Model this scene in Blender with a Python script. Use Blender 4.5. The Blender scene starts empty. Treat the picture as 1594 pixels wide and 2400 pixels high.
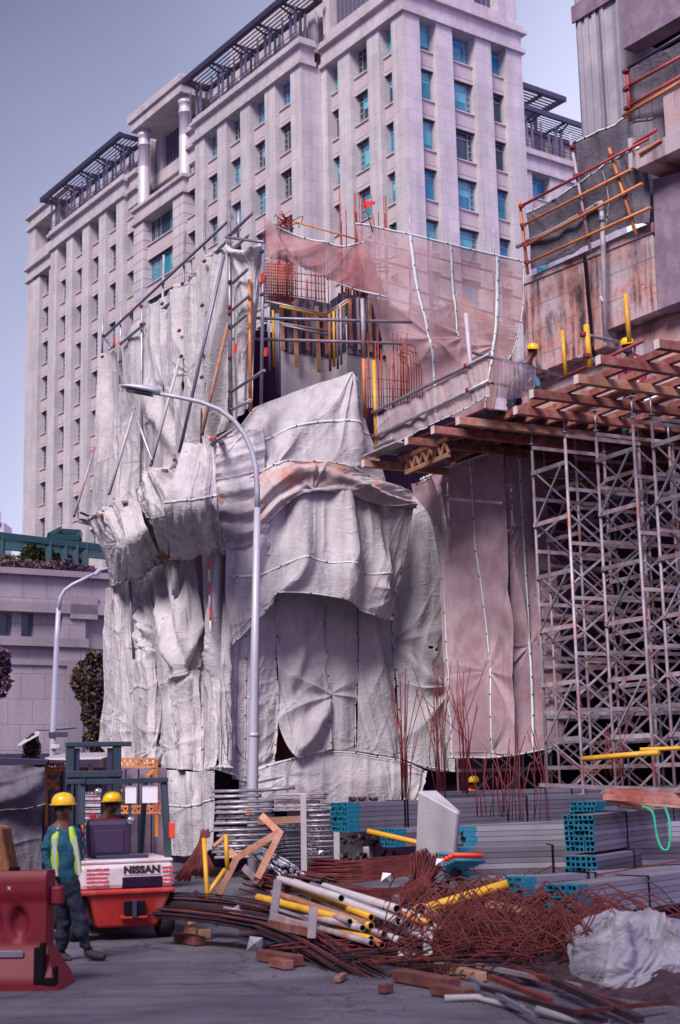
import bpy, math, random
import numpy as np
from mathutils import Vector
random.seed(7)
S = bpy.context.scene
# ------------------------------------------------------------------ camera
TH, RO, FPX = math.radians(10.6), math.radians(1.25), 3333.0
CAM = np.array([0., 0., 1.75])
FW = np.array([0, math.cos(TH), math.sin(TH)])
R0 = np.array([1., 0, 0]); U0 = np.array([0, -math.sin(TH), math.cos(TH)])
RC = R0*math.cos(RO) - U0*math.sin(RO); UC = R0*math.sin(RO) + U0*math.cos(RO)
cd = bpy.data.cameras.new('camera'); cam = bpy.data.objects.new('camera', cd)
S.collection.objects.link(cam); S.camera = cam
from mathutils import Matrix
cam.matrix_world = Matrix([[RC[0], UC[0], -FW[0], CAM[0]], [RC[1], UC[1], -FW[1], CAM[1]], [RC[2], UC[2], -FW[2], CAM[2]], [0, 0, 0, 1]])
cd.sensor_fit = 'VERTICAL'; cd.sensor_height = 36; cd.lens = 36*FPX/2400
cd.clip_start = .1; cd.clip_end = 3000
cd.dof.use_dof = True; cd.dof.focus_distance = 28.5; cd.dof.aperture_fstop = 2.4
# ------------------------------------------------------------------ world, sun
S.view_settings.view_transform = 'Standard'; S.view_settings.look = 'None'
S.view_settings.exposure = 0.82; S.view_settings.gamma = 1
SUN_EL, SUN_AZ = math.radians(44), math.radians(203)   # azimuth clockwise from +Y
wd = bpy.data.worlds.new('World'); S.world = wd; wd.use_nodes = True
nt = wd.node_tree; N = nt.nodes; LK = nt.links; N.clear()
out = N.new('ShaderNodeOutputWorld'); bg = N.new('ShaderNodeBackground'); sky = N.new('ShaderNodeTexSky')
sky.sky_type = 'NISHITA'; sky.sun_disc = False; sky.sun_elevation = SUN_EL; sky.sun_rotation = SUN_AZ
sky.air_density = 1.2; sky.dust_density = 3
tc = N.new('ShaderNodeTexCoord'); sx = N.new('ShaderNodeSeparateXYZ'); LK.new(tc.outputs['Generated'], sx.inputs[0])
# overcast veil: pale lavender near the horizon, vignette darkening painted in higher up and to the left
ra = N.new('ShaderNodeValToRGB'); cr = ra.color_ramp
cr.elements[0].position = 0.0; cr.elements[0].color = (.74, .75, .92, 1)
cr.elements[1].position = 1.0; cr.elements[1].color = (.06, .07, .13, 1)
e = cr.elements.new(.33); e.color = (.58, .59, .78, 1)
e = cr.elements.new(.60); e.color = (.30, .315, .46, 1)
ma = N.new('ShaderNodeVectorMath'); ma.operation = 'DOT_PRODUCT'; ma.inputs[1].default_value = (-.92, 0, 1.25)
nz = N.new('ShaderNodeTexNoise'); nz.inputs['Scale'].default_value = 3.2; nz.inputs['Detail'].default_value = 3
LK.new(tc.outputs['Generated'], ma.inputs[0]); LK.new(tc.outputs['Generated'], nz.inputs['Vector'])
m2 = N.new('ShaderNodeMath'); m2.operation = 'MULTIPLY_ADD'; m2.inputs[1].default_value = .16; LK.new(nz.outputs[0], m2.inputs[0]); LK.new(ma.outputs['Value'], m2.inputs[2])
LK.new(m2.outputs[0], ra.inputs[0])
sc = N.new('ShaderNodeVectorMath'); sc.operation = 'SCALE'; sc.inputs['Scale'].default_value = 9.0; LK.new(ra.outputs[0], sc.inputs[0])
mx = N.new('ShaderNodeMix'); mx.data_type = 'RGBA'; mx.inputs[0].default_value = .97
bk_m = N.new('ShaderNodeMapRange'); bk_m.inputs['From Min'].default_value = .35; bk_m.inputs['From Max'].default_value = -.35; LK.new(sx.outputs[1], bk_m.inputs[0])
bk_x = N.new('ShaderNodeMix'); bk_x.data_type = 'RGBA'; bk_x.blend_type = 'MULTIPLY'; bk_x.inputs[7].default_value = (.70, .52, .88, 1); LK.new(bk_m.outputs[0], bk_x.inputs[0]); LK.new(sc.outputs[0], bk_x.inputs[6])  # sky behind the camera multiplied by purple, added to tint the shadows
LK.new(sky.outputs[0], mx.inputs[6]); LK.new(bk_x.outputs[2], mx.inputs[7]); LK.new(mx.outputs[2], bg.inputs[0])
bg.inputs[1].default_value = 0.11; LK.new(bg.outputs[0], out.inputs[0])
sl = bpy.data.lights.new('sun', 'SUN'); sl.energy = 3.1; sl.angle = math.radians(24); sl.color = (1, .91, .92)
so = bpy.data.objects.new('sun', sl); S.collection.objects.link(so)
_d = Vector((math.sin(SUN_AZ)*math.cos(SUN_EL), math.cos(SUN_AZ)*math.cos(SUN_EL), math.sin(SUN_EL)))
so.rotation_euler = _d.to_track_quat('Z', 'Y').to_euler()
so.location = (-20, -20, 40)
# ------------------------------------------------------------------ geometry helpers
def ray(x, y): return FW + RC*((x-797)/FPX) + UC*((1200-y)/FPX)
def at(x, y, d): return CAM + ray(x, y)*d
def onplane(x, y, P, n):
    r = ray(x, y); return CAM + r*(np.dot(np.asarray(P)-CAM, n)/np.dot(r, n))
def onz(x, y, z): r = ray(x, y); return CAM + r*((z-1.75)/r[2])
def dirs(deg): a = math.radians(deg); return np.array([-math.sin(a), math.cos(a), 0]), np.array([math.cos(a), math.sin(a), 0])
ZV = np.array([0, 0, 1.]); A3 = np.array
def nrm(v): return v/np.linalg.norm(v)
ORG = {}
def V3(*a): return np.array(a, float)
class MB:
    def __init__(s): s.v = []; s.f = []; s.mi = []; s.cur = 0; s.sm = []; s.cut = []
    def mark(s): s.cut.append((len(s.v), len(s.f))); return s
    def add(s, vs, fs, smooth=False):
        k = len(s.v); s.v += [tuple(map(float, p)) for p in vs]
        for f in fs: s.f.append([i+k for i in f]); s.mi.append(s.cur); s.sm.append(smooth)
        return s
    def hexa(s, P):   # 8 corners: bottom 0-3, top 4-7
        return s.add(P, [(3, 2, 1, 0), (4, 5, 6, 7), (0, 1, 5, 4), (1, 2, 6, 5), (2, 3, 7, 6), (3, 0, 4, 7)])
    def obox(s, o, ax, ay, az, x0, x1, y0, y1, z0, z1):
        P = [o+ax*x+ay*y+az*z for z in (z0, z1) for x, y in ((x0, y0), (x1, y0), (x1, y1), (x0, y1))]
        return s.hexa(P)
    def box(s, x0, x1, y0, y1, z0, z1): return s.obox(V3(0, 0, 0), V3(1, 0, 0), V3(0, 1, 0), ZV, x0, x1, y0, y1, z0, z1)
    def bar(s, p, q, w, h=None, up=ZV, twist=0):
        h = h or w; p = A3(p, float); q = A3(q, float); d = nrm(q-p)
        sd = np.cross(d, up)
        if np.linalg.norm(sd) < 1e-3: sd = np.cross(d, V3(1, 0, 0))
        sd = nrm(sd); u = np.cross(sd, d)
        if twist: sd, u = sd*math.cos(twist)+u*math.sin(twist), u*math.cos(twist)-sd*math.sin(twist)
        P = [c+sd*a*w/2+u*b*h/2 for c in (p, q) for a, b in ((-1, -1), (1, -1), (1, 1), (-1, 1))]
        return s.hexa(P)
    def tube(s, p, q, r, n=8, r2=None, cap=True): return s.path([p, q], [r, r if r2 is None else r2], n, cap)
    def path(s, pts, r, n=8, cap=True):
        pts = [A3(p, float) for p in pts]; m = len(pts)
        if not hasattr(r, '__len__'): r = [r]*m
        vs = []; u = None
        for i in range(m):
            d = nrm(pts[min(i+1, m-1)]-pts[max(i-1, 0)])
            if u is None:
                u = np.cross(d, ZV)
                if np.linalg.norm(u) < 1e-2: u = np.cross(d, V3(1, 0, 0))
            u = nrm(u-d*np.dot(u, d)); w = np.cross(d, u)
            for k in range(n):
                t = 2*math.pi*k/n; vs.append(pts[i]+(u*math.cos(t)+w*math.sin(t))*r[i])
        fs = [(i*n+k, i*n+(k+1) % n, (i+1)*n+(k+1) % n, (i+1)*n+k) for i in range(m-1) for k in range(n)]
        s.add(vs, fs, True)
        if cap:
            b = len(s.v)-m*n
            s.f += [[b+k for k in range(n)][::-1], [b+(m-1)*n+k for k in range(n)]]; s.mi += [s.cur]*2; s.sm += [False]*2
        return s
    def lathe(s, o, prof, n=16, ax=ZV):
        return s.path([A3(o)+ax*(z+i*2e-4) for i, (r, z) in enumerate(prof)], [max(r, .0005) for r, z in prof], n)
    def prism(s, pts, off):    # planar polygon extruded by off
        n = len(pts); pts = [A3(p, float) for p in pts]; off = A3(off, float)
        return s.add(pts+[p+off for p in pts], [tuple(range(n))[::-1], tuple(range(n, 2*n))]+[(i, (i+1) % n, n+(i+1) % n, n+i) for i in range(n)])
    def ell(s, c, rx, ry, rz, n=12, m=8, ax=None):
        X, Y, Z = ax or (V3(1, 0, 0), V3(0, 1, 0), ZV); vs = [A3(c)+Z*rz]
        for j in range(1, m):
            t = math.pi*j/m
            for k in range(n):
                a = 2*math.pi*k/n; vs.append(A3(c)+X*rx*math.sin(t)*math.cos(a)+Y*ry*math.sin(t)*math.sin(a)+Z*rz*math.cos(t))
        vs.append(A3(c)-Z*rz); L = len(vs)-1; fs = [(0, 1+k, 1+(k+1) % n) for k in range(n)]
        for j in range(m-2):
            for k in range(n): a = 1+j*n+k; b = 1+j*n+(k+1) % n; fs.append((a, a+n, b+n, b))
        fs += [(L, 1+(m-2)*n+(k+1) % n, 1+(m-2)*n+k) for k in range(n)]
        return s.add(vs, fs, True)
    def build(s, name, mat, parent=None, bevel=0, seg=1, mods=None):
        me = bpy.data.meshes.new(name); o = bpy.data.objects.new(name, me); S.collection.objects.link(o)
        org = ORG.get(parent.name, V3(0, 0, 0)) if parent else None
        if org is None: org = V3(0, 0, 0)
        if parent is None:
            a = A3(s.v); org = V3((a[:, 0].min()+a[:, 0].max())/2, (a[:, 1].min()+a[:, 1].max())/2, a[:, 2].min()); o.location = org
        else: o.parent = parent
        me.from_pydata([tuple(A3(p)-org) for p in s.v], [], s.f)
        for mm in (mat if isinstance(mat, (list, tuple)) else [mat]): me.materials.append(mm)
        me.polygons.foreach_set('material_index', s.mi); me.polygons.foreach_set('use_smooth', s.sm); me.update()
        ORG[o.name] = org
        if bevel:
            b = o.modifiers.new('bevel', 'BEVEL'); b.width = bevel; b.segments = seg; b.limit_method = 'ANGLE'
        return o
def split(mb, name, mat, parent, maxn=100, bevel=0, key=None):
    """one part per piece (marked pieces, or each box of 8 vertices); the farthest beyond maxn as one stuff part"""
    cuts = mb.cut or [(8*i, 6*i) for i in range(len(mb.v)//8)]
    ps = []
    for i, (v0, f0) in enumerate(cuts):
        v1, f1 = cuts[i+1] if i+1 < len(cuts) else (len(mb.v), len(mb.f))
        ps.append((v0, v1, f0, f1))
    c = A3(mb.v); ps.sort(key=lambda p: np.linalg.norm(c[p[0]:p[1]].mean(0)-CAM)+(key(c[p[0]:p[1]].mean(0)) if key else 0)); rest = MB(); res = []
    for i, (v0, v1, f0, f1) in enumerate(ps):
        q = MB() if i < maxn else rest; k = len(q.v)
        q.v += mb.v[v0:v1]; q.f += [[a-v0+k for a in f] for f in mb.f[f0:f1]]; q.mi += mb.mi[f0:f1]; q.sm += mb.sm[f0:f1]
        if i < maxn: res.append(q.build(name, mat, parent, bevel))
    if rest.v: tag(rest.build(name+'_range', mat, parent), kind='stuff')
    return res
def tag(o, label=None, cat=None, group=None, kind=None):
    if label: o['label'] = label
    if cat: o['category'] = cat
    if group: o['group'] = group
    if kind: o['kind'] = kind
    return o
def thing(name, label, cat, loc, group=None):
    o = bpy.data.objects.new(name, None); S.collection.objects.link(o); o.location = tuple(map(float, loc)); o.empty_display_size = .2
    ORG[o.name] = A3(loc, float); return tag(o, label, cat, group)
def put(o, loc, rz=0):   # place a copied part
    o.location = loc; o.rotation_euler = (0, 0, rz)
def dup(root, loc, rz=None, label=None):
    def cp(o, par):
        c = o.copy(); S.collection.objects.link(c)
        if par is not None: c.parent = par
        for ch in o.children: cp(ch, c)
        return c
    r = cp(root, None); r.location = tuple(map(float, loc)); ORG[r.name] = A3(loc, float)
    if rz is not None: r.rotation_euler = (0, 0, rz)
    if label: r['label'] = label
    return r
def copypart(o, parent, off, rz=None):
    c = o.copy(); S.collection.objects.link(c); c.parent = parent; c.location = tuple(map(float, off))
    if rz is not None: c.rotation_euler = (0, 0, rz)
    for ch in o.children:
        g = ch.copy(); S.collection.objects.link(g); g.parent = c
    return c
# ------------------------------------------------------------------ noise
_rs = np.random.RandomState(3); _T = _rs.rand(256, 256)
def vnoise(x, y):
    xi = np.floor(x).astype(int); yi = np.floor(y).astype(int); fx = x-xi; fy = y-yi
    fx = fx*fx*fx*(fx*(fx*6-15)+10); fy = fy*fy*fy*(fy*(fy*6-15)+10)
    g = lambda a, b: _T[a % 256, b % 256]
    return (g(xi, yi)*(1-fx)+g(xi+1, yi)*fx)*(1-fy)+(g(xi, yi+1)*(1-fx)+g(xi+1, yi+1)*fx)*fy - .5
def fbm(x, y, o=4):
    r = 0; a = 1
    for i in range(o): r = r+a*vnoise(x*2**i+17*i, y*2**i+31*i); a *= .5
    return r
def ridge(x, y, o=3):
    r = 0; a = 1
    for i in range(o): r = r+a*(.5-np.abs(vnoise(x*2**i+7*i, y*2**i+3*i))*2); a *= .5
    return r
# ------------------------------------------------------------------ materials
def mat(name, col, rough=.7, metal=0, var=.12, vs=3.0, bump=0, bs=30, col2=None, streak=0, fac=None, trans=0, scol=(.03, .02, .03), sscale=(3, 3, .25), coat=0, alpha=1, cs=(.42, .62)):
    m = bpy.data.materials.new(name); m.use_nodes = True; n = m.node_tree.nodes; L = m.node_tree.links
    b = n['Principled BSDF']; b.inputs['Roughness'].default_value = rough; b.inputs['Metallic'].default_value = metal
    if coat: b.inputs['Coat Weight'].default_value = coat
    t = n.new('ShaderNodeTexCoord'); z = n.new('ShaderNodeTexNoise'); z.inputs['Scale'].default_value = vs; z.inputs['Detail'].default_value = 6; z.inputs['Roughness'].default_value = .65
    L.new(t.outputs['Object'], z.inputs['Vector'])
    r = n.new('ShaderNodeValToRGB'); r.color_ramp.elements[0].position = .3; r.color_ramp.elements[1].position = .7
    c = A3(col); c2 = A3(col2) if col2 else np.clip(c*(1+var), 0, 1); c1 = c*(1-var) if not col2 else c
    if col2: r.color_ramp.elements[0].position, r.color_ramp.elements[1].position = cs
    r.color_ramp.elements[0].color = (*c1, 1); r.color_ramp.elements[1].color = (*c2, 1)
    L.new(z.outputs[0], r.inputs[0]); last = r.outputs[0]
    if streak:
        mp = n.new('ShaderNodeMapping'); mp.inputs['Scale'].default_value = sscale; L.new(t.outputs['Object'], mp.inputs[0])
        z2 = n.new('ShaderNodeTexNoise'); z2.inputs['Scale'].default_value = 1; z2.inputs['Detail'].default_value = 5; L.new(mp.outputs[0], z2.inputs[0])
        r2 = n.new('ShaderNodeValToRGB'); r2.color_ramp.elements[0].position = .50; r2.color_ramp.elements[1].position = .68
        r2.color_ramp.elements[1].color = (streak,)*3+(1,); r2.color_ramp.elements[0].color = (0, 0, 0, 1)
        L.new(z2.outputs[0], r2.inputs[0]); x = n.new('ShaderNodeMix'); x.data_type = 'RGBA'; L.new(r2.outputs[0], x.inputs[0]); L.new(last, x.inputs[6]); x.inputs[7].default_value = (*scol, 1); last = x.outputs[2]
    L.new(last, b.inputs['Base Color'])
    if bump:
        z3 = n.new('ShaderNodeTexNoise'); z3.inputs['Scale'].default_value = bs; z3.inputs['Detail'].default_value = 5; L.new(t.outputs['Object'], z3.inputs[0])
        bp = n.new('ShaderNodeBump'); bp.inputs['Strength'].default_value = bump; bp.inputs['Distance'].default_value = .02; L.new(z3.outputs[0], bp.inputs['Height']); L.new(bp.outputs[0], b.inputs['Normal'])
    if trans:
        o = n['Material Output']; ts = n.new('ShaderNodeBsdfTransparent'); mm = n.new('ShaderNodeMixShader')
        z4 = n.new('ShaderNodeTexNoise'); z4.inputs['Scale'].default_value = 2.2; z4.inputs['Detail'].default_value = 3; L.new(t.outputs['Object'], z4.inputs[0])
        mr = n.new('ShaderNodeMapRange'); mr.inputs['From Min'].default_value = .3; mr.inputs['From Max'].default_value = .7; mr.inputs['To Min'].default_value = max(0, trans-.12); mr.inputs['To Max'].default_value = trans+.12
        L.new(z4.outputs[0], mr.inputs[0]); L.new(mr.outputs[0], mm.inputs[0]); L.new(b.outputs[0], mm.inputs[1]); L.new(ts.outputs[0], mm.inputs[2]); L.new(mm.outputs[0], o.inputs[0])
    return m
M = {}
def granite(name, col, joint=.75, rot=35.3, bw=1.3, bh=1.09, jit=.05, msz=.012):
    m = bpy.data.materials.new(name); m.use_nodes = True; n = m.node_tree.nodes; L = m.node_tree.links; b = n['Principled BSDF']; b.inputs['Roughness'].default_value = .75
    g = n.new('ShaderNodeNewGeometry'); mp = n.new('ShaderNodeMapping'); mp.inputs['Rotation'].default_value = (0, 0, -math.radians(rot)); L.new(g.outputs['Position'], mp.inputs[0])
    s = n.new('ShaderNodeSeparateXYZ'); L.new(mp.outputs[0], s.inputs[0]); ad = n.new('ShaderNodeMath'); L.new(s.outputs[0], ad.inputs[0]); L.new(s.outputs[1], ad.inputs[1])
    c = n.new('ShaderNodeCombineXYZ'); L.new(ad.outputs[0], c.inputs[0]); L.new(s.outputs[2], c.inputs[1])
    br = n.new('ShaderNodeTexBrick'); br.inputs['Scale'].default_value = 1; br.inputs['Brick Width'].default_value = bw; br.inputs['Row Height'].default_value = bh; br.inputs['Mortar Size'].default_value = msz; br.inputs['Mortar Smooth'].default_value = .3
    col = A3(col); br.inputs['Color1'].default_value = (*(col*(1-jit)), 1); br.inputs['Color2'].default_value = (*(col*(1+jit)), 1); br.inputs['Mortar'].default_value = (*(col*joint), 1); L.new(c.outputs[0], br.inputs[0])
    z = n.new('ShaderNodeTexNoise'); z.inputs['Scale'].default_value = 9; z.inputs['Detail'].default_value = 8; z.inputs['Roughness'].default_value = .8; L.new(g.outputs['Position'], z.inputs[0])
    z2 = n.new('ShaderNodeTexNoise'); z2.inputs['Scale'].default_value = .35; z2.inputs['Detail'].default_value = 5; L.new(g.outputs['Position'], z2.inputs[0])
    r = n.new('ShaderNodeMapRange'); r.inputs['From Min'].default_value = .3; r.inputs['From Max'].default_value = .7; r.inputs['To Min'].default_value = .82; r.inputs['To Max'].default_value = 1.15; L.new(z.outputs[0], r.inputs[0])
    r2 = n.new('ShaderNodeMapRange'); r2.inputs['From Min'].default_value = .3; r2.inputs['From Max'].default_value = .7; r2.inputs['To Min'].default_value = .85; r2.inputs['To Max'].default_value = 1.06; L.new(z2.outputs[0], r2.inputs[0])
    mp3 = n.new('ShaderNodeMapping'); mp3.inputs['Scale'].default_value = (1.3, 1.3, .05); L.new(g.outputs['Position'], mp3.inputs[0]); z3 = n.new('ShaderNodeTexNoise'); z3.inputs['Scale'].default_value = 1; z3.inputs['Detail'].default_value = 5; L.new(mp3.outputs[0], z3.inputs[0])
    r3 = n.new('ShaderNodeMapRange'); r3.inputs['From Min'].default_value = .42; r3.inputs['From Max'].default_value = .68; r3.inputs['To Min'].default_value = 1.04; r3.inputs['To Max'].default_value = .86; L.new(z3.outputs[0], r3.inputs[0])
    m0 = n.new('ShaderNodeMath'); m0.operation = 'MULTIPLY'; L.new(r3.outputs[0], m0.inputs[0]); L.new(r2.outputs[0], m0.inputs[1])
    mu = n.new('ShaderNodeMath'); mu.operation = 'MULTIPLY'; L.new(r.outputs[0], mu.inputs[0]); L.new(m0.outputs[0], mu.inputs[1])
    vm = n.new('ShaderNodeVectorMath'); vm.operation = 'SCALE'; L.new(br.outputs[0], vm.inputs[0]); L.new(mu.outputs[0], vm.inputs['Scale']); L.new(vm.outputs[0], b.inputs['Base Color']); return m
M['granite'] = granite('granite_cladding', (.47, .435, .445), joint=.5)
M['granite_band'] = granite('granite_band', (.46, .415, .43), bw=1.0, bh=4, joint=.6)
M['granite_rust'] = granite('rusticated_granite', (.50, .45, .46), joint=.35, bw=40, bh=1.05, msz=.05)
M['spandrel'] = mat('pink_stone_spandrel', (.44, .37, .375), .8, var=.06, vs=2)
M['pink_edge'] = mat('pink_stone_sill', (.46, .395, .40), .8, var=.05)
M['gloom'] = mat('window_recess_dark', (.05, .03, .06), .6)
M['frame'] = mat('grey_window_frame', (.33, .31, .36), .5, .2)
def glassmat(name, col, rough=.08, spec=.5):
    m = mat(name, col, rough, var=.25, vs=.6); m.node_tree.nodes['Principled BSDF'].inputs['Specular IOR Level'].default_value = spec; return m
M['glass_teal'] = glassmat('teal_window_glass', (.03, .23, .30))
M['glass_blue'] = glassmat('blue_window_glass', (.02, .20, .34))
M['glass_dark'] = glassmat('dark_window_glass', (.02, .05, .07))
M['blind'] = mat('pale_teal_blind', (.10, .44, .50), .5, var=.1, vs=1)
M['steel_grey'] = mat('painted_grey_steel', (.21, .20, .27), .45, .3)
M['steel_dark'] = mat('dark_roof_steel', (.045, .04, .08), .5, .3)
M['louvre'] = mat('dark_louvre', (.10, .09, .13), .6, .2, streak=.0)
M['column'] = mat('pale_column_cladding', (.55, .52, .56), .35, .2, var=.04)

def tarpmat(name, c1, c2, cs=(.35, .65), bs=1.0, rough=.8, scol=(.2, .17, .2)):
    m = mat(name, c1, rough, col2=c2, vs=1.5, streak=.5, scol=scol, sscale=(3.2, 3.2, .28), cs=cs); n = m.node_tree.nodes; L = m.node_tree.links; b = n['Principled BSDF']
    t = n.new('ShaderNodeTexCoord'); prev = None
    for sc_, st_, ds, ty, an in ((2.2, .45*bs, .05, 'RIDGED_MULTIFRACTAL', (1, 1, .35)), (6.5, .65*bs, .022, 'RIDGED_MULTIFRACTAL', (1, 1, 1.6)), (26, .8*bs, .012, 'FBM', (1, 1, 1.5))):
        mp = n.new('ShaderNodeMapping'); mp.inputs['Scale'].default_value = an; L.new(t.outputs['Object'], mp.inputs[0])
        z = n.new('ShaderNodeTexNoise'); z.noise_type = ty; z.inputs['Scale'].default_value = sc_; z.inputs['Detail'].default_value = 4; z.inputs['Distortion'].default_value = .7; L.new(mp.outputs[0], z.inputs[0])
        bp = n.new('ShaderNodeBump'); bp.inputs['Strength'].default_value = st_; bp.inputs['Distance'].default_value = ds; L.new(z.outputs[0], bp.inputs['Height'])
        if prev: L.new(prev, bp.inputs['Normal'])
        prev = bp.outputs[0]
    L.new(prev, b.inputs['Normal']); return m
# ================================================================== office tower
ta, tb = dirs(35.3)
_c = at(944, 25, 118); TP = V3(_c[0], _c[1], 0)
def W(u, v, z): return TP+ta*u+tb*v+ZV*z
tower = thing('office_tower', 'tall pale granite office tower with teal windows and roof pergolas behind the site', 'building', TP)
wallm, pierm, cornm, bandm, spanm, sillm, railm, rustm, louvm, darkm = [MB() for _ in range(10)]
def tb_(mb, u0, u1, v0, v1, z0, z1): mb.obox(TP, ta, tb, ZV, u0, u1, v0, v1, z0, z1)
SILL0, ST = 61.65, 4.435
wins = []     # (face frame, s0, s1, zbot, ztop, depth, type)
class Fr:      # facade frame: s along face, n inward
    def __init__(f, o, al, inn): f.o = o; f.al = al; f.inn = inn
    def box(f, mb, s0, s1, n0, n1, z0, z1): mb.obox(f.o, f.al, f.inn, ZV, s0, s1, n0, n1, z0, z1)
    def P(f, s, n, z): return f.o+f.al*s+f.inn*n+ZV*z
FT = Fr(W(0, 0, 0), ta, tb)             # tower left face, s=u
FR_ = Fr(W(0, 0, 0), tb, ta)            # tower right face, s=v
FW_ = Fr(W(0, -2.22, 0), ta, tb)        # wing faces
FX = Fr(W(18, 0, 0), tb, ta)            # far right wing
def bay(fr, s0, s1, kind, nf, top=64.2, sp=.55, base=20.):
    for k in range(nf):
        z = SILL0-ST*k
        zt = top if k == 0 else z+2.72
        fr.box(spanm, s0, s1, sp, 1.25, z-1.36, z-.12)
        fr.box(sillm, s0, s1, sp-.13, sp+.4, z-.12, z)
        if k: fr.box(sillm, s0+.002, s1-.002, sp-.05, 1.25, z+2.74, z+3.02); fr.box(darkm, s0, s1, sp+.06, 1.2, z+2.68, z+2.74)
        fr.box(darkm, s0, s1, sp-.04, sp+.3, z-1.42, z-1.36)
        wins.append((fr, s0, s1, z, zt, 1.0, kind))
    zb = SILL0-ST*(nf-1)-1.42
    fr.box(wallm, s0, s1, sp, 1.25, 0, zb)
def pier(fr, s0, s1, top=64.2, n1=1.25, mb=None, z0=0): fr.box(mb or pierm, s0, s1, 0, n1, z0, top)
def cornice(fr, s0, s1, e0=0, e1=0, z=64.2, zz=66.0, zt=66.75, n=1.5):
    fr.box(cornm, s0-e0*.28, s1+e1*.28, -.28, n, z, z+.42)
    fr.box(bandm, s0, s1, -.02, n, z+.42, zz)
    fr.box(cornm, s0-e0*.42, s1+e1*.42, -.42, n, zz, zz+.3)
    fr.box(cornm, s0-e0*.2, s1+e1*.2, -.2, n, zz+.3, zt)
# tower left face
pier(FT, 0, 1.70); bay(FT, 1.70, 3.42, 'n', 7); pier(FT, 3.42, 5.12); bay(FT, 5.12, 7.7, 'l', 7); pier(FT, 7.7, 9.46); bay(FT, 9.46, 11.18, 'n', 7); pier(FT, 11.18, 12.0)
cornice(FT, 0, 12.0, 1, 0)
# tower right face
FR_.box(pierm, 1.25, 1.72, 0, 1.25, 0, 64.2)
bay(FR_, 1.72, 3.49, 'n', 8); pier(FR_, 3.49, 5.26); bay(FR_, 5.26, 7.85, 'w', 8); pier(FR_, 7.85, 9.62); bay(FR_, 9.62, 11.38, 'n', 8); FR_.box(pierm, 11.38, 13.2, 0, 12, 0, 64.2)
cornice(FR_, 1.5, 13.2, 0, 1, n=11.9)
# tower upper storey
for fr, s_, L_, cuts, q in ((FT, .3, 12.0, [(.3, 2.6), (11.0, 12.0)], 0), (FR_, 2.03, 13.2, [(2.03, 2.3), (5.0, 5.6), (7.6, 8.2), (10.8, 13.1)], .03)):
    fr.box(cornm, s_, L_-.3, .3-q, 2-q, 66.75, 67.75)
    for c0, c1 in cuts: fr.box(pierm, c0, c1, .32-q, 2-q, 67.75, 74.4)
    fr.box(louvm, s_+.5, L_-.5, 1.15, 1.3, 67.75, 74.4)
    s = 2.8
    while s < L_-1.2: fr.box(railm, s, s+.07, .98, 1.15, 67.75, 74.4); s += .62
    fr.box(cornm, -.3 if not q else 3, L_+.3, -.1-q, 3-q, 74.4, 76.2)
tb_(wallm, 1.3, 30, 1.3, 13.0, 0, 76.1)
# mid wing
FWs = FW_
tb_(pierm, 12.0, 13.72, -2.22, 1.3, 0, 64.2)
for s0, s1 in ((13.72, 16.3), (18.05, 20.63), (22.38, 24.96), (26.7, 29.28)): bay(FW_, s0, s1, 'l', 8)
for s0, s1 in ((16.3, 18.05), (20.63, 22.38), (24.96, 26.7), (29.28, 31.05)): pier(FW_, s0, s1)
cornice(FW_, 12.0, 31.05, 1, 1)
# recess strips beside portico
for s0, s1 in ((31.05, 33.42), (44.3, 46.74)):
    FI = Fr(W(0, -1.9, 0), ta, tb); bay(FI, s0, s1, 'l', 9, top=63.6, sp=.2)
    FW_.box(wallm, s0, s1, .55, 1.3, 62.9, 67)
    FW_.box(cornm, s0, s1, .15, 1.3, 66.2, 66.7); FW_.box(cornm, s0, s1, .15, 1.3, 64.4, 64.8)
# portico block
FW_.box(rustm, 33.42, 35.65, 0, 1.3, 0, 59.9); FW_.box(rustm, 42.1, 44.3, 0, 1.3, 0, 59.9)
for k in range(9):
    z = SILL0-ST*(k+1); FW_.box(spanm, 35.65, 42.1, .55, 1.3, z-1.36, z-.12); FW_.box(sillm, 35.65, 42.1, .4, .9, z-.12, z)
    if k: FW_.box(darkm, 35.65, 42.1, .6, 1.25, z+2.68, z+2.75); FW_.box(sillm, 35.65, 42.1, .52, 1.25, z+2.75, z+3.02)
    wins.append((FW_, 35.65, 42.1, z, 59.9 if k == 0 else z+2.72, 1.0, 'p'))
FW_.box(wallm, 35.65, 42.1, .55, 1.3, 0, SILL0-ST*9-1.36)
FW_.box(cornm, 33.2, 44.5, -.25, 2.2, 59.9, 60.25); FW_.box(bandm, 33.42, 44.3, -.01, 2.2, 60.25, 61.5); FW_.box(cornm, 33.1, 44.6, -.3, 3.5, 61.5, 61.85)
# left wing
tb_(pierm, 46.74, 48.5, -2.22, 1.3, 0, 64.2)
for s0, s1 in ((48.5, 51.1), (52.86, 55.4), (57.18, 59.75), (61.5, 64.1)): bay(FW_, s0, s1, 'l', 11)
for s0, s1 in ((51.1, 52.86), (55.4, 57.18), (59.75, 61.5), (64.1, 65.95)): pier(FW_, s0, s1)
cornice(FW_, 46.74, 65.95, 1, 1)
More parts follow.
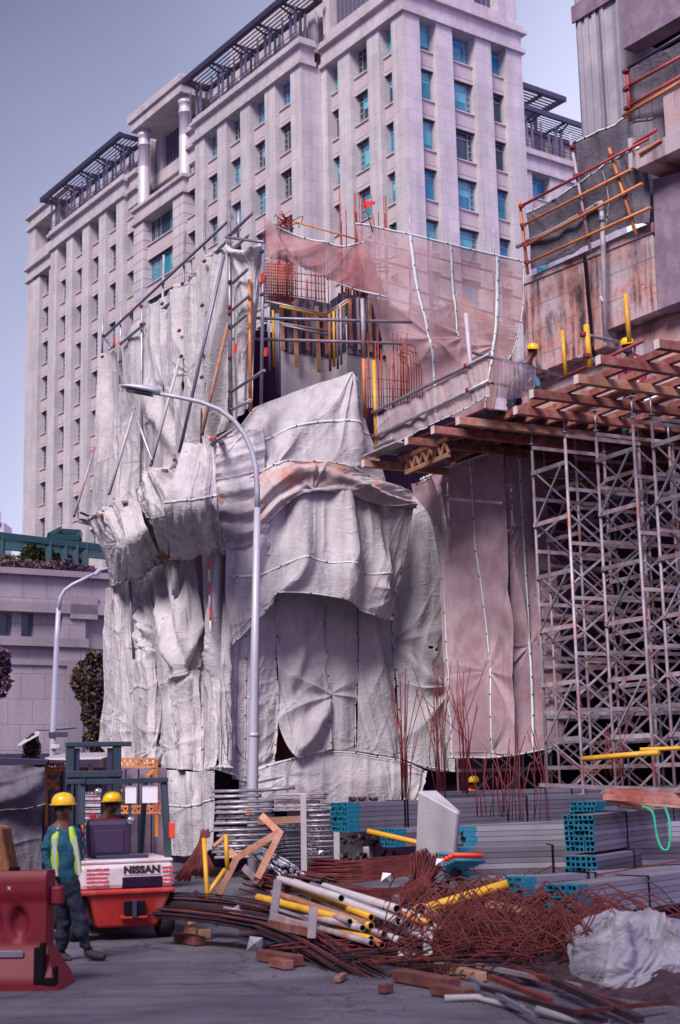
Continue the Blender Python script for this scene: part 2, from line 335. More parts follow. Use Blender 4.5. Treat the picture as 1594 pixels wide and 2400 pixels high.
# end block, plane v=0
pier(FT, 74.4, 77.3 - .9); FT.box(pierm, 76.4, 78.3, 0, 14, 0, 64.45)
bay(FT, 65.95, 69.0, 'l', 11, top=64.4); pier(FT, 69.0, 71.5); bay(FT, 71.5, 74.4, 'l', 11, top=64.4)
cornice(FT, 65.95, 78.3, 0, 1, z=64.4, n=14)
for c0, c1 in ((65.9, 66.6), (69.4, 70.9), (76.0, 78.1)): FT.box(pierm, c0, c1, .05, 2.2, 66.75, 71.3)
FT.box(cornm, 65.9, 78.1, .06, 2.2, 66.75, 67.9); FT.box(louvm, 66, 76.4, 1.8, 1.95, 67.9, 71.3)
for s in (67.6, 68.4, 71.9, 73.1, 74.3): FT.box(railm, s, s+.12, 1.55, 1.8, 67.9, 71.3)
FT.box(cornm, 65.9, 78.5, -.25, 8, 71.3, 71.7); FT.box(bandm, 65.9, 78.3, -.02, 8, 71.7, 72.9); FT.box(cornm, 65.9, 78.6, -.4, 8, 72.9, 73.2)
tb_(wallm, 30, 77.9, 1.3, 13.0, 0, 66.7); tb_(wallm, 67, 77.8, 2.2, 13, 66.7, 72)
# penthouse behind pergolas and portico
tb_(spanm, 12, 31.5, 1.0, 3, 66.75, 70.8); tb_(louvm, 13, 31, .8, .99, 67.2, 70.2); tb_(spanm, 46.5, 66, 1.0, 3, 66.75, 70.8); tb_(louvm, 47, 65.5, .8, .99, 67.2, 70.2)
for u in np.arange(13.5, 31, 2.9): tb_(bandm, u, u+1.1, .4, .79, 66.8, 70.9)
for u in np.arange(47.5, 65, 2.9): tb_(bandm, u, u+1.1, .4, .79, 66.8, 70.9)
tb_(wallm, 31.5, 46.5, 1.3, 6, 60, 72); tb_(bandm, 31.5, 46.3, .6, 1.3, 63.2, 64.4); tb_(spanm, 31.6, 46.2, .9, 1.31, 60, 63.2); tb_(cornm, 31.5, 46.3, .3, 1.3, 65.0, 66.4)
for u0, u1 in ((31.6, 32.6), (43.1, 44.3), (45.6, 46.2)): tb_(pierm, u0, u1, .5, 1.3, 66.4, 71)
tb_(louvm, 32.6, 45.6, 1.0, 1.28, 66.4, 71)
for u in np.arange(33, 45.5, .75): tb_(railm, u, u+.08, .85, 1.0, 66.4, 71)
# portico roof slab and columns
tb_(cornm, 33.0, 44.2, -2.75, 3.5, 70.5, 71.5); tb_(cornm, 32.75, 44.5, -3.0, 3.6, 71.5, 72.15); tb_(sillm, 32.9, 44.35, -2.85, 3.4, 72.15, 72.45)
# far right wing
FX.box(pierm, 12, 26.9, 0, 1.25, 0, 64.2)
FX.box(pierm, 29.3, 31.0, 0, 1.25, 0, 64.2); bay(FX, 26.9, 29.3, 'n', 9); bay(FX, 31.0, 33.6, 'n', 9); FX.box(pierm, 33.6, 45, 0, 1.25, 0, 64.2)
cornice(FX, 12, 45, 0, 1); tb_(wallm, 19.3, 40, 13, 44.9, 0, 66.7); tb_(spanm, 21, 30, 13, 44, 66.7, 71)
for v in np.arange(25, 44, 3.0): tb_(louvm, 20.8, 20.98, v, v+1.8, 67.2, 70.5)
for mb, nm, mm in ((wallm, 'wall', 'granite'), (pierm, 'pier', 'granite'), (cornm, 'cornice', 'granite_band'), (bandm, 'frieze', 'granite_band'), (spanm, 'spandrel', 'spandrel'), (sillm, 'window_sill', 'pink_edge'), (rustm, 'rusticated_pier', 'granite_rust'), (louvm, 'louvre_screen', 'louvre'), (darkm, 'shadow_joint', 'gloom'), (railm, 'mullion', 'steel_grey')):
    split(mb, nm, M[mm], tower, key=lambda c: max(0, 36-c[2])*5)
def column_(u, v, z0, z1, r):
    c = W(u, v, 0)+0*ZV; h = z1-z0
    MB().lathe(c+ZV*z0, [(r*1.06, 0), (r*1.06, .15), (r, .2), (r, h*.5-.03), (r*.965, h*.5), (r, h*.5+.03), (r, h-1.9), (r*1.13, h-1.88), (r*1.13, h-1.7), (r, h-1.66), (r, h-.9), (r*1.1, h-.86), (r*1.18, h-.5), (r, h-.4), (r, h)], 24).build('column', M['column'], tower)
column_(33.9, -1.75, 61.85, 70.5, .62); column_(42.9, -1.75, 61.85, 70.5, .62)
# roof pergolas
def pergola(face, s0, s1, n0, zt, step=4.3, first=0, nin=3.0, ends=(1, 1)):
    a = MB(); b = MB(); c = MB(); zb = 66.75
    face.box(b, s0, s1, n0, n0+.35, zt-.25, zt+.3); face.box(b, s0, s1, n0+nin, n0+nin+.25, zt-.2, zt+.25)
    for e_, s in zip(ends, (s0, s1-.3)):
        face.box(b, s, s+.3, n0+.35, n0+nin, zt-.22, zt+.24)
    s = s0+.45
    for t in np.arange(n0+.7, n0+nin-.1, .42): face.box(c, s0+.3, s1-.3, t, t+.09, zt+.05, zt+.14)
    s = s0+1.6+first
    while s < s1-1.0:
        for d in (0, .75):
            face.box(a, s+d, s+d+.2, n0+1.5, n0+1.72, zb, zt-.55); face.box(a, s+d, s+d+.2, n0+2.6, n0+2.8, zb, zt-.55)
            p = face.P(s+d+.1, n0+1.6, zt-.55); c.bar(p, face.P(s+d+.1, n0+.35, zt-.05), .14); c.bar(p, face.P(s+d+.1, n0+2.7, zt-.05), .14)
            face.box(a, s+d+.03, s+d+.17, n0+1.54, n0+1.68, zt-.55, zt-.1)
        face.box(c, s-.2, s+1.2, n0+1.52, n0+1.7, zt-.75, zt-.62)
        face.box(c, s+.3, s+.5, n0+.3, n0+nin, zt-.18, zt+.02)
        face.box(a, s+step*.5, s+step*.5+.13, n0+1.55, n0+1.7, zb, zt-.2)
        s += step
    for z in (67.25, 67.65): face.box(c, s0+1.6, s1-1, n0+1.3, n0+1.35, z, z+.05)
    split(a, 'pergola_post', M['steel_grey'], tower, 30); split(b, 'pergola_edge_beam', M['steel_dark'], tower); tag(c.build('pergola_lattice', M['steel_dark'], tower), kind='stuff')
pergola(FW_, 45.4, 66.6, -1.25, 70.65, first=.3)
pergola(FW_, 11.2, 31.6, -1.25, 70.65, first=.4)
pergola(Fr(W(0, 0, 0)+ta*18, tb, ta), 12, 46, -1.25, 70.65, nin=4)
_z = 66.75
def perg2():
    b = MB(); c = MB(); f2 = Fr(W(24, 0, 0), tb, ta)
    f2.box(b, 28, 42.8, 0, .4, 77.9, 78.5); f2.box(b, 42.4, 42.8, .4, 7, 77.95, 78.45)
    for n in np.arange(.8, 7, .55): f2.box(c, 28, 42.4, n, n+.12, 78.1, 78.25)
    for s in (31, 35, 39): f2.box(b, s, s+.35, .4, 7, 77.7, 78.0); f2.box(b, s, s+.35, 3, 3.35, 71, 77.7); f2.box(b, s+1.6, s+1.9, 3, 3.3, 71, 77.7)
    split(b, 'pergola_edge_beam', M['steel_dark'], tower); tag(c.build('pergola_lattice', M['steel_dark'], tower), kind='stuff')
perg2()
# windows -----------------------------------------------------------
def window(fr, s0, s1, z0, z1, n, kind, stuff=None):
    w = s1-s0; h = z1-z0; f = MB(); g = MB(); bl = MB(); t = .07; key = (kind)
    rnd = random.random()
    z1f = z1 if z1-z0 < 2.7 or kind != 'x' else z1
    def fb(a0, a1, c0, c1, d=0): fr.box(f, a0, a1, n-.06-d, n+.05, c0, c1)
    fb(s0, s0+t, z0, z1); fb(s1-t, s1, z0, z1); fb(s0+t, s1-t, z0, z0+t); fb(s0+t, s1-t, z1-t, z1)
    zt = z1-.62 if h > 2.6 else z1-.5
    lad = []
    if kind in 'lw':
        lad.append((s0+t, s0+w*.2) if kind == 'w' else (s1-w*.26, s1-t))
        if kind == 'w': lad.append((s1-w*.2, s1-t))
        if kind == 'l': lad.append((s0+t, s0+w*.26))
    elif kind == 'p': lad = [(s0+.9, s0+1.3), (s1-1.3, s1-.9)]
    for a0, a1 in lad:
        fb(a1-.04, a1+.03, z0+t, z1-t); fb(a0-.03, a0+.04, z0+t, z1-t)
        for i in range(1, 5): fb(a0+.04, a1-.04, z0+h*i/5-.03, z0+h*i/5+.03)
    if kind == 'p': fb(s0+2.1, s0+2.17, z0+t, z1-t); fb(s1-2.17, s1-2.1, z0+t, z1-t)
    if kind == 'n': fb(s0+t, s1-t, zt-.035, zt+.035)
    if kind in 'lw': fb(lad[-1][1]+.03 if kind == 'l' else lad[0][1]+.03, (lad[0][0] if kind == 'l' else lad[1][0])-.04, zt-.035, zt+.035)
    fr.box(g, s0+.03, s1-.03, n+.02, n+.04, z0+.03, z1-.03)
    hb = h*random.choice([.35, .5, .6, .75, .9]); dark = rnd < .22
    c0, c1 = (lad[1][1], lad[0][0]) if kind == 'l' else (lad[0][1], lad[1][0]) if kind in 'w' else (s0+t, s1-t)
    if kind == 'p': c0, c1 = s0+1.3, s0+2.1
    gm = M['glass_dark'] if dark else M[random.choice(['glass_teal', 'glass_blue', 'glass_dark', 'glass_teal'])]
    if stuff is not None:
        stuff[0].add(f.v, f.f); stuff[1].add(g.v, g.f); return
    o = f.build('window', M['frame'], tower); p = g.build('pane', gm, o)
    if not dark:
        fr.box(bl, c0+.04, c1-.04, n+.0, n+.018, z1-hb, z1-.08); bl.build('blind', M['blind'] if rnd < .75 else M['glass_blue'], o)
wins.sort(key=lambda w: np.linalg.norm(w[0].P(w[1], 0, w[3])-CAM) + (60 if w[3] < 36 and w[0] is not FW_ and w[0] is not FT else 0)+(80 if w[3] < 32 else 0))
st = (MB(), MB())
for i, w in enumerate(wins): window(*w, stuff=None if i < 100 else st)
o = st[0].build('window_frame', M['frame'], tower); tag(o, kind='stuff'); p = st[1].build('pane', M['glass_dark'], tower); tag(p, kind='stuff')
# ================================================================== ground
g = MB(); g.add([(-400, -30, 0), (400, -30, 0), (400, 900, 0), (-400, 900, 0)], [(0, 1, 2, 3)])
def groundmat():
    m = mat('dusty_concrete_road', (.085, .075, .105), .85, vs=.7, col2=(.15, .138, .17), streak=.35, scol=(.055, .045, .075), sscale=(.35, 1.8, 1)); n = m.node_tree.nodes; L = m.node_tree.links; b = n['Principled BSDF']; src = b.inputs['Base Color'].links[0].from_socket; t = n.new('ShaderNodeTexCoord')
    mp = n.new('ShaderNodeMapping'); mp.inputs['Rotation'].default_value = (0, 0, .5); mp.inputs['Scale'].default_value = (.5, 3.2, 1); L.new(t.outputs['Object'], mp.inputs[0]); z = n.new('ShaderNodeTexNoise'); z.inputs['Scale'].default_value = 1.2; z.inputs['Detail'].default_value = 7; z.inputs['Roughness'].default_value = .7; L.new(mp.outputs[0], z.inputs[0])
    vo = n.new('ShaderNodeTexVoronoi'); vo.feature = 'DISTANCE_TO_EDGE'; vo.inputs['Scale'].default_value = .33; z5 = n.new('ShaderNodeTexNoise'); z5.inputs['Scale'].default_value = 2; z5.inputs['Detail'].default_value = 6; L.new(t.outputs['Object'], z5.inputs[0]); av = n.new('ShaderNodeVectorMath'); av.operation = 'ADD'; L.new(t.outputs['Object'], av.inputs[0]); L.new(z5.outputs['Color'], av.inputs[1]); L.new(av.outputs[0], vo.inputs[0])
    ck = n.new('ShaderNodeMapRange'); ck.inputs['From Min'].default_value = 0; ck.inputs['From Max'].default_value = .012; ck.inputs['To Min'].default_value = .45; ck.inputs['To Max'].default_value = 1; L.new(vo.outputs['Distance'], ck.inputs[0])
    z6 = n.new('ShaderNodeTexNoise'); z6.inputs['Scale'].default_value = 40; z6.inputs['Detail'].default_value = 4; L.new(t.outputs['Object'], z6.inputs[0])
    r = n.new('ShaderNodeMapRange'); r.inputs['From Min'].default_value = .3; r.inputs['From Max'].default_value = .7; r.inputs['To Min'].default_value = .62; r.inputs['To Max'].default_value = 1.3; L.new(z.outputs[0], r.inputs[0])
    r6 = n.new('ShaderNodeMapRange'); r6.inputs['From Min'].default_value = .3; r6.inputs['From Max'].default_value = .7; r6.inputs['To Min'].default_value = .75; r6.inputs['To Max'].default_value = 1.2; L.new(z6.outputs[0], r6.inputs[0])
    m1 = n.new('ShaderNodeMath'); m1.operation = 'MULTIPLY'; L.new(r.outputs[0], m1.inputs[0]); L.new(ck.outputs[0], m1.inputs[1]); m2_ = n.new('ShaderNodeMath'); m2_.operation = 'MULTIPLY'; L.new(m1.outputs[0], m2_.inputs[0]); L.new(r6.outputs[0], m2_.inputs[1])
    v = n.new('ShaderNodeVectorMath'); v.operation = 'SCALE'; L.new(src, v.inputs[0]); L.new(m2_.outputs[0], v.inputs['Scale']); L.new(v.outputs[0], b.inputs['Base Color'])
    bp = n.new('ShaderNodeBump'); bp.inputs['Strength'].default_value = .6; bp.inputs['Distance'].default_value = .02; L.new(z6.outputs[0], bp.inputs['Height']); L.new(bp.outputs[0], b.inputs['Normal']); return m
M['ground'] = groundmat()
tag(g.build('ground', M['ground']), kind='structure')

# unseen block added behind the camera to put the near road in shade
ob_ = thing('added_shade_block', 'unseen block added behind the camera to shade the near road', 'building', V3(-14, -16, 0))
m = MB(); m.box(-40, 9, -24, -9, 0, 20.5); m.build('wall', M['granite'], ob_); m = MB(); m.box(-40.4, 9.4, -24.4, -8.6, 20.5, 21.1); m.build('roof', M['granite_band'], ob_)
for i in range(12):
    for j in range(4): m = MB(); m.box(-38+i*3.9, -35.8+i*3.9, -9.0, -8.95, 2+j*4, 4.4+j*4); m.build('window', M['glass_dark'], ob_)
# ================================================================== more materials
M['conc'] = mat('grey_concrete', (.33, .30, .31), .85, col2=(.44, .41, .42), vs=1.6, bump=.25, bs=20, streak=.5, scol=(.13, .10, .12), sscale=(1.2, 1.2, .18))
M['conc_pink'] = mat('stained_pink_concrete', (.46, .27, .25), .85, col2=(.42, .35, .39), vs=1.6, bump=.35, bs=18, streak=1.0, scol=(.09, .035, .045), sscale=(2.1, 2.1, .38), cs=(.42, .58))
def stainmat():
    m = mat('stained_parapet_concrete', (.50, .25, .22), .85, col2=(.46, .37, .41), vs=1.3, bump=.35, bs=18, cs=(.42, .58)); n = m.node_tree.nodes; L = m.node_tree.links; b = n['Principled BSDF']; src = b.inputs['Base Color'].links[0].from_socket
    t = n.new('ShaderNodeTexCoord')
    def ns(sc, det, lo, hi):
        mp = n.new('ShaderNodeMapping'); mp.inputs['Scale'].default_value = sc; L.new(t.outputs['Object'], mp.inputs[0]); z = n.new('ShaderNodeTexNoise'); z.inputs['Scale'].default_value = 1; z.inputs['Detail'].default_value = det; z.inputs['Roughness'].default_value = .7; L.new(mp.outputs[0], z.inputs[0])
        r = n.new('ShaderNodeMapRange'); r.inputs['From Min'].default_value = lo; r.inputs['From Max'].default_value = hi; L.new(z.outputs[0], r.inputs[0]); return r.outputs[0]
    a = ns((3.2, 3.2, .22), 6, .47, .58); c = ns((1.1, 1.1, .9), 6, .36, .56); mu = n.new('ShaderNodeMath'); mu.operation = 'MULTIPLY'; L.new(a, mu.inputs[0]); L.new(c, mu.inputs[1])
    d = ns((6, 6, 5), 8, .56, .62); mxx = n.new('ShaderNodeMath'); mxx.operation = 'MAXIMUM'; L.new(mu.outputs[0], mxx.inputs[0]); m3 = n.new('ShaderNodeMath'); m3.operation = 'MULTIPLY'; m3.inputs[1].default_value = .55; L.new(d, m3.inputs[0]); L.new(m3.outputs[0], mxx.inputs[1])
    sx = n.new('ShaderNodeSeparateXYZ'); L.new(t.outputs['Object'], sx.inputs[0]); md = n.new('ShaderNodeMath'); md.operation = 'FRACT'; dv_ = n.new('ShaderNodeMath'); dv_.operation = 'MULTIPLY'; dv_.inputs[1].default_value = 1.9; L.new(sx.outputs[2], dv_.inputs[0]); L.new(dv_.outputs[0], md.inputs[0])
    ls = n.new('ShaderNodeMath'); ls.operation = 'LESS_THAN'; ls.inputs[1].default_value = .035; L.new(md.outputs[0], ls.inputs[0]); m4 = n.new('ShaderNodeMath'); m4.operation = 'MAXIMUM'; L.new(mxx.outputs[0], m4.inputs[0]); m5 = n.new('ShaderNodeMath'); m5.operation = 'MULTIPLY'; m5.inputs[1].default_value = .6; L.new(ls.outputs[0], m5.inputs[0]); L.new(m5.outputs[0], m4.inputs[1])
    x = n.new('ShaderNodeMix'); x.data_type = 'RGBA'; L.new(m4.outputs[0], x.inputs[0]); L.new(src, x.inputs[6]); x.inputs[7].default_value = (.05, .025, .035, 1); L.new(x.outputs[2], b.inputs['Base Color']); return m
M['stain'] = stainmat()
M['prop_tube'] = mat('dull_zinc_box_tube', (.21, .20, .25), .55, .3, var=.25, vs=1.2)
M['rust_thin'] = mat('dark_red_rebar', (.13, .012, .022), .8, .1, col2=(.20, .03, .03), vs=5)
M['conc_tower'] = mat('board_marked_concrete', (.30, .28, .33), .85, col2=(.42, .39, .44), vs=1, bump=.2, streak=.92, scol=(.075, .05, .10), sscale=(5, 5, .05))
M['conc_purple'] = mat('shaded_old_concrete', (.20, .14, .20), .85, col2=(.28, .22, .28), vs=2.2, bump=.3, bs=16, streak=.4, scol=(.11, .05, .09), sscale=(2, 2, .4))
M['conc_block'] = mat('pale_precast_concrete', (.44, .42, .46), .8, var=.08, vs=3, bump=.15, streak=.2)
M['void'] = mat('dark_interior', (.022, .008, .03), .9)  # near-black colour stands in for shade inside openings and behind the wrapping
M['timber'] = mat('red_brown_timber', (.22, .055, .04), .75, col2=(.35, .15, .13), vs=4, bump=.3, bs=25, streak=.3, scol=(.10, .03, .03), sscale=(6, 6, 6))
M['timber_dark'] = mat('dark_wet_timber', (.11, .03, .03), .8, col2=(.17, .06, .05), vs=5, bump=.3)
M['timber_pale'] = mat('pale_cut_timber', (.36, .15, .08), .75, col2=(.44, .25, .19), vs=5, bump=.2)
M['timber_end'] = mat('painted_timber_end', (.62, .52, .52), .7)
M['ply'] = mat('dark_film_plywood', (.035, .025, .05), .5, var=.4, streak=.9, scol=(.26, .23, .26), sscale=(9, 9, 1.2))
M['ply_red'] = mat('plywood_edge', (.28, .05, .06), .7)
M['galv'] = mat('galvanised_tube', (.30, .30, .36), .45, .45, col2=(.46, .44, .50), vs=6, streak=.5, scol=(.34, .14, .11), sscale=(7, 7, 3))
M['galv_old'] = mat('dull_scaffold_tube', (.27, .22, .27), .6, .2, col2=(.40, .36, .41), vs=4, streak=.8, scol=(.36, .12, .09), sscale=(5, 5, 2))
M['orange_pipe'] = mat('orange_painted_tube', (.55, .20, .05), .55, .1, streak=.6, scol=(.30, .05, .06), sscale=(5, 5, 2))
M['yellow_pipe'] = mat('yellow_painted_tube', (.62, .33, .02), .5, 0, streak=.5, scol=(.45, .18, .05), sscale=(5, 5, 2))
M['red_pipe'] = mat('rusty_red_tube', (.36, .05, .06), .6, .1, var=.3, vs=5)
M['clamp'] = mat('rusty_red_clamp', (.20, .025, .03), .6, .2, var=.4, vs=8)
M['clamp_red'] = mat('bright_red_fitting', (.85, .07, .03), .5)
M['pvc'] = mat('white_plastic_pipe', (.46, .42, .46), .5, var=.12, vs=6, streak=.3, scol=(.35, .2, .2), sscale=(6,6,4))
M['rust'] = mat('rusty_rebar', (.10, .013, .018), .8, .1, col2=(.18, .032, .026), vs=5)
M['rust_dark'] = mat('dark_rebar', (.03, .018, .03), .55, .3, col2=(.07, .025, .035), vs=3)
M['tarp'] = tarpmat('weathered_grey_tarpaulin', (.40, .375, .39), (.54, .51, .53))
M['tarp_dark'] = tarpmat('dirty_dark_tarpaulin', (.075, .065, .09), (.14, .125, .155), scol=(.07, .05, .09))
M['tarp_rust'] = tarpmat('rust_stained_tarpaulin', (.46, .42, .43), (.48, .19, .13), cs=(.45, .63))
M['seam'] = mat('pale_green_seam_tape', (.50, .60, .60), .7, col2=(.66, .66, .66), vs=12)
M['seam_pink'] = mat('dusty_seam_tape', (.46, .42, .44), .7, col2=(.66, .62, .64), vs=9)
M['net'] = mat('translucent_debris_net', (.42, .25, .26), .9, col2=(.50, .36, .38), vs=1.4, trans=.29)
M['net_red'] = mat('reddish_debris_net', (.36, .15, .15), .9, col2=(.38, .22, .23), vs=1.8, trans=.22)
M['net_thick'] = mat('purple_brown_debris_net', (.38, .235, .27), .9, col2=(.47, .35, .39), vs=1.2, bump=.3, trans=.17)
M['net_pale'] = mat('pale_debris_net', (.52, .40, .42), .9, col2=(.50, .44, .47), vs=1.6, trans=.32)
M['black'] = mat('black_rubber', (.008, .006, .01), .9)
for k_ in ('black', 'void'): M[k_].node_tree.nodes['Principled BSDF'].inputs['Specular IOR Level'].default_value = .1
def randtint(m, lo=.62, hi=1.25):
    n = m.node_tree.nodes; L = m.node_tree.links; b = n['Principled BSDF']; src = b.inputs['Base Color'].links[0].from_socket; oi = n.new('ShaderNodeObjectInfo'); r = n.new('ShaderNodeMapRange'); r.inputs['To Min'].default_value = lo; r.inputs['To Max'].default_value = hi; L.new(oi.outputs['Random'], r.inputs[0]); v = n.new('ShaderNodeVectorMath'); v.operation = 'SCALE'; L.new(src, v.inputs[0]); L.new(r.outputs[0], v.inputs['Scale']); L.new(v.outputs[0], b.inputs['Base Color'])
randtint(M['prop_tube'], .5, 1.45)
for k_ in ( 'rust', 'rust_dark', 'galv', 'galv_old', 'timber', 'timber_pale', 'rust_thin'): randtint(M[k_])
M['rust_hi'] = mat('bright_rusty_rebar', (.26, .03, .025), .8, .1, col2=(.40, .09, .05), vs=5); randtint(M['rust_hi'])
M['white'] = mat('white_paper', (.8, .78, .8), .6, var=.03)
# ================================================================== cloth
def cr_interp(C, m):    # Catmull-Rom along axis 0
    k = C.shape[0]; t = np.linspace(0, k-1, m); i = np.minimum(t.astype(int), k-2); f = (t-i)[:, None, None] if C.ndim == 3 else (t-i)[:, None]
    p0 = C[np.maximum(i-1, 0)]; p1 = C[i]; p2 = C[i+1]; p3 = C[np.minimum(i+2, k-1)]
    return .5*((2*p1)+(-p0+p2)*f+(2*p0-5*p1+4*p2-p3)*f**2+(-p0+3*p1-3*p2+p3)*f**3)
def mesh_np(name, V, F, mat_, org, mi=None):
    me = bpy.data.meshes.new(name); me.vertices.add(len(V)); me.vertices.foreach_set('co', (V-org).astype(np.float32).ravel())
    me.loops.add(F.size); me.loops.foreach_set('vertex_index', F.ravel().astype(np.int32)); me.polygons.add(len(F))
    me.polygons.foreach_set('loop_start', np.arange(0, F.size, F.shape[1], dtype=np.int32)); me.polygons.foreach_set('loop_total', np.full(len(F), F.shape[1], np.int32))
    me.polygons.foreach_set('use_smooth', np.ones(len(F), bool))
    for m_ in (mat_ if isinstance(mat_, (list, tuple)) else [mat_]): me.materials.append(m_)
    if mi is not None: me.polygons.foreach_set('material_index', mi.astype(np.int32))
    me.update(calc_edges=True); return me
_cl = [0]
def cloth(label, rows, mt, nu=110, nv=110, vert=.06, vf=2.0, cr=.02, cf=1.6, pins=(), folds=(), seams=(), holes=(), sm='seam', name='tarp', cat='tarp', group=None, ragged=.02, tilt=0, seed=None, rot=0, soft=False):
    nu = int(nu*1.35); nv = int(nv*1.35); vert *= .85; vf *= 1.25; _cl[0] += 1; sd = (seed or _cl[0])*13.7
    C = A3([[A3(p, float) for p in r] for r in rows]); P = cr_interp(C, nv); P = cr_interp(np.swapaxes(P, 0, 1), nu); P = np.swapaxes(P, 0, 1)
    wd_ = np.linalg.norm(np.diff(P, axis=1), axis=2).sum(1).mean(); ht = np.linalg.norm(np.diff(P, axis=0), axis=2).sum(0).mean()
    U, Vv = np.meshgrid(np.linspace(0, 1, nu), np.linspace(0, 1, nv)); X = U*wd_; Y = Vv*ht
    du = np.gradient(P, axis=1); dv = np.gradient(P, axis=0); Nn = np.cross(du, dv); Nn /= np.linalg.norm(Nn, axis=2, keepdims=True)+1e-9
    mid = P[nv//2, nu//2]
    if np.dot(Nn[nv//2, nu//2], CAM-mid) < 0: Nn = -Nn
    XX, YY = X*math.cos(rot)+Y*math.sin(rot), -X*math.sin(rot)+Y*math.cos(rot)
    wx = XX+.25*fbm(X*.7+sd, Y*.5, 3)+tilt*Y
    D = vert*(1.5*ridge(wx*vf*.5+sd, YY*.09+sd, 2)+.8*fbm(wx*vf*1.7+sd, YY*.13, 3)+.5*ridge(wx*vf*2.2+sd, YY*.3+sd, 2))
    for q_, (a_, f_, st_) in enumerate(((.0, 1.5, .10), (.35, 2.3, .22), (-.4, 2.0, .25), (1.3, 1.6, .35))):
        xa, ya = XX*math.cos(a_)+YY*math.sin(a_), -XX*math.sin(a_)+YY*math.cos(a_)
        v_ = vnoise(xa*f_+sd*1.7+q_*5+.5*vnoise(X*1.5, Y*.7+sd), ya*f_*st_+q_*11); D = D+cr*.75*np.maximum(0, 1-np.abs(v_)*9)**1.5*np.clip(.3+2*vnoise(X*.9+q_*3+sd, Y*.6), 0, 1)
    D = D+cr*.3*ridge(XX*cf*1.3+3*vnoise(X*.5+sd, Y*.5)+sd, YY*cf*.4+.5*XX, 4)+cr*.3*ridge(X*cf*3+Y+sd, Y*cf*2.2-X, 3)
    for (pu, pv, am, k, R) in pins:
        dx = X-pu*wd_; dy = Y-pv*ht; r = np.hypot(dx, dy); an = np.arctan2(dy, dx)
        D = D+am*.55*(1-2*np.abs(np.sin(.5*(k*an+7*vnoise(an*1.3+sd+pu*9, r*.3)))))*(.5+vnoise(an*1.1+sd*3, r*0)*1.6)*np.exp(-1.4*r/R)*(r/(r+.25))-am*.25*np.exp(-(r/(R*.2))**2)
    for (u0, v0, u1, v1, am, w) in folds:
        ax, ay, bx, by = u0*wd_, v0*ht, u1*wd_, v1*ht; L = math.hypot(bx-ax, by-ay)+1e-6; t = ((X-ax)*(bx-ax)+(Y-ay)*(by-ay))/L**2
        d = ((X-ax)*(by-ay)-(Y-ay)*(bx-ax))/L+.06*vnoise(t*4+sd, X*0); tt = np.clip(t, 0, 1); en = np.exp(-((t-tt)*L/w)**2)
        D = D+am*np.exp(-(d/w)**2)*en*np.sin(np.pi*(tt*.8+.1))-am*.5*np.exp(-((d-w*1.3)/w)**2)*en
    P = P+Nn*D[..., None]
    eb = ragged*vnoise(X[-1]*2.3+sd, X[-1]*0+sd); P[-1] += ZV*eb[:, None]; P[0] += ZV*(ragged*.6*vnoise(X[0]*2+sd, X[0]*0))[:, None]
    idx = np.arange(nu*nv).reshape(nv, nu); F = np.stack([idx[:-1, :-1], idx[:-1, 1:], idx[1:, 1:], idx[1:, :-1]], -1).reshape(-1, 4)
    if holes:
        keep = np.ones((nv-1, nu-1), bool); Uc_ = U[:-1, :-1]; Vc_ = Vv[:-1, :-1]
        for h in holes: keep &= ~h(Uc_, Vc_)
        F = F[keep.ravel()]
    V = P.reshape(-1, 3); org = V3(V[:, 0].mean(), V[:, 1].mean(), V[:, 2].min())
    mats = mt if isinstance(mt, (list, tuple)) else [M[mt]]
    o = bpy.data.objects.new(name, mesh_np(name, V, F, mats, org)); S.collection.objects.link(o); o.location = tuple(org); ORG[o.name] = org; tag(o, label, cat, group)
    if 'net' not in cat: s_ = o.modifiers.new('thickness', 'SOLIDIFY'); s_.thickness = .006; s_.offset = 1
    def samp(u, v):
        x = np.clip(u*(nu-1), 0, nu-1.001); y = np.clip(v*(nv-1), 0, nv-1.001); i = x.astype(int); j = y.astype(int); a = (x-i)[:, None]; b = (y-j)[:, None]
        q = lambda G: (G[j, i]*(1-a)+G[j, i+1]*a)*(1-b)+(G[j+1, i]*(1-a)+G[j+1, i+1]*a)*b
        return q(P), q(Nn)
    for (kd, c0, w, a0, a1) in seams:
        n_ = 60; tt = np.linspace(a0, a1, n_); hw = w*.36/(wd_ if kd == 'u' else ht); c = c0+hw*.5*vnoise(tt*9+sd, tt*0)
        if kd == 'u': p1, n1 = samp(c-hw, tt); p2, _ = samp(c+hw, tt)
        else: p1, n1 = samp(tt, c-hw); p2, _ = samp(tt, c+hw)
        p1 = p1+n1*.007; p2 = p2+n1*.007; SV = np.concatenate([p1, p2]); ii = np.arange(n_-1); SF = np.stack([ii, ii+1, ii+1+n_, ii+n_], 1)
        me = mesh_np('seam', SV, SF, [M[sm]], org); so_ = bpy.data.objects.new('seam', me); S.collection.objects.link(so_); so_.parent = o
        s2 = so_.modifiers.new('thickness', 'SOLIDIFY'); s2.thickness = .003
        gm = MB(); ln = (ht if kd == 'u' else wd_)*abs(a1-a0); ng = max(2, int(ln/.42))
        for g in range(ng):
            j = min(n_-1, int((g+.5)/ng*n_)); c_ = (p1[j]+p2[j])/2; nn = n1[j]/np.linalg.norm(n1[j]); gm.tube(c_-nn*.004, c_+nn*.008, .017, 6)
        gm2 = gm; gm2.v = [tuple(A3(p)) for p in gm2.v]; ORG[so_.name] = org
        gm2.build('grommet', M['black'], so_)
    return o
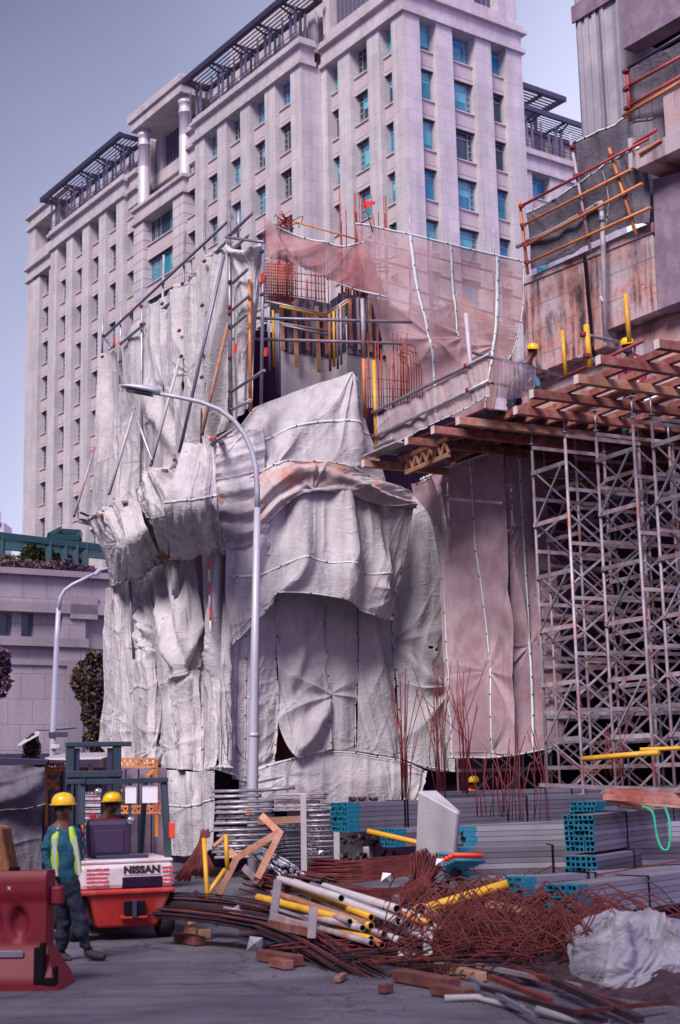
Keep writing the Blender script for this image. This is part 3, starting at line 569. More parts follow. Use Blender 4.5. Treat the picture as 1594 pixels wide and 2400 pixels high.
# ================================================================== right concrete building
BO = at(1226, 780, 29.0); BO = V3(BO[0], BO[1], 0); be = -ta; bn = tb
bld = thing('concrete_building', 'half built stained concrete building with board marked tower at the right', 'building', BO)
def pB(px, py, n=0):
    q = onplane(px, py, BO+bn*n, bn)-BO; return np.dot(q, be), q[2]
def B(t, n, z): return BO+be*t+bn*n+ZV*z
def bbox(mb, t0, t1, n0, n1, z0, z1): return mb.obox(BO, be, bn, ZV, t0, t1, n0, n1, z0, z1)
def bpoly(mb, pts, n0, n1): return mb.prism([B(*(lambda q: (q[0], n0, q[1]))(pB(x, y, n0))) for x, y in pts], bn*(n1-n0))
bpoly(MB(), [(1226, 664), (1226, 905), (1286, 864), (1421, 812), (1421, 775), (1540, 728), (1529, 538)], 0, .3).build('parapet_wall', M['stain'], bld, .01)
bpoly(MB(), [(1232, 652), (1370, 590), (1480, 540), (1530, 520), (1530, 545), (1226, 668)], -.03, .25).build('parapet_ledge', M['conc_pink'], bld, .01)
_, zb0 = pB(1421, 775)
m = MB(); t1, z1 = pB(1421, 790); bbox(m, -1.0, 8, .3, .6, 8.7, zb0+.2); m.build('back_wall', M['conc_pink'], bld)
# pilaster and lower wall at far right, overhanging slab
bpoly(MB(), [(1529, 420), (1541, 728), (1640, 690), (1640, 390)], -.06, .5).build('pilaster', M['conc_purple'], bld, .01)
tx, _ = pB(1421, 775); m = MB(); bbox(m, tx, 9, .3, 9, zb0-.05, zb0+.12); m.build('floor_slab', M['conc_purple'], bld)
ts, zs = pB(1490, 398, -.5); m = MB(); bbox(m, ts, 9, -.5, 6, zs, zs+.36); m.build('floor_slab', M['conc_pink'], bld, .01)
t2, z2 = pB(1560, 330, -.45); m = MB(); bbox(m, t2, 9, -.45, -.2, zs+.361, zs+1.15); m.build('upstand', M['conc_pink'], bld, .01)
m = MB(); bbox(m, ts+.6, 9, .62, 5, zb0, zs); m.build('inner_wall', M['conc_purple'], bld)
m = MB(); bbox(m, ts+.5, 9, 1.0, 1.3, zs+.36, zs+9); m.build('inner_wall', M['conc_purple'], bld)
# board marked tower (ribbed)
tL, zt0 = pB(1364, 318, .2); tR, _ = pB(1462, 250, .2)
m = MB(); bbox(m, tL, tR, .2, 4.5, zt0-1.5, zt0+14); x = tL+.08
while x < tR-.15:
    bbox(m, x, x+.10, .165, .199, zt0-1.5, zt0+14); x += random.choice([.15, .2, .26, .34, .5])
m.build('board_marked_shaft', M['conc_tower'], bld)
_, zj = pB(1352, 52, .2); m = MB(); bbox(m, tL-.03, tR+.0, .12, .164, zj-.02, zj+.34); m.build('construction_joint', M['conc_purple'], bld)
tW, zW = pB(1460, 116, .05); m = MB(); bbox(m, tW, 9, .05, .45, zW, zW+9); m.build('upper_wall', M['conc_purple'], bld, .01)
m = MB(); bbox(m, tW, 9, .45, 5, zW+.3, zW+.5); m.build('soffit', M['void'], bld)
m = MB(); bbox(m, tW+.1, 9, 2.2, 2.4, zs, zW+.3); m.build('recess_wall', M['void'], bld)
# downpipe
def tube_px(mb, pts, r, fr, n_=8): mb.path([fr(*p) for p in pts], r, n_)
pB3 = lambda px, py, n=-.25: (lambda q: B(q[0], n, q[1]))(pB(px, py, n))
dp = thing('downpipe', 'white plastic pipe with an elbow running along and down the stained wall', 'pipe', pB3(1420, 800))
m = MB(); tube_px(m, [(1212, 578), (1300, 538), (1398, 482), (1408, 478), (1410, 488), (1412, 520), (1420, 800)], .05, pB3); m.build('pipe', M['pvc'], dp)
m = MB(); tube_px(m, [(1398, 482), (1407, 477), (1410, 495)], .068, pB3, 10); m.build('elbow', M['pvc'], dp)
for y0, y1, mm in ((508, 522, 'steel_grey'), (697, 710, 'pvc')): m = MB(); tube_px(m, [(1411, y0), (1412+(y0-520)*.03, y1)], .062, pB3); m.build('pipe_collar', M[mm], dp)
hs = MB(); tube_px(hs, [(1370, 598), (1374, 640), (1378, 690), (1383, 740), (1386, 790), (1384, 808), (1396, 835)], .035, lambda x, y: pB3(x, y, -.12)); tag(hs.build('hose', M['black']), 'black hose hanging down the stained concrete wall', 'hose')
# guardrail scaffold in front of the grey sheeting
gs = thing('guardrail_scaffold', 'orange tube guardrail scaffold above the stained parapet wall', 'scaffold', pB3(1238, 650))
G = lambda x, y, n=-.45: pB3(x, y, n)
for a, b, mm in (((1218, 470), (1237, 642), 'orange_pipe'), ((1428, 348), (1491, 550), 'orange_pipe'), ((1335, 315), (1384, 588), 'galv_old')):
    MB().tube(G(*a), G(*b), .032).build('standard', M[mm], gs)
for a, b, mm in (((1222, 483), (1520, 325), 'red_pipe'), ((1226, 528), (1480, 397), 'orange_pipe'), ((1228, 578), (1505, 430), 'orange_pipe'), ((1235, 617), (1525, 486), 'orange_pipe'), ((1500, 362), (1550, 328), 'orange_pipe')):
    MB().tube(G(*a, -.52), G(*b, -.52), .03).build('ledger', M[mm], gs)
for x, y in ((1222, 483), (1226, 528), (1230, 572), (1235, 614), (1433, 366), (1449, 412), (1464, 457), (1478, 507), (1341, 345), (1350, 412), (1362, 500), (1378, 553)):
    c = G(x, y, -.49); MB().obox(c, be, bn, ZV, -.045, .045, -.05, .05, -.035, .035).build('coupler', M['clamp'], gs, .01)
for y in (483, 530, 575, 614): MB().tube(G(1223+(y-483)*.1, y, -.6), G(1223+(y-483)*.1, y, .15), .028).build('putlog', M['red_pipe'], gs)
# grey sheet behind guardrail
gr = 'grey sheets tied behind guardrails'
cloth('dirty grey sheet tied behind the orange guardrail above the stained wall', [[pB3(1236, 500, -.2), pB3(1340, 440, -.2), pB3(1430, 380, -.2), pB3(1500, 345, -.2)], [pB3(1243, 560, -.2), pB3(1345, 520, -.1), pB3(1450, 460, -.2), pB3(1520, 425, -.1)], [pB3(1246, 632, -.15), pB3(1345, 592, -.15), pB3(1440, 545, -.15), pB3(1522, 520, -.15)]], 'tarp_dark', 130, 90, vert=.07, vf=1.1, cr=.03, seams=[('v', .02, .07, 0, 1), ('u', .6, .02, .1, .9)], sm='seam', group=gr, ragged=.08)
cloth('grey sheet rising from the guardrail to the foot of the ribbed concrete shaft', [[pB3(1352, 330, 0), pB3(1400, 310, 0), pB3(1445, 290, 0), pB3(1478, 262, 0)], [pB3(1355, 400, 0), pB3(1410, 370, .05), pB3(1450, 350, 0), pB3(1482, 335, 0)], [pB3(1372, 470, 0), pB3(1420, 440, .05), pB3(1460, 410, 0), pB3(1494, 395, 0)]], 'tarp_dark', 90, 90, vert=.06, vf=1.3, cr=.03, seams=[('v', .03, .08, 0, 1)], group=gr)
cloth('dark grey sheet under the overhang of the upper wall beside the shaft', [[pB3(1474, 158, -.2), pB3(1520, 135, -.2), pB3(1600, 90, -.2)], [pB3(1475, 215, -.2), pB3(1530, 190, -.1), pB3(1600, 165, -.2)], [pB3(1482, 292, -.2), pB3(1535, 280, -.2), pB3(1600, 240, -.2)]], 'tarp_dark', 90, 80, vert=.08, vf=1.2, cr=.03, seams=[('v', .97, .07, 0, .5)], group=gr)
g2 = thing('guardrail_scaffold', 'dark red tube guardrail under the overhang of the upper concrete wall', 'scaffold', pB3(1475, 280))
for a, b, mm in (((1468, 162), (1600, 82), 'steel_dark'), ((1465, 206), (1600, 130), 'red_pipe'), ((1472, 250), (1600, 176), 'red_pipe'), ((1460, 272), (1600, 189), 'orange_pipe'), ((1486, 339), (1540, 303), 'red_pipe')):
    MB().tube(G(*a), G(*b), .032).build('ledger', M[mm], g2)
MB().tube(G(1469, 160), G(1477, 285), .032).build('standard', M['red_pipe'], g2)
for x, y in ((1469, 166), (1470, 208), (1473, 252)): c = G(x, y, -.47); MB().obox(c, be, bn, ZV, -.09, .05, -.05, .05, -.035, .035).build('coupler', M['clamp'], g2, .01)
MB().bar(G(1480, 325), G(1482, 395), .09).build('standard', M['pvc'], g2)
# ================================================================== formwork deck on the right
sa, sb = dirs(27.9); de = -sa; dn = sb
D0 = at(884, 1068, 27.0); ZD = D0[2]; DO = V3(D0[0], D0[1], 0)
def Dk(s, n, z): return DO+de*s+dn*n+ZV*z
def sD(px, py, z): q = onz(px, py, z)-DO; return np.dot(q, de), np.dot(q, dn)
def dplane(px, py, n): q = onplane(px, py, DO+dn*n, dn)-DO; return np.dot(q, de), q[2]
DK = lambda px, py, n=0: (lambda q: Dk(q[0], n, q[1]))(dplane(px, py, n))
deck = thing('formwork_deck', 'timber formwork deck on red brown joists and bearers above the scaffold towers', 'deck', DO+ZV*(ZD-.4))
sp_ = dplane(1140, 942, 0)[0]; NB = 7.0
m = MB(); m.obox(DO, de, dn, ZV, .15, sp_, 0.0, NB, ZD, ZD+.02); m.build('plywood_sheet', M['ply'], deck)
m = MB(); m.obox(DO, de, dn, ZV, .15, sp_, -.012, -.001, ZD, ZD+.03); m.build('plywood_edge', M['ply_red'], deck)
m = MB(); m.obox(DO, de, dn, ZV, .0, sp_*.33, -.3, -.02, ZD-.04, ZD-.01); m.build('edge_board', M['conc'], deck)
rj = random.Random(5)
for k in range(15):
    n0 = .42+k*.44; s0 = rj.uniform(-.15, .3); s1 = 10.5
    while s0 < s1:
        L_ = rj.uniform(2.4, 4.2); e1 = min(s0+L_, s1); MB().bar(Dk(s0, n0+rj.uniform(-.03, .03), ZD-.062), Dk(e1, n0+rj.uniform(-.03, .03), ZD-.062), .09, .11).build('joist', M['timber'], deck, .006); s0 = e1+rj.uniform(-.0, .05)
bs_ = [dplane(x, y, -.35)[0] for x, y in ((893, 1085), (970, 1052), (1030, 1010), (1082, 966), (1178, 944))]
ss = [.05, bs_[1], bs_[2], bs_[3]]; q = bs_[3]
while q < 10: q += .95; ss.append(q)
for i, s in enumerate(ss):
    n0 = rj.uniform(-.5, -.3) if i < 4 else rj.uniform(-.55, .1)
    b_ = MB().bar(Dk(s, n0, ZD-.19), Dk(s+rj.uniform(-.1, .1), NB, ZD-.19), .11, .14).build('bearer', M['timber'] if i % 3 else M['timber_pale'], deck, .008)
    MB().bar(Dk(s, n0-.012, ZD-.19), Dk(s, n0-.001, ZD-.19), .105, .135).build('painted_end', M['timber_end'], b_)
for k in range(7):
    n0 = 1.1+k*.85; s0 = sp_+rj.uniform(.3, 2); MB().bar(Dk(s0, n0, ZD+.02), Dk(s0+rj.uniform(2, 4), n0+rj.uniform(-.4, .4), ZD+.04), .09, .09).build('loose_joist', M['timber'] if k % 2 else M['timber_pale'], deck, .006)
# lattice girder under the far corner
lg = MB(); p = at(952, 1108, 26.2); q = at(1052, 1066, 25.0)
up_ = ZV*.30; lg.mark().bar(p, q, .07, .08); lg.mark().bar(p+up_, q+up_, .07, .08)
for i in range(6):
    a = p+(q-p)*(i/6); b = p+(q-p)*((i+1)/6); md = (a+b)/2
    lg.mark().bar(a+ZV*.04, md+up_-ZV*.04, .04); lg.mark().bar(md+up_-ZV*.04, b+ZV*.04, .04)
lgt = thing('timber_lattice_girder', 'yellow brown timber lattice girder hanging under the far corner of the deck', 'girder', p); split(lg, 'girder_member', M['timber_pale'], lgt)
# handrail of deck
hr = thing('deck_handrail', 'tube handrail with yellow and white posts along the far edge of the formwork deck', 'handrail', Dk(0, -.1, ZD))
H = lambda px, py: DK(px, py, -.15)
for a, b, mm, r in (((876, 845), (884, 1075), 'yellow_pipe', .04), ((1092, 735), (1110, 938), 'pvc', .04), ((1374, 762), (1383, 862), 'yellow_pipe', .045), ((1466, 690), (1475, 800), 'yellow_pipe', .035), ((1318, 775), (1326, 880), 'yellow_pipe', .03)):
    MB().tube(H(*a), H(*b), r).build('post', M[mm], hr)
for a, b, mm in (((884, 966), (1155, 832), 'galv'), ((888, 1022), (1155, 893), 'galv'), ((884, 1050), (930, 1028), 'galv')):
    MB().tube(H(*a)-dn*.06, H(*b)-dn*.06, .034).build('rail', M[mm], hr)
R2 = [dplane(1150, 830, -.1), dplane(1155, 890, -.1)]
def railb(p, q, mt_, r=.034): MB().tube(p, q, r).build('rail', M[mt_], hr)
pw = at(1093, 822, 24.8); railb(pw, at(1330, 884, 27.6), 'galv'); railb(at(1082, 881, 24.6), at(1252, 918, 26.8), 'yellow_pipe', .036)
railb(at(1365, 783, 25), at(1500, 812, 27), 'galv'); railb(at(1358, 835, 25), at(1420, 850, 26.2), 'galv'); railb(at(1310, 890, 25), at(1510, 798, 22), 'red_pipe', .03)
for x, y in ((882, 966), (884, 1022), (1101, 858), (1105, 915), (1374, 785), (1382, 835)): c = H(x, y)-dn*.05; MB().obox(c, de, dn, ZV, -.045, .045, -.05, .05, -.035, .035).build('coupler', M['clamp'], hr, .01)
cloth('pale debris net hung on the handrail of the formwork deck', [[H(886, 975), H(980, 925), H(1060, 885), H(1148, 838)], [H(888, 1020), H(985, 972), H(1070, 935), H(1150, 880)], [H(890, 1062), H(990, 1008), H(1075, 968), H(1152, 930)]], 'net_pale', 110, 60, vert=.05, vf=1.6, cr=.015, seams=[('v', .97, .05, 0, 1)], name='debris_net', cat='net', group='debris nets')
cloth('pale debris net on the rail below the leaning worker', [[at(1150, 838, 25.2), at(1200, 850, 25.8), at(1256, 866, 26.5)], [at(1152, 885, 25.2), at(1205, 892, 25.7), at(1252, 905, 26.5)], [at(1152, 930, 25.2), at(1200, 935, 25.7), at(1245, 925, 26.4)]], 'net_pale', 70, 60, vert=.05, vf=2.2, cr=.02, name='debris_net', cat='net', group='debris nets')
# ================================================================== shoring towers
FWD = .94; RS = .9; BD = 1.55
def shoring(base, label, nl=8, w=FWD, front=True, top=None, jack=True, seedn=0):
    """four posts, ladder rungs along e, braces along n"""
    rr = random.Random(seedn); o = base; t = thing('shoring_tower', label, 'scaffold tower', o, 'shoring towers under the deck'); h = nl*RS
    P = lambda a, b, z: o+de*a+dn*b+ZV*z
    for a in (0, w):
        for b in (0, BD):
            pm = MB().tube(P(a, b, 0), P(a, b, h), .026, 8).build('post', M['galv_old'], t)
    
            if jack: MB().tube(P(a, b, h), P(a, b, h+.45), .017, 6).bar(P(a-.07, b, h+.45), P(a+.07, b, h+.45), .12, .015).tube(P(a, b, h+.1), P(a, b, h+.12), .05, 6).build('screw_jack', M['galv'], pm)
    for i in range(nl):
        z = RS*(i+.55)
        for b in (0, BD): MB().bar(P(0, b-.03, z), P(w, b-.03, z), .03, .07).build('rung', M['galv_old'], t)
        if i % 2 == 0:
            z0, z1 = z, z+RS*1.1
            for b in (0, BD): MB().bar(P(.08, b-.05, z), P(w-.05, b-.05, z+RS), .025, .03).build('diagonal', M['galv'], t)
        for a in (0, w):
            MB().bar(P(a+.03, 0, z+.45), P(a+.03, BD, z+.45), .03, .06).build('ledger', M['galv_old'], t)
            if i < nl-1: MB().bar(P(a+.045, 0, z-.2), P(a+.045, BD, z+RS), .02, .03).bar(P(a+.06, 0, z+RS), P(a+.06, BD, z-.2), .02, .03).build('cross_brace', M['galv_old'], t)
    return t
def gp(px, d, py=1500): q = at(px, py, d); return V3(q[0], q[1], 0)
shA = gp(1268, 23.8); tA = shoring(shA, 'galvanised shoring tower beside the purple net, left of the bare towers', 8)
shC = gp(1424, 22.9); shE = gp(1560, 21.9)
sp = [(shC, 'galvanised shoring tower in the middle of the front row'), (shE, 'galvanised shoring tower at the right edge of the front row'),
      (shA+dn*2.3, 'shoring tower of the second row behind the leftmost front tower'), (shC+dn*2.3, 'shoring tower of the second row behind the middle front tower'), (shE+dn*2.3, 'shoring tower of the second row behind the right front tower'),
      (shA+dn*4.6-de*.4, 'shoring tower of the third row deep in shade, leftmost'), (shC+dn*4.6-de*.3, 'shoring tower of the third row deep in shade, middle'), (shE+dn*4.6, 'shoring tower of the third row deep in shade, right'),
      (gp(1196, 26.6), 'shoring tower wrapped inside the purple net at its corner'), (gp(1062, 28.2), 'shoring tower wrapped inside the purple net at its left side'),
      (shA+dn*3.5+de*.9, 'shoring tower in shade between the left and middle rows'), (shC+dn*3.5+de*.9, 'shoring tower in shade between the middle and right rows'), (shA+dn*1.2-de*1.3, 'shoring tower just behind the right edge of the purple net'),
      (shE+dn*1.0+de*1.5, 'shoring tower cut by the right border of the photo'), (shE+dn*3.4+de*1.6, 'shoring tower of the second row at the right border')]
for i, (p, l) in enumerate(sp): dup(tA, p, label=l)
# dark building interior behind the towers
inn = thing('unfinished_ground_floor', 'dark unfinished concrete floor behind the scaffold towers', 'building', Dk(4, 9, 0))
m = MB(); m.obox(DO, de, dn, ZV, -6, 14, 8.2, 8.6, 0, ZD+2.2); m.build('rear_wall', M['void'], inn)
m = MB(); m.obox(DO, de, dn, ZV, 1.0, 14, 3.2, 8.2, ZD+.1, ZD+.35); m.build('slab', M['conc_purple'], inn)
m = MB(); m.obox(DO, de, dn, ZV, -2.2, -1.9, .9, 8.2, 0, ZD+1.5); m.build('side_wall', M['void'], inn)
# ================================================================== wrapped structure: planes
L0 = at(600, 518, 28.0); F0 = at(600, 1400, 27.2)
LP = lambda x, y, o=0: onplane(x, y, L0-sb*o, sb)
FP = lambda x, y, o=0: onplane(x, y, F0-sa*o*(.5 if o > 0 else 1), sa)
def rowsP(fn, rows): return [[fn(*p) for p in r] for r in rows]
TG = 'grey tarpaulins wrapping the scaffold'
up = 'tall grey tarpaulin on the upper left scaffold, '
cloth(up+'leftmost', rowsP(LP, [[(240, 838), (285, 800), (338, 742)], [(232, 950, .1), (285, 950, -.1), (340, 940, .05)], [(226, 1080, .1), (283, 1075, 0), (343, 1070, .05)], [(222, 1222), (272, 1188, .2), (341, 1138)]]), 'tarp', 110, 150, vert=.13, vf=1.1, cr=.03, pins=[(.5, .45, .10, 6, 1.4), (.9, .7, .1, 5, 1)], holes=[lambda u, v: ((u-.47)/.05)**2+((v-.28)/.035)**2 < 1], seams=[('u', .99, .05, 0, 1)], sm='seam_pink', group=TG, ragged=.1)
cloth(up+'second, behind the lamp head', rowsP(LP, [[(328, 750, .1), (378, 704, .1), (436, 664)], [(328, 900, .2), (380, 900, .3), (434, 890, .1)], [(329, 1020, .1), (385, 1010, .2), (436, 1000)], [(329, 1144, .1), (380, 1108, .2), (438, 1078)]]), 'tarp', 110, 150, vert=.15, vf=1.0, cr=.03, pins=[(.55, .35, .12, 6, 1.6), (.1, .6, .1, 5, 1.2), (.98, .3, .08, 6, 1)], folds=[(.1, .3, .9, .9, .18, .3)], seams=[('u', .985, .05, 0, 1)], sm='seam_pink', holes=[lambda u, v: abs(u-.52)*8 < .18*(1-abs(v-.36)/.05)], group=TG, ragged=.08)
cloth(up+'third sheet from the left, narrow', rowsP(LP, [[(422, 676, .1), (455, 648, .1), (487, 613)], [(420, 860, .15), (455, 855, .15), (487, 850, .05)], [(424, 1085, .1), (458, 1066), (491, 1042)]]), 'tarp', 90, 150, vert=.13, vf=1.2, cr=.03, tilt=.12, pins=[(.4, .55, .1, 6, 1.2)], seams=[('u', .98, .05, 0, 1)], sm='seam_pink', holes=[lambda u, v: abs(u-.25)*7 < .22*(1-abs(v-.6)/.04)], group=TG, ragged=.15)
cloth(up+'fourth, slanting folds', rowsP(LP, [[(474, 628, .1), (508, 590, .1), (546, 556)], [(473, 830, .15), (510, 830, .2), (548, 825)], [(478, 1050, .1), (512, 1036), (552, 1005)]]), 'tarp', 90, 150, vert=.16, vf=1.4, cr=.025, tilt=.35, pins=[(.98, .02, .14, 7, 2.2)], folds=[(.9, .1, .2, .9, .2, .2), (.7, .1, .05, .7, .12, .15)], group=TG, ragged=.1)
cloth(up+'looped at the corner', rowsP(LP, [[(541, 560), (578, 588, .3), (614, 562)], [(543, 700, .1), (578, 710, .3), (607, 690, .1)], [(543, 850), (570, 850, .2), (592, 850)], [(544, 985), (566, 975, .2), (588, 950)]]), 'tarp', 90, 150, vert=.12, vf=1.5, cr=.03, tilt=-.08, pins=[(.02, .05, .16, 6, 1.4), (.98, .02, .12, 6, 1)], folds=[(.05, .03, .95, .03, .22, .25)], group=TG)
lw = 'grey tarpaulin sagging from the catch platform, '
cloth(lw+'leftmost flap', rowsP(LP, [[(206, 1216, 1.2), (262, 1188, 1.5), (322, 1146, 1.5)], [(234, 1275, .9), (300, 1268, 1.7), (345, 1240, 1.8)], [(262, 1378, .5), (300, 1358, 1.2), (380, 1318, .9)]]), 'tarp', 120, 110, vert=.15, vf=1.3, cr=.045, cf=1.9, pins=[(1, .98, .22, 8, 2.6), (.5, .05, .12, 6, 1.4), (.35, .5, .1, 5, 1)], seams=[('v', .98, .06, .1, 1), ('u', .3, .05, .1, 1)], sm='seam_pink', group=TG, ragged=.15)
cloth(lw+'middle one', rowsP(LP, [[(320, 1148, 1.5), (372, 1106, 1.5), (436, 1062, 1.5)], [(332, 1215, 1.6), (386, 1208, 2.0), (450, 1180, 1.7)], [(376, 1322, .8), (392, 1304, .9), (440, 1290, .8)]]), 'tarp', 120, 110, vert=.16, vf=1.4, cr=.045, cf=1.9, pins=[(.35, .98, .2, 8, 2.4), (.2, .02, .15, 6, 1.5), (.95, .3, .12, 5, 1.2)], folds=[(.5, .05, .7, .4, .25, .3)], seams=[('v', .5, .06, 0, 1)], sm='seam_pink', group=TG)
cloth(lw+'right one hanging in deep pleats', rowsP(LP, [[(430, 1066, 1.5), (470, 1046, 1.5), (512, 1030, 1.3)], [(400, 1190, 2.0), (448, 1185, 1.9), (508, 1170, 1.5)], [(396, 1300, .8), (448, 1298, 1.2), (514, 1262, .9)]]), 'tarp', 120, 110, vert=.2, vf=1.7, cr=.04, pins=[(0, .98, .15, 8, 1.8), (.98, .6, .16, 6, 1.2)], seams=[('v', .46, .06, 0, 1), ('v', .985, .06, 0, 1)], sm='seam_pink', group=TG)
lf = 'grey tarpaulin on the lower left side, '
cloth(lf+'outermost strip', rowsP(LP, [[(258, 1380, .5), (283, 1366, .5), (301, 1362, .5)], [(249, 1500, .5), (282, 1500, .6), (304, 1500, .5)], [(250, 1640, .5), (285, 1640, .6), (318, 1640, .5)], [(238, 1740, .5), (280, 1802, .7), (324, 1806, .5)]]), 'tarp', 100, 170, vert=.12, vf=1.5, cr=.05, cf=2.2, pins=[(.98, .8, .14, 7, 1.8), (.4, .75, .1, 6, 1)], seams=[('u', .33, .04, 0, 1), ('u', .98, .05, 0, 1)], sm='seam_pink', holes=[lambda u, v: abs(u-.35)*9 < .25*(1-abs(v-.16)/.05)], group=TG)
cloth(lf+'second strip with a tube beside it', rowsP(LP, [[(301, 1364, .5), (338, 1356, .6), (373, 1332, .5)], [(304, 1500, .5), (345, 1500, .8), (377, 1500, .5)], [(318, 1640, .5), (355, 1650, .9), (388, 1650, .5)], [(323, 1806, .5), (352, 1792, 1.0), (400, 1797, .5)]]), 'tarp', 110, 170, vert=.14, vf=1.5, cr=.05, cf=2.0, pins=[(.98, .38, .2, 7, 2.0), (.98, .8, .2, 6, 1.6), (.5, .9, .16, 5, 1.0)], folds=[(.3, .2, .95, .4, .16, .12), (.3, .3, .98, .5, .14, .1)], seams=[('u', .5, .05, 0, 1), ('u', .99, .05, 0, 1)], sm='seam_pink', group=TG)
cloth(lf+'third strip, diagonal pleat', rowsP(LP, [[(373, 1332, .5), (420, 1308, .7), (466, 1292, .5)], [(377, 1500, .5), (425, 1500, .9), (470, 1500, .5)], [(388, 1650, .5), (430, 1650, .8), (474, 1660, .5)], [(399, 1797, .6), (432, 1805, .9), (472, 1812, .6)]]), 'tarp', 110, 170, vert=.16, vf=1.4, cr=.05, cf=1.8, pins=[(.75, .48, .2, 6, 1.8), (.3, .88, .16, 6, 1.0)], folds=[(.2, .1, .55, .48, .25, .15), (.9, .1, .6, .48, .2, .12)], seams=[('u', .4, .05, 0, 1), ('u', .98, .05, 0, 1)], sm='seam_pink', group=TG)
cloth(lf+'fourth strip next to the building corner', rowsP(LP, [[(466, 1290, .5), (500, 1268, .8), (560, 1232, .5)], [(470, 1500, .5), (505, 1500, .8), (560, 1500, .3)], [(474, 1660, .5), (508, 1660, .8), (560, 1670, .3)], [(472, 1812, .6), (505, 1806, .9), (560, 1822, .4)]]), 'tarp', 110, 170, vert=.15, vf=1.5, cr=.05, pins=[(.98, .93, .2, 6, 1.5), (.5, .35, .12, 5, 1.4)], folds=[(.6, .05, .4, .5, .3, .18)], seams=[('u', .4, .05, 0, 1)], sm='seam_pink', holes=[lambda u, v: abs(u-.55)*8 < .2*(1-abs(v-.93)/.04)], group=TG)
cloth('short grey tarpaulin skirt hanging behind the forklift down to the ground', rowsP(LP, [[(368, 1808, .9), (440, 1810, .9), (512, 1806, .9)], [(378, 1888, .9), (440, 1900, 1.0), (508, 1882, .9)], [(384, 2000, .9), (440, 2004, .9), (503, 1992, .9)]]), 'tarp', 110, 110, vert=.1, vf=1.2, cr=.03, pins=[(.5, .45, .1, 6, 1.2)], seams=[('v', .45, .06, 0, 1), ('u', .35, .05, 0, 1)], sm='seam_pink', group=TG, ragged=.15)
fr = 'grey tarpaulin on the lower front, '
cloth(fr+'strip behind the big lamp post', rowsP(FP, [[(545, 1235), (590, 1235, .1), (646, 1235)], [(544, 1500), (595, 1500, .2), (648, 1500)], [(544, 1670), (595, 1670, .2), (650, 1660)], [(547, 1824), (592, 1830, .2), (642, 1786)]]), 'tarp', 110, 170, vert=.08, vf=1.4, cr=.05, cf=2.2, pins=[(.35, .88, .12, 6, 1.4)], seams=[('u', .33, .045, 0, 1), ('u', .98, .05, 0, 1)], sm='seam_pink', group=TG)
cloth(fr+'sheet torn open in a triangle at its foot', rowsP(FP, [[(646, 1370), (705, 1380, .1), (769, 1385)], [(648, 1520), (705, 1520, .2), (764, 1520)], [(652, 1665), (710, 1650, .3), (776, 1640)], [(640, 1786), (700, 1778, .5), (773, 1757, .1)]]), 'tarp', 120, 150, vert=.08, vf=1.2, cr=.025, tilt=-.45, pins=[(0, .72, .16, 8, 3.2), (.98, .64, .14, 7, 2.4), (.4, .98, .12, 6, 1.4)], folds=[(.98, .66, .5, .95, .22, .16), (.9, .1, .3, .55, .1, .15)], holes=[lambda u, v: (v > .72) & (u < (v-.72)*1.75)], seams=[('u', .985, .05, 0, 1), ('v', .985, .05, .5, 1)], group=TG)
cloth(fr+'narrow sheet between two pale seams', rowsP(FP, [[(769, 1385), (802, 1388, .1), (838, 1408)], [(764, 1520), (802, 1520, .1), (840, 1540)], [(776, 1640), (805, 1650, .2), (838, 1660)], [(773, 1757), (803, 1760, .1), (836, 1762)]]), 'tarp', 90, 150, vert=.06, vf=1.2, cr=.02, pins=[(.02, .63, .1, 7, 1.6), (.98, .9, .06, 6, .8)], seams=[('u', .985, .06, 0, 1)], holes=[lambda u, v: abs(u-.93)*7 < .3*(1-abs(v-.92)/.08)], group=TG)
cloth(fr+'sheet with a shaded fold below the big drape', rowsP(FP, [[(838, 1405), (882, 1425, .1), (922, 1440)], [(840, 1540), (884, 1540, .1), (926, 1560)], [(838, 1660), (886, 1665, .1), (932, 1668)], [(836, 1762), (885, 1770, .1), (940, 1780)]]), 'tarp', 100, 150, vert=.08, vf=1.2, cr=.02, tilt=-.3, pins=[(.6, .37, .1, 7, 1.6), (.98, .98, .1, 6, 1.4)], folds=[(.2, .02, .85, .6, .12, .14)], seams=[('u', .985, .05, 0, 1)], group=TG)
cloth('long grey tarpaulin at the right front corner beside the purple net', rowsP(FP, [[(950, 1168, .2), (988, 1150, .3), (1028, 1142, .1)], [(932, 1350, .1), (990, 1350, .2), (1054, 1340)], [(920, 1480, .1), (985, 1490, .2), (1057, 1490)], [(932, 1620, .1), (990, 1640, .2), (1056, 1640)], [(938, 1778, .1), (1000, 1800, .2), (1062, 1812)]]), 'tarp', 120, 210, vert=.08, vf=1.3, cr=.02, pins=[(.98, .7, .14, 8, 2.0), (.02, .55, .12, 6, 1.4)], folds=[(.05, .55, .95, .72, .12, .15)], holes=[lambda u, v: ((u-.62)/.035)**2+((v-.545)/.006)**2 < 1, lambda u, v: ((u-.7)/.03)**2+((v-.555)/.006)**2 < 1], seams=[('u', .02, .05, 0, 1), ('u', .97, .05, .1, .9), ('v', .99, .06, 0, 1)], group=TG, ragged=.1)
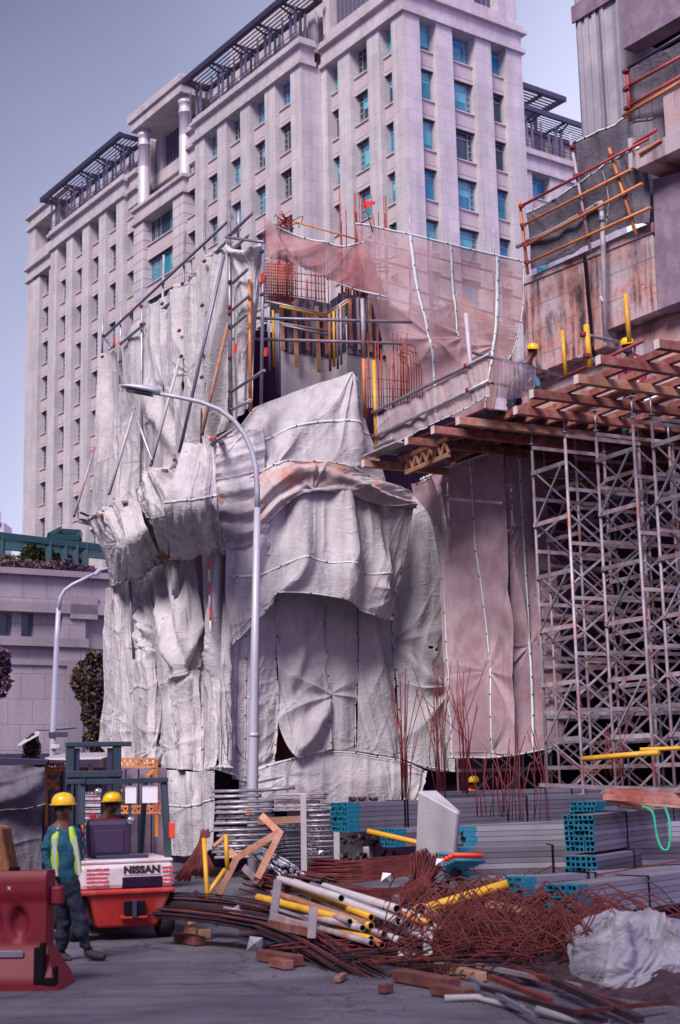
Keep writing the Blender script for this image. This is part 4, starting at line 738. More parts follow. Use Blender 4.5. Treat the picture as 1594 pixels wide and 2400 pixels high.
cloth('wide low tarpaulin skirt behind the stacks of frames and props', rowsP(FP, [[(560, 1822, .1), (640, 1790, .1), (770, 1760, .1), (880, 1770, .1), (945, 1785, .1), (1000, 1810, .1)], [(560, 1860, .2), (650, 1850, .3), (770, 1830, .3), (880, 1840, .4), (945, 1850, .3), (985, 1865, .3)], [(560, 1900, .1), (650, 1900, .2), (770, 1900, .2), (880, 1910, .2), (930, 1905, .2), (960, 1890, .2)]]), 'tarp', 190, 80, vert=.08, vf=1.1, cr=.03, pins=[(.25, .3, .14, 7, 1.2), (.75, .98, .14, 8, 1.6), (.97, .1, .12, 7, 1.4)], seams=[('v', .03, .05, 0, 1)], group=TG, ragged=.1)
# upper drapes
cloth('big peaked tarpaulin draped over the concrete core', rowsP(FP, [[(538, 1032, .3), (600, 958, .4), (700, 914, .6), (775, 890, .8), (822, 872, 1.0), (834, 884, .8)], [(506, 1062, .5), (600, 1020, .8), (690, 985, 1.0), (770, 965, 1.3), (822, 965, 1.4), (866, 1010, .5)], [(490, 1112, .8), (590, 1100, 1.1), (690, 1060, 1.3), (770, 1050, 1.6), (840, 1060, 1.6), (890, 1090, .5)], [(508, 1180, .8), (600, 1155, 1.2), (690, 1098, 1.7), (780, 1095, 1.9), (850, 1115, 1.6), (912, 1145, .6)]]), 'tarp', 220, 150, vert=.05, vf=.7, cr=.022, cf=1.2, rot=1.0, pins=[(.82, .0, .20, 9, 3.5), (.0, .3, .2, 8, 2.0), (.3, .85, .16, 7, 1.4)], folds=[(.83, 0, .8, .8, .16, .22), (.3, .95, .38, .35, .18, .2), (.9, .0, .97, .9, .1, .12)], seams=[('v', .42, .05, .12, .93), ('v', .985, .05, .3, .9)], group=TG)
cloth('tarpaulin with sagging horizontal folds between the catch platform and the lamp post', rowsP(FP, [[(494, 1038, .9), (545, 1022, .8), (615, 1000, .9)], [(500, 1110, 1.0), (550, 1112, 1.3), (620, 1110, 1.2)], [(512, 1200, 1.0), (560, 1215, 1.5), (622, 1190, 1.5)], [(520, 1300, .9), (570, 1300, 1.3), (628, 1300, 1.4)]]), 'tarp', 110, 150, vert=.10, vf=1.7, cr=.03, rot=1.25, pins=[(.05, .5, .18, 8, 1.8)], folds=[(.05, .52, .98, .42, .16, .14), (.05, .66, .98, .6, .16, .14), (.05, .8, .98, .76, .12, .12)], group=TG)
cloth('wide hanging tarpaulin with deep vertical folds and a curved lower edge', rowsP(FP, [[(535, 1180, 1.0), (600, 1150, 1.4), (690, 1105, 1.9), (790, 1125, 2.1), (880, 1155, 1.5), (972, 1175, .7)], [(530, 1290, 1.2), (600, 1280, 1.6), (700, 1260, 2.0), (800, 1275, 2.2), (880, 1290, 1.8), (952, 1290, 1.0)], [(530, 1400, 1.1), (600, 1395, 1.6), (700, 1340, 2.1), (790, 1345, 2.3), (870, 1380, 2.0), (936, 1375, 1.2)], [(545, 1512, .7), (602, 1455, 1.4), (655, 1392, 2.0), (790, 1402, 2.2), (862, 1438, 1.9), (918, 1455, 1.2)]]), 'tarp', 230, 180, vert=.13, vf=1.15, cr=.022, cf=1.3, pins=[(.5, .0, .14, 8, 2.6), (.95, .68, .18, 7, 1.6), (.78, .3, .1, 6, .9), (.28, .9, .12, 6, 1.0)], folds=[(.42, .05, .4, .95, .2, .22), (.55, .05, .57, .95, -.14, .2), (.64, .05, .68, .95, .2, .22), (.78, .1, .92, .9, .14, .2), (.3, .1, .12, .6, .15, .2)], seams=[('v', .985, .06, 0, 1), ('v', .52, .06, .05, .93), ('u', .985, .06, .05, 1)], group=TG)
cloth('rust stained tarpaulin bunched along the ridge of the drapes', rowsP(FP, [[(512, 1158, .9), (600, 1112, 1.35), (672, 1078, 1.85), (790, 1088, 2.05), (870, 1118, 1.7), (962, 1158, .75)], [(515, 1195, 1.15), (602, 1150, 1.6), (680, 1105, 2.1), (790, 1115, 2.3), (872, 1140, 1.9), (968, 1170, .9)], [(520, 1240, 1.2), (604, 1200, 1.65), (690, 1145, 2.1), (795, 1142, 2.3), (880, 1165, 1.85), (974, 1183, .9)], [(524, 1270, 1.25), (610, 1235, 1.65), (700, 1160, 2.05), (800, 1155, 2.25), (880, 1180, 1.8), (976, 1192, .85)]]), 'tarp_rust', 230, 80, vert=.06, vf=2.6, cr=.035, rot=1.35, pins=[(.48, .8, .14, 8, 1.2), (.02, .6, .1, 6, 1.5)], folds=[(.0, .75, .5, .3, .12, .09), (.05, .95, .45, .65, .12, .08), (.35, .25, .98, .55, .12, .09), (.2, .35, .5, .15, .08, .07)], seams=[('v', .03, .05, 0, 1)], sm='seam_pink', group=TG)
# ------------------------------------------------------------------ purple net column under the deck
C0 = at(1181, 1400, 25.6)
NL = lambda x, y, o=0: onplane(x, y, C0-sb*o, sb)
NF = lambda x, y, o=0: onplane(x, y, C0-sa*o, sa)
NG = 'purple brown debris nets under the deck'
cloth('purple brown debris net under the deck, broad left face with two pale seams', rowsP(NL, [[(985, 1122), (1095, 1074), (1181, 1048)], [(1022, 1280), (1112, 1275, .1), (1190, 1275)], [(1038, 1500), (1138, 1480, -.1), (1200, 1480)], [(1044, 1640), (1145, 1640, .1), (1204, 1640)], [(1050, 1778), (1148, 1778, .1), (1208, 1772)]]), 'net_thick', 120, 190, vert=.025, vf=.7, cr=.01, pins=[(.5, .64, .14, 7, 3.5), (.5, .96, .12, 8, 1.4), (.08, .3, .1, 6, 2)], seams=[('u', .07, .07, 0, 1), ('u', .52, .07, 0, 1), ('v', .01, .07, 0, 1), ('v', .99, .06, 0, 1)], name='debris_net', cat='net', group=NG)
cloth('purple brown debris net under the deck, narrow right face beside the front tower', rowsP(NF, [[(1181, 1048), (1225, 1056, .1), (1264, 1066)], [(1190, 1275), (1240, 1275), (1296, 1290)], [(1200, 1480), (1252, 1480), (1312, 1500)], [(1204, 1640), (1258, 1640), (1318, 1640)], [(1208, 1772), (1262, 1762, .1), (1322, 1745)]]), 'net_thick', 100, 190, vert=.03, vf=.8, cr=.012, pins=[(.4, .55, .14, 7, 1.8), (.4, .2, .12, 6, 1.6)], seams=[('u', .40, .08, 0, 1), ('v', .01, .07, 0, 1), ('v', .99, .06, 0, 1)], name='debris_net', cat='net', group=NG)
cloth('small purple net flap at the left top of the net column beside the lattice girder', [[at(965, 1135, 28), at(990, 1128, 27.8), at(1012, 1115, 27.6)], [at(968, 1150, 28), at(995, 1150, 27.8), at(1030, 1165, 27.6)], [at(972, 1165, 28), at(1000, 1200, 27.8), at(1040, 1260, 27.6)]], 'net_thick', 50, 50, vert=.04, cr=.01, seams=[('v', .03, .05, 0, 1)], name='debris_net', cat='net', group=NG)
# ------------------------------------------------------------------ upper nets
UP0 = at(1050, 700, 31.0)
UN = lambda x, y, o=0: onplane(x, y, UP0-sa*o, sa)
cloth('large sheer debris net with pale seams in front of the office tower', rowsP(UN, [[(830, 524), (960, 550), (1088, 580), (1228, 612)], [(850, 640), (978, 680, .2), (1092, 690, -.2), (1226, 715)], [(885, 760), (1008, 790, .4), (1100, 790, .1), (1208, 810)], [(910, 870), (1018, 880, .2), (1105, 890, .2), (1172, 890, .2)], [(930, 1000), (1022, 990, .1), (1110, 990, .2), (1150, 990, .2)]]), 'net', 200, 150, vert=.05, vf=.6, cr=.01, tilt=-.35, pins=[(.36, .5, .1, 8, 2.6), (.62, .5, .1, 7, 2.2), (.85, .52, .1, 8, 2.4)], seams=[('u', .33, .10, 0, 1), ('u', .58, .08, 0, .5), ('u', .83, .10, 0, 1), ('u', .995, .08, 0, .6), ('v', .005, .10, 0, 1)], name='debris_net', cat='net', group='upper debris nets')
cloth('reddish debris net sagging beside the rebar cage', [[at(618, 510, 28.5), at(700, 556, 28.8), at(790, 580, 29.2), at(852, 566, 29.6)], [at(620, 560, 28.5), at(690, 600, 28.6), at(780, 632, 29.0), at(872, 615, 29.5)], [at(622, 608, 28.5), at(690, 622, 28.6), at(790, 665, 29.0), at(905, 700, 29.5)]], 'net_red', 130, 70, vert=.14, vf=.7, cr=.015, rot=.9, pins=[(.0, .0, .25, 9, 3.5)], folds=[(.05, .0, .35, .95, .12, .12)], seams=[('v', .02, .07, .1, 1), ('v', .985, .06, 0, 1)], name='debris_net', cat='net', group='upper debris nets')
# flag
fl_ = thing('red_flag', 'small red flag on a thin cane above the sheer net', 'flag', at(872, 540, 30)); MB().tube(at(874, 545, 30), at(856, 480, 30), .012, 6).build('cane', M['rust'], fl_)
m = MB(); ps = []
for i in range(9):
    for j in range(5):
        u = i/8; v = j/4; p = at(852+24*u+2*v, 466+8*u*(1-v)+(22-8*u)*v, 30); ps.append(p+sa*.05*math.sin(u*5+v))
m.add(ps, [(i*5+j, i*5+j+1, (i+1)*5+j+1, (i+1)*5+j) for i in range(8) for j in range(4)], True); m.build('flag_cloth', mat('red_cloth', (.75, .02, .03), .7), fl_)
# ================================================================== concrete core with formwork and rebar
K0 = at(645, 760, 30.0); KO = V3(K0[0], K0[1], 0)
KB = lambda x, y, o=0: onplane(x, y, K0-sa*o, sa)       # faces to camera (b plane)
def kz(x, y, o=0): return KB(x, y, o)[2]
M['core_conc'] = mat('pale_core_concrete', (.44, .41, .42), .85, col2=(.52, .49, .50), vs=1.6, bump=.2, streak=.3, scol=(.25, .2, .22))
core = thing('concrete_core', 'pale concrete core wall with black formwork panels and rebar rising from its top', 'building', KO)
e1 = KB(775, 760); n1 = np.dot(e1-K0, sb); zt_ = kz(770, 838); zf = kz(770, 712)
pts = [K0*V3(1, 1, 0)]; q1 = pts[0]+sb*n1; tq = onplane(812, 790, q1, sb); l1 = np.dot(q1-tq, sa); q2 = q1-sa*l1; tq3 = onplane(915, 790, q2, sa); n3 = np.dot(tq3-q2, sb); q3 = q2+sb*n3
def wallp(a, b, th, z0, z1, nm, mt_, out, bev=0):
    d = nrm(b-a); m = MB(); m.obox(a, d, -out, ZV, 0, np.linalg.norm(b-a), 0, th, z0, z1); return m.build(nm, M[mt_], core, bev)
wallp(pts[0], q1, .35, 0, zt_+.1, 'wall', 'core_conc', -sa); wallp(q1+sb*.002, q2+sb*.002, .35, 0, zt_+.1, 'wall', 'core_conc', -sb); wallp(q2, q3, .35, 0, zt_+.15, 'wall', 'core_conc', -sa)
m = MB(); m.obox(pts[0], sb, sa, ZV, -.3, n1+.3, .4, 5, 0, zt_-.5); m.build('wall', M['conc'], core)
def panelrow(a, b, out, z0, z1, nP):
    d = nrm(b-a); L_ = np.linalg.norm(b-a)
    for i in range(nP):
        m = MB(); m.obox(a, d, out, ZV, L_*i/nP+.015, L_*(i+1)/nP-.015, .004, .03, z0, z1); m.build('formwork_panel', M['ply'], core)
panelrow(pts[0]+sb*.18, q1, -sa, zt_, zf, 2); panelrow(q1-sa*.03, q2, -sb, zt_-.02, zf+.05, 1); panelrow(q2, q3, -sa, zt_-.1, zf-.02, 3)
m = MB(); m.obox(pts[0], sb, sa, ZV, .1, n1-.05, .55, .58, zf-.3, zf+.25); m.build('formwork_panel', M['ply'], core); m = MB(); m.obox(q2, sb, sa, ZV, .1, n3, .5, .53, zf-.3, zf+.2); m.build('formwork_panel', M['ply'], core)
for x, y0, y1, w in ((661, 705, 822, .075), (693, 705, 860, .085), (720, 735, 822, .08), (745, 718, 872, .085), (765, 725, 830, .09), (806, 705, 820, .06), (851, 690, 815, .10), (911, 722, 843, .07)):
    a = KB(x-3, y0, .14); b = KB(x+3, y1, .16); MB().bar(a, b, w, .05, up=sa).build('soldier_board', M['timber_pale'] if x in (693, 745, 911, 661) else M['timber'], core, .004)
o_ = .26
for x, y0, y1, w, mt_ in ((822, 700, 812, .06, 'timber'), (840, 698, 820, .05, 'galv_old'), (868, 700, 826, .07, 'timber_pale'), (884, 705, 830, .045, 'timber'), (898, 708, 834, .06, 'galv_old')):
    a = KB(x-2, y0, 0); a = onplane(x-2, y0, q2-sa*.06, sa); b = onplane(x+2, y1, q2-sa*.08, sa); MB().bar(a, b, w, .05, up=sa).build('soldier_board', M[mt_], core, .004)
for (xa, ya, xb, yb, mt_) in ((622, 705, 768, 738, 'galv'), (655, 718, 765, 742, 'yellow_pipe'), (610, 750, 770, 776, 'galv_old'), (660, 762, 770, 785, 'galv'), (765, 742, 818, 706, 'yellow_pipe'), (765, 736, 815, 702, 'galv'), (765, 778, 812, 755, 'galv'), (765, 784, 808, 762, 'galv_old')):
    MB().tube(at(xa, ya, 29.3), at(xb, yb, 29.1 if xb > 770 else 29.4), .028).build('waler_tube', M[mt_], core)
for x, y0, y1, mt_ in ((640, 727, 860, 'yellow_pipe'), (630, 720, 870, 'galv_old'), (647, 735, 920, 'steel_grey'), (652, 735, 925, 'steel_grey'), (782, 730, 860, 'yellow_pipe'), (790, 725, 865, 'galv_old'), (798, 715, 855, 'galv_old'), (772, 735, 870, 'timber_pale')):
    MB().tube(at(x, y0, 29.0), at(x+2, y1, 29.0), .026).build('upright_tube', M[mt_], core)
for (xa, ya, xb, yb, mt_) in ((550, 744, 966, 755, 'galv'), (536, 793, 942, 805, 'galv_old')): MB().tube(at(xa, ya, 28.2), at(xb, yb, 28.9), .034).build('long_tube', M[mt_], core)
for (x, y0, y1, mt_) in ((849, 700, 840, 'galv_old'), (852, 840, 980, 'orange_pipe')): MB().tube(at(x, y0, 28.5), at(x+4, y1, 28.5), .04).build('standard', M[mt_], core)
cb = MB()
def rb(p, q, r=.011, bend=None, nm='starter_bar', mt_='rust_hi', par=None):
    pts_ = [p, q] if bend is None else [p, q-nrm(q-p)*.08, q+bend*.12, q+bend]
    MB().path(pts_, r, 5).build(nm, M[mt_], par or core)
rr = random.Random(11)
zb = zf-.15
for i in range(20): a = KB(650+i*6.5, 706, -.3)+sa*rr.uniform(-.1, .1); a[2] = zb; rb(a, a+ZV*rr.uniform(.7, 1.6))
for i in range(46):
    a = q2*V3(1, 1, 0)+sb*(n3*rr.uniform(.0, 1.05))+sa*rr.uniform(.1, .35); a[2] = zb; h = rr.choice([.6, .9, 1.1, 2.2, 2.6, 1.9]); bd = nrm(sb*rr.uniform(.6, 1)-sa*rr.uniform(0, .6))*rr.uniform(.3, .6)+ZV*.03 if h < 1.2 else None; rb(a, a+ZV*h, .012, bd)
for k in range(6):
    z = zb+.15+k*.17; a = q2+sb*.05+sa*.1; a[2] = z; b = q2+sb*n3+sa*.12; b[2] = z; rb(a, b, .011, nm='link_bar')
    if k < 5: a = pts[0]+sb*.1+sa*.3; a[2] = z; b = q1+sa*.2; b[2] = z; rb(a, b, .010, nm='link_bar')
for i in range(20):
    x = 862+i*5+rr.uniform(-3, 3); a = at(x, 968-(i % 3)*6, 28.3+i*.03); rb(a, a+ZV*rr.uniform(.9, 1.7)+sb*rr.uniform(-.06, .06), .011)
for i in range(9):
    a = at(942+i*6, 935, 29); bd = -sb*.2+ZV*.02; rb(a, a+ZV*rr.uniform(.7, 1.25), .012, bd)
for k in range(3): rb(at(860, 885+k*22, 28.3), at(960, 895+k*18, 28.6), .010, nm='link_bar')
# mesh cage left of the core
cg = thing('rebar_cage', 'dense rusty rebar mesh cage beside the reddish net', 'rebar cage', at(640, 705, 29.5)); gmv = MB()
for i in range(17): x = 620+i*4.2; rb(at(x, 712-i*.5, 29.6), at(x, 606, 29.6)+ZV*rr.uniform(-.1, .1), .013, nm='mesh_bar', par=cg)
for j in range(14): rb(at(617, 618+j*7, 29.62), at(690, 622+j*7, 29.62), .011, nm='mesh_bar', par=cg)
cg2 = thing('rebar_bundle', 'tangle of bent rebar hooks sticking up over the reddish net', 'rebar', at(670, 535, 30.5))
for i in range(30):
    a = at(rr.uniform(648, 690), rr.uniform(512, 535), 30.5); rb(a, a+sb*rr.uniform(-.25, .25)+ZV*rr.uniform(-.1, .2), .011, ZV*rr.uniform(-.25, .1)+sb*rr.uniform(-.1, .1), 'hook_bar', par=cg2)
rb(at(690, 520, 30.4), at(848, 564, 30.2), .02, nm='cross_bar', mt_='orange_pipe', par=cg2)
MB().tube(at(655, 540, 30.5), at(655, 620, 30.5), .03).build('upright_tube', M['steel_grey'], cg2)
# timber and panels seen through the large net
inn2 = thing('formwork_stack', 'pinkish formwork wall seen through the large sheer net', 'formwork', UN(1100, 990, -.9))
m = MB(); m.prism([UN(1015, 735, -1), UN(1090, 700, -1), UN(1195, 775, -1), UN(1150, 1000, -1), UN(1030, 1000, -1)], sa*.2); m.build('formwork_wall', M['timber_pale'], inn2)
m = MB(); m.prism([UN(905, 715, -1.3), UN(1010, 745, -1.3), UN(1030, 1000, -1.3), UN(925, 1000, -1.3)], sa*.2); m.build('formwork_wall', M['conc_purple'], inn2)
MB().bar(UN(1010, 740, -.8), UN(1062, 718, -.8), .14).build('timber', M['timber'], inn2); MB().bar(UN(965, 718, -.8), UN(1000, 735, -.8), .12).build('timber', M['timber'], inn2)
ns = thing('net_scaffold', 'thin tube scaffold behind the large sheer net', 'scaffold', UN(1100, 990, -.4))
for (a, b) in (((850, 560), (1226, 655)), ((855, 600), (1222, 700)), ((870, 650), (1220, 755)), ((900, 720), (1205, 800)), ((880, 690), (1215, 785))): MB().tube(UN(*a, -.35), UN(*b, -.35), .03).build('ledger', M['galv_old'], ns)
for x, y0, y1 in ((960, 458, 880), (1157, 538, 880), (1010, 560, 880), (1225, 620, 760), (875, 540, 700)): MB().tube(UN(x, y0, -.3), UN(x+3, y1, -.3), .028).build('standard', M['galv_old'], ns)
for k in range(7): MB().tube(UN(1090, 742+k*7, -.5), UN(1205, 762+k*7, -.5), .012, 5).build('starter_bar', M['rust'], ns)
# structure inside the wrapping, dark
ib = thing('wrapped_building', 'half built frame hidden inside the grey tarpaulins', 'building', FP(760, 1500, -1.5)*V3(1, 1, 0))
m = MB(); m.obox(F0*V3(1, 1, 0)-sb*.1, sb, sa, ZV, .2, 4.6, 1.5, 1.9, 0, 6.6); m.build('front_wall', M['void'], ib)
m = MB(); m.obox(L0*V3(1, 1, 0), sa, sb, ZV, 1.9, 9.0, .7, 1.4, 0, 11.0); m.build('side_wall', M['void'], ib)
m = MB(); m.prism([FP(640, 1660, -.5), FP(705, 1660, -.5), FP(705, 1800, -.5), FP(640, 1800, -.5)], sa*.05); m.build('board', M['timber'], ib)
# ================================================================== left tube scaffold
ts_ = thing('tube_scaffold', 'tall tube scaffold carrying the upper left tarpaulins, poles reaching above them', 'scaffold', LP(540, 1000, .2))
for a, b, mm in (((242, 737), (239, 840), 'galv'), ((284, 706), (281, 900), 'galv'), ((333, 652), (330, 1140), 'galv'), ((384, 598), (372, 1105), 'galv'), ((434, 541), (418, 1080), 'galv'), ((481, 470), (472, 1045), 'galv'), ((448, 612), (447, 680), 'galv'), ((559, 497), (558, 560), 'galv'), ((268, 790), (268, 815), 'red_pipe'), ((222, 1050), (221, 1215), 'galv')):
    MB().tube(LP(*a, .08), LP(*b, .08), .03).build('standard', M[mm], ts_)
MB().tube(LP(537, 470, .35), LP(541, 990, .35), .042).build('standard', M['galv'], ts_)
MB().tube(LP(585, 655, .3), LP(587, 965, .3), .034).build('standard', M['orange_pipe'], ts_)
MB().tube(LP(618, 560, .05), LP(612, 945, .05), .034).build('standard', M['steel_grey'], ts_)
for a, b, mm in (((244, 790), (545, 508), 'steel_grey'), ((284, 805), (400, 708), 'steel_grey'), ((498, 600), (530, 566), 'steel_grey'), ((539, 551), (592, 499), 'steel_grey'), ((243, 790), (264, 814), 'steel_grey')):
    MB().tube(LP(*a, .14), LP(*b, .14), .032).build('ledger', M[mm], ts_)
for a, b in (((541, 589), (583, 551)), ((545, 664), (581, 630)), ((543, 728), (585, 692)), ((543, 768), (580, 735)), ((543, 918), (620, 868)), ((543, 960), (585, 940)), ((530, 556), (620, 568))):
    MB().tube(LP(*a, .45), LP(*b, .45), .03).build('putlog', M['galv'] if a[1] > 700 else M['steel_grey'], ts_)
for a, b, mm in (((316, 956), (256, 1157), 'pvc'), ((421, 841), (354, 1090), 'pvc'), ((275, 857), (357, 1080), 'galv'), ((525, 600), (420, 1062), 'steel_grey'), ((535, 757), (473, 1017), 'timber_pale'), ((222, 1048), (174, 1209), 'galv_old')):
    MB().tube(LP(*a, .35), LP(*b, .9), .034).build('brace', M[mm], ts_)
cps = [(242, 787), (240, 836), (284, 805), (281, 848), (331, 718), (331, 760), (382, 665), (380, 712), (428, 665), (425, 835), (420, 775), (479, 612), (474, 716), (477, 833), (473, 884), (539, 551), (539, 590), (539, 595), (539, 660), (539, 720), (539, 733), (539, 765), (539, 838), (539, 916), (539, 959), (617, 548), (617, 563), (614, 590), (614, 660), (614, 690), (256, 1157), (354, 1090), (474, 1017), (174, 1209), (410, 1078)]
for i, (x, y) in enumerate(cps):
    c = LP(x, y, .3 if x < 530 else .38); MB().obox(c, sa, sb, ZV, -.05, .05, -.03, .03, -.03, .03).build('coupler', M['clamp'] if i % 3 else M['steel_dark'], ts_, .01)
for x, y0, y1 in ((552, 805, 828), (615, 640, 662), (624, 815, 835)): MB().bar(LP(x, y0, .4), LP(x-2, y1, .4), .05).build('marker_plate', M['clamp_red'], ts_)
for (x, y) in ((585, 696), (586, 940), (583, 767)): c = LP(x, y, .32); MB().ell(c, .05, .05, .05, 8, 6).build('cap', M['yellow_pipe'], ts_)
cp = thing('catch_platform', 'timber catch platform boards jutting out under the upper left tarpaulins', 'platform', LP(350, 1120, 1.2))
for i, (x, y) in enumerate(((186, 1222), (232, 1206), (290, 1176), (336, 1140), (384, 1102), (440, 1060), (496, 1030))):
    MB().bar(LP(x, y, 1.75), LP(x+30, y+8, .4), .10, .05).build('board', M['timber_pale'] if i % 2 else M['galv_old'], cp)
    MB().bar(LP(x+2, y-4, 1.5), LP(x+14, y-2, 1.3), .06, .05).build('red_clamp', M['clamp_red'] if i > 1 else M['steel_dark'], cp)
MB().tube(LP(205, 1222, 1.5), LP(545, 1008, 1.5), .03).build('edge_tube', M['galv'], cp)
MB().tube(LP(190, 1202, 1.7), LP(214, 1212, .8), .03).build('edge_tube', M['steel_dark'], cp)
MB().bar(LP(383, 1309, 1.0), LP(434, 1311, 1.0), .08).build('bracket', M['orange_pipe'], cp); MB().bar(LP(276, 1353, .95), LP(293, 1354, .95), .08).build('bracket', M['orange_pipe'], cp)
tl = MB().tube(LP(304, 1358, .95), LP(314, 1545, .85), .035); tag(tl.build('loose_tube', M['steel_grey']), 'grey tube hanging on the lower left tarpaulins', 'tube')
tl = MB().tube(LP(411, 1312, 1.05), LP(411, 1395, 1.0), .07, 10); tag(tl.build('wrapped_pipe', M['tarp']), 'thick pale wrapped pipe below the orange bracket', 'pipe')
rw = MB()
for k in range(7):
    rw.cur = k % 2; rw.tube(LP(488+k*.8, 1275+k*30, .95), LP(488.8+k*.8, 1305+k*30, .95), .016)
tag(rw.build('ranging_pole', [M['white'], M['clamp_red']]), 'thin red and white pole hanging on the grey tarpaulin near the corner', 'pole')
# ================================================================== street lamps
def lampmat(): return mat('painted_lamp_post', (.42, .42, .50), .5, .2, var=.06, vs=2, streak=.25, scol=(.3, .26, .3))
M['lamp'] = lampmat()
PL = lambda x, y, d=25.0: at(x, y, d)
base = onplane(592, 1985, at(592, 1600, 25.0), V3(0, 1, 0)); bx = at(593, 1900, 24.3); LB = V3(bx[0], bx[1], 0)
def yp(x, y): return onplane(x, y, LB, V3(0, 1, 0))
lamp = thing('street_lamp', 'tall grey street lamp whose arm curves left in front of the tarpaulins', 'street lamp', LB)
q = yp(603, 1190); MB().path([LB+ZV*.02, yp(592, 1840), yp(597, 1560), q], [.105, .098, .078, .058], 8).build('pole', M['lamp'], lamp)
z_ = yp(595, 1722)
MB().path([z_-ZV*.04, z_+ZV*.03], [.094, .094], 8).build('pole_collar', M['lamp'], lamp)
MB().path([q-ZV*.05, yp(603, 1148), yp(600, 1096), yp(590, 1055), yp(573, 1018), yp(548, 985), yp(515, 960), yp(470, 942), yp(418, 931), yp(362, 921)], [.052, .05, .05, .049, .047, .045, .043, .04, .036, .034], 10).build('arm', M['lamp'], lamp)
hm = MB(); h0 = yp(372, 924); h1 = yp(284, 908); ax = nrm(h1-h0); up_ = nrm(np.cross(ax, V3(0, 1, 0))); up_ = up_ if up_[2] > 0 else -up_; L_ = np.linalg.norm(h1-h0)
sec = [(-.02, .05, .05), (.02, .12, .09), (.12, .15, .105), (L_*.55, .16, .095), (L_*.85, .13, .06), (L_*1.0, .08, .03)]
vs = []
for t, wv, hv in sec:
    for k in range(10):
        a = 2*math.pi*k/10; vs.append(h0+ax*t+V3(0, 1, 0)*wv*math.cos(a)+up_*(hv*math.sin(a) if math.sin(a) > 0 else .35*hv*math.sin(a))+up_*.02)
hm.add(vs, [(i*10+k, i*10+(k+1) % 10, (i+1)*10+(k+1) % 10, (i+1)*10+k) for i in range(5) for k in range(10)]+[tuple(range(9, -1, -1)), tuple(range(50, 60))], True)
hd = hm.build('lamp_head', M['lamp'], lamp)
m = MB(); m.obox(h0-up_*.035, ax, V3(0, 1, 0), up_, .1, L_*.85, -.1, .1, -.012, .004); m.build('lens', M['glass_dark'], hd)
st_ = MB(); c = yp(583, 1905)-V3(0, .115, 0)
def text(s, size, loc, rot, mt_, parent, name='lettering', ext=.002, axm=None, sx=1, bold=0):
    cu = bpy.data.curves.new(name, 'FONT'); cu.body = s; cu.size = size; cu.extrude = ext; cu.offset = bold; cu.align_x = 'CENTER'; cu.align_y = 'CENTER'; cu.space_character = 1.05
    o = bpy.data.objects.new(name, cu); S.collection.objects.link(o); dg = bpy.context.evaluated_depsgraph_get(); me = bpy.data.meshes.new_from_object(o.evaluated_get(dg)); bpy.data.objects.remove(o)
    o = bpy.data.objects.new(name, me); S.collection.objects.link(o); me.materials.clear(); me.materials.append(mt_); o.parent = parent
    l = A3(loc)-ORG[parent.name]
    if axm is not None:
        X, Y, Z = axm; X = X*sx; o.matrix_local = Matrix([[X[0], Y[0], Z[0], l[0]], [X[1], Y[1], Z[1], l[1]], [X[2], Y[2], Z[2], l[2]], [0, 0, 0, 1]])
    else: o.location = l; o.rotation_euler = rot
    ORG[o.name] = ORG[parent.name]; return o
st_.box(c[0]-.05, c[0]+.10, c[1]-.008, c[1]-.002, c[2]-.07, c[2]+.07); stk = st_.build('sticker', mat('orange_sticker', (.8, .25, .08), .6), lamp)
text('9', .16, c+V3(.03, -.012, 0), (math.pi/2, 0, 0), mat('red_print', (.55, .01, .04), .6), lamp)
sb2 = at(127, 1780, 46); SB2 = V3(sb2[0], sb2[1], 0); y2 = lambda x, y: onplane(x, y, SB2, V3(0, 1, 0))
sl2 = thing('street_lamp', 'smaller grey street lamp with an arm rising right beside the granite podium', 'street lamp', SB2)
MB().path([SB2, y2(124, 1730), y2(133, 1500), y2(137, 1425)], [.12, .11, .085, .075], 8).build('pole', M['lamp'], sl2)
MB().path([y2(137, 1430), y2(142, 1400), y2(152, 1383), y2(170, 1370), y2(222, 1344)], [.075, .07, .065, .06, .05], 8).build('arm', M['lamp'], sl2)
m = MB(); m.prism([y2(217, 1345), y2(232, 1329), y2(250, 1329), y2(250, 1333), y2(236, 1336), y2(222, 1349)], V3(0, .3, 0)); m.build('lamp_head', M['lamp'], sl2)
m = MB(); m.prism([y2(78, 1708), y2(125, 1706), y2(172, 1703), y2(172, 1705), y2(125, 1710), y2(78, 1711)], V3(0, .9, 0)); m.build('panel', M['steel_grey'], sl2)
m = MB(); c = y2(132, 1716); m.box(c[0]-.22, c[0]+.35, c[1]-.15, c[1]+.15, c[2]-.16, c[2]); m.build('bracket', M['steel_dark'], sl2)
m = MB(); c = y2(132, 1750); m.box(c[0]-.15, c[0]+.15, c[1]-.2, c[1]+.1, c[2]-.08, c[2]+.06); m.build('surveillance_camera', M['pvc'], sl2, .02)
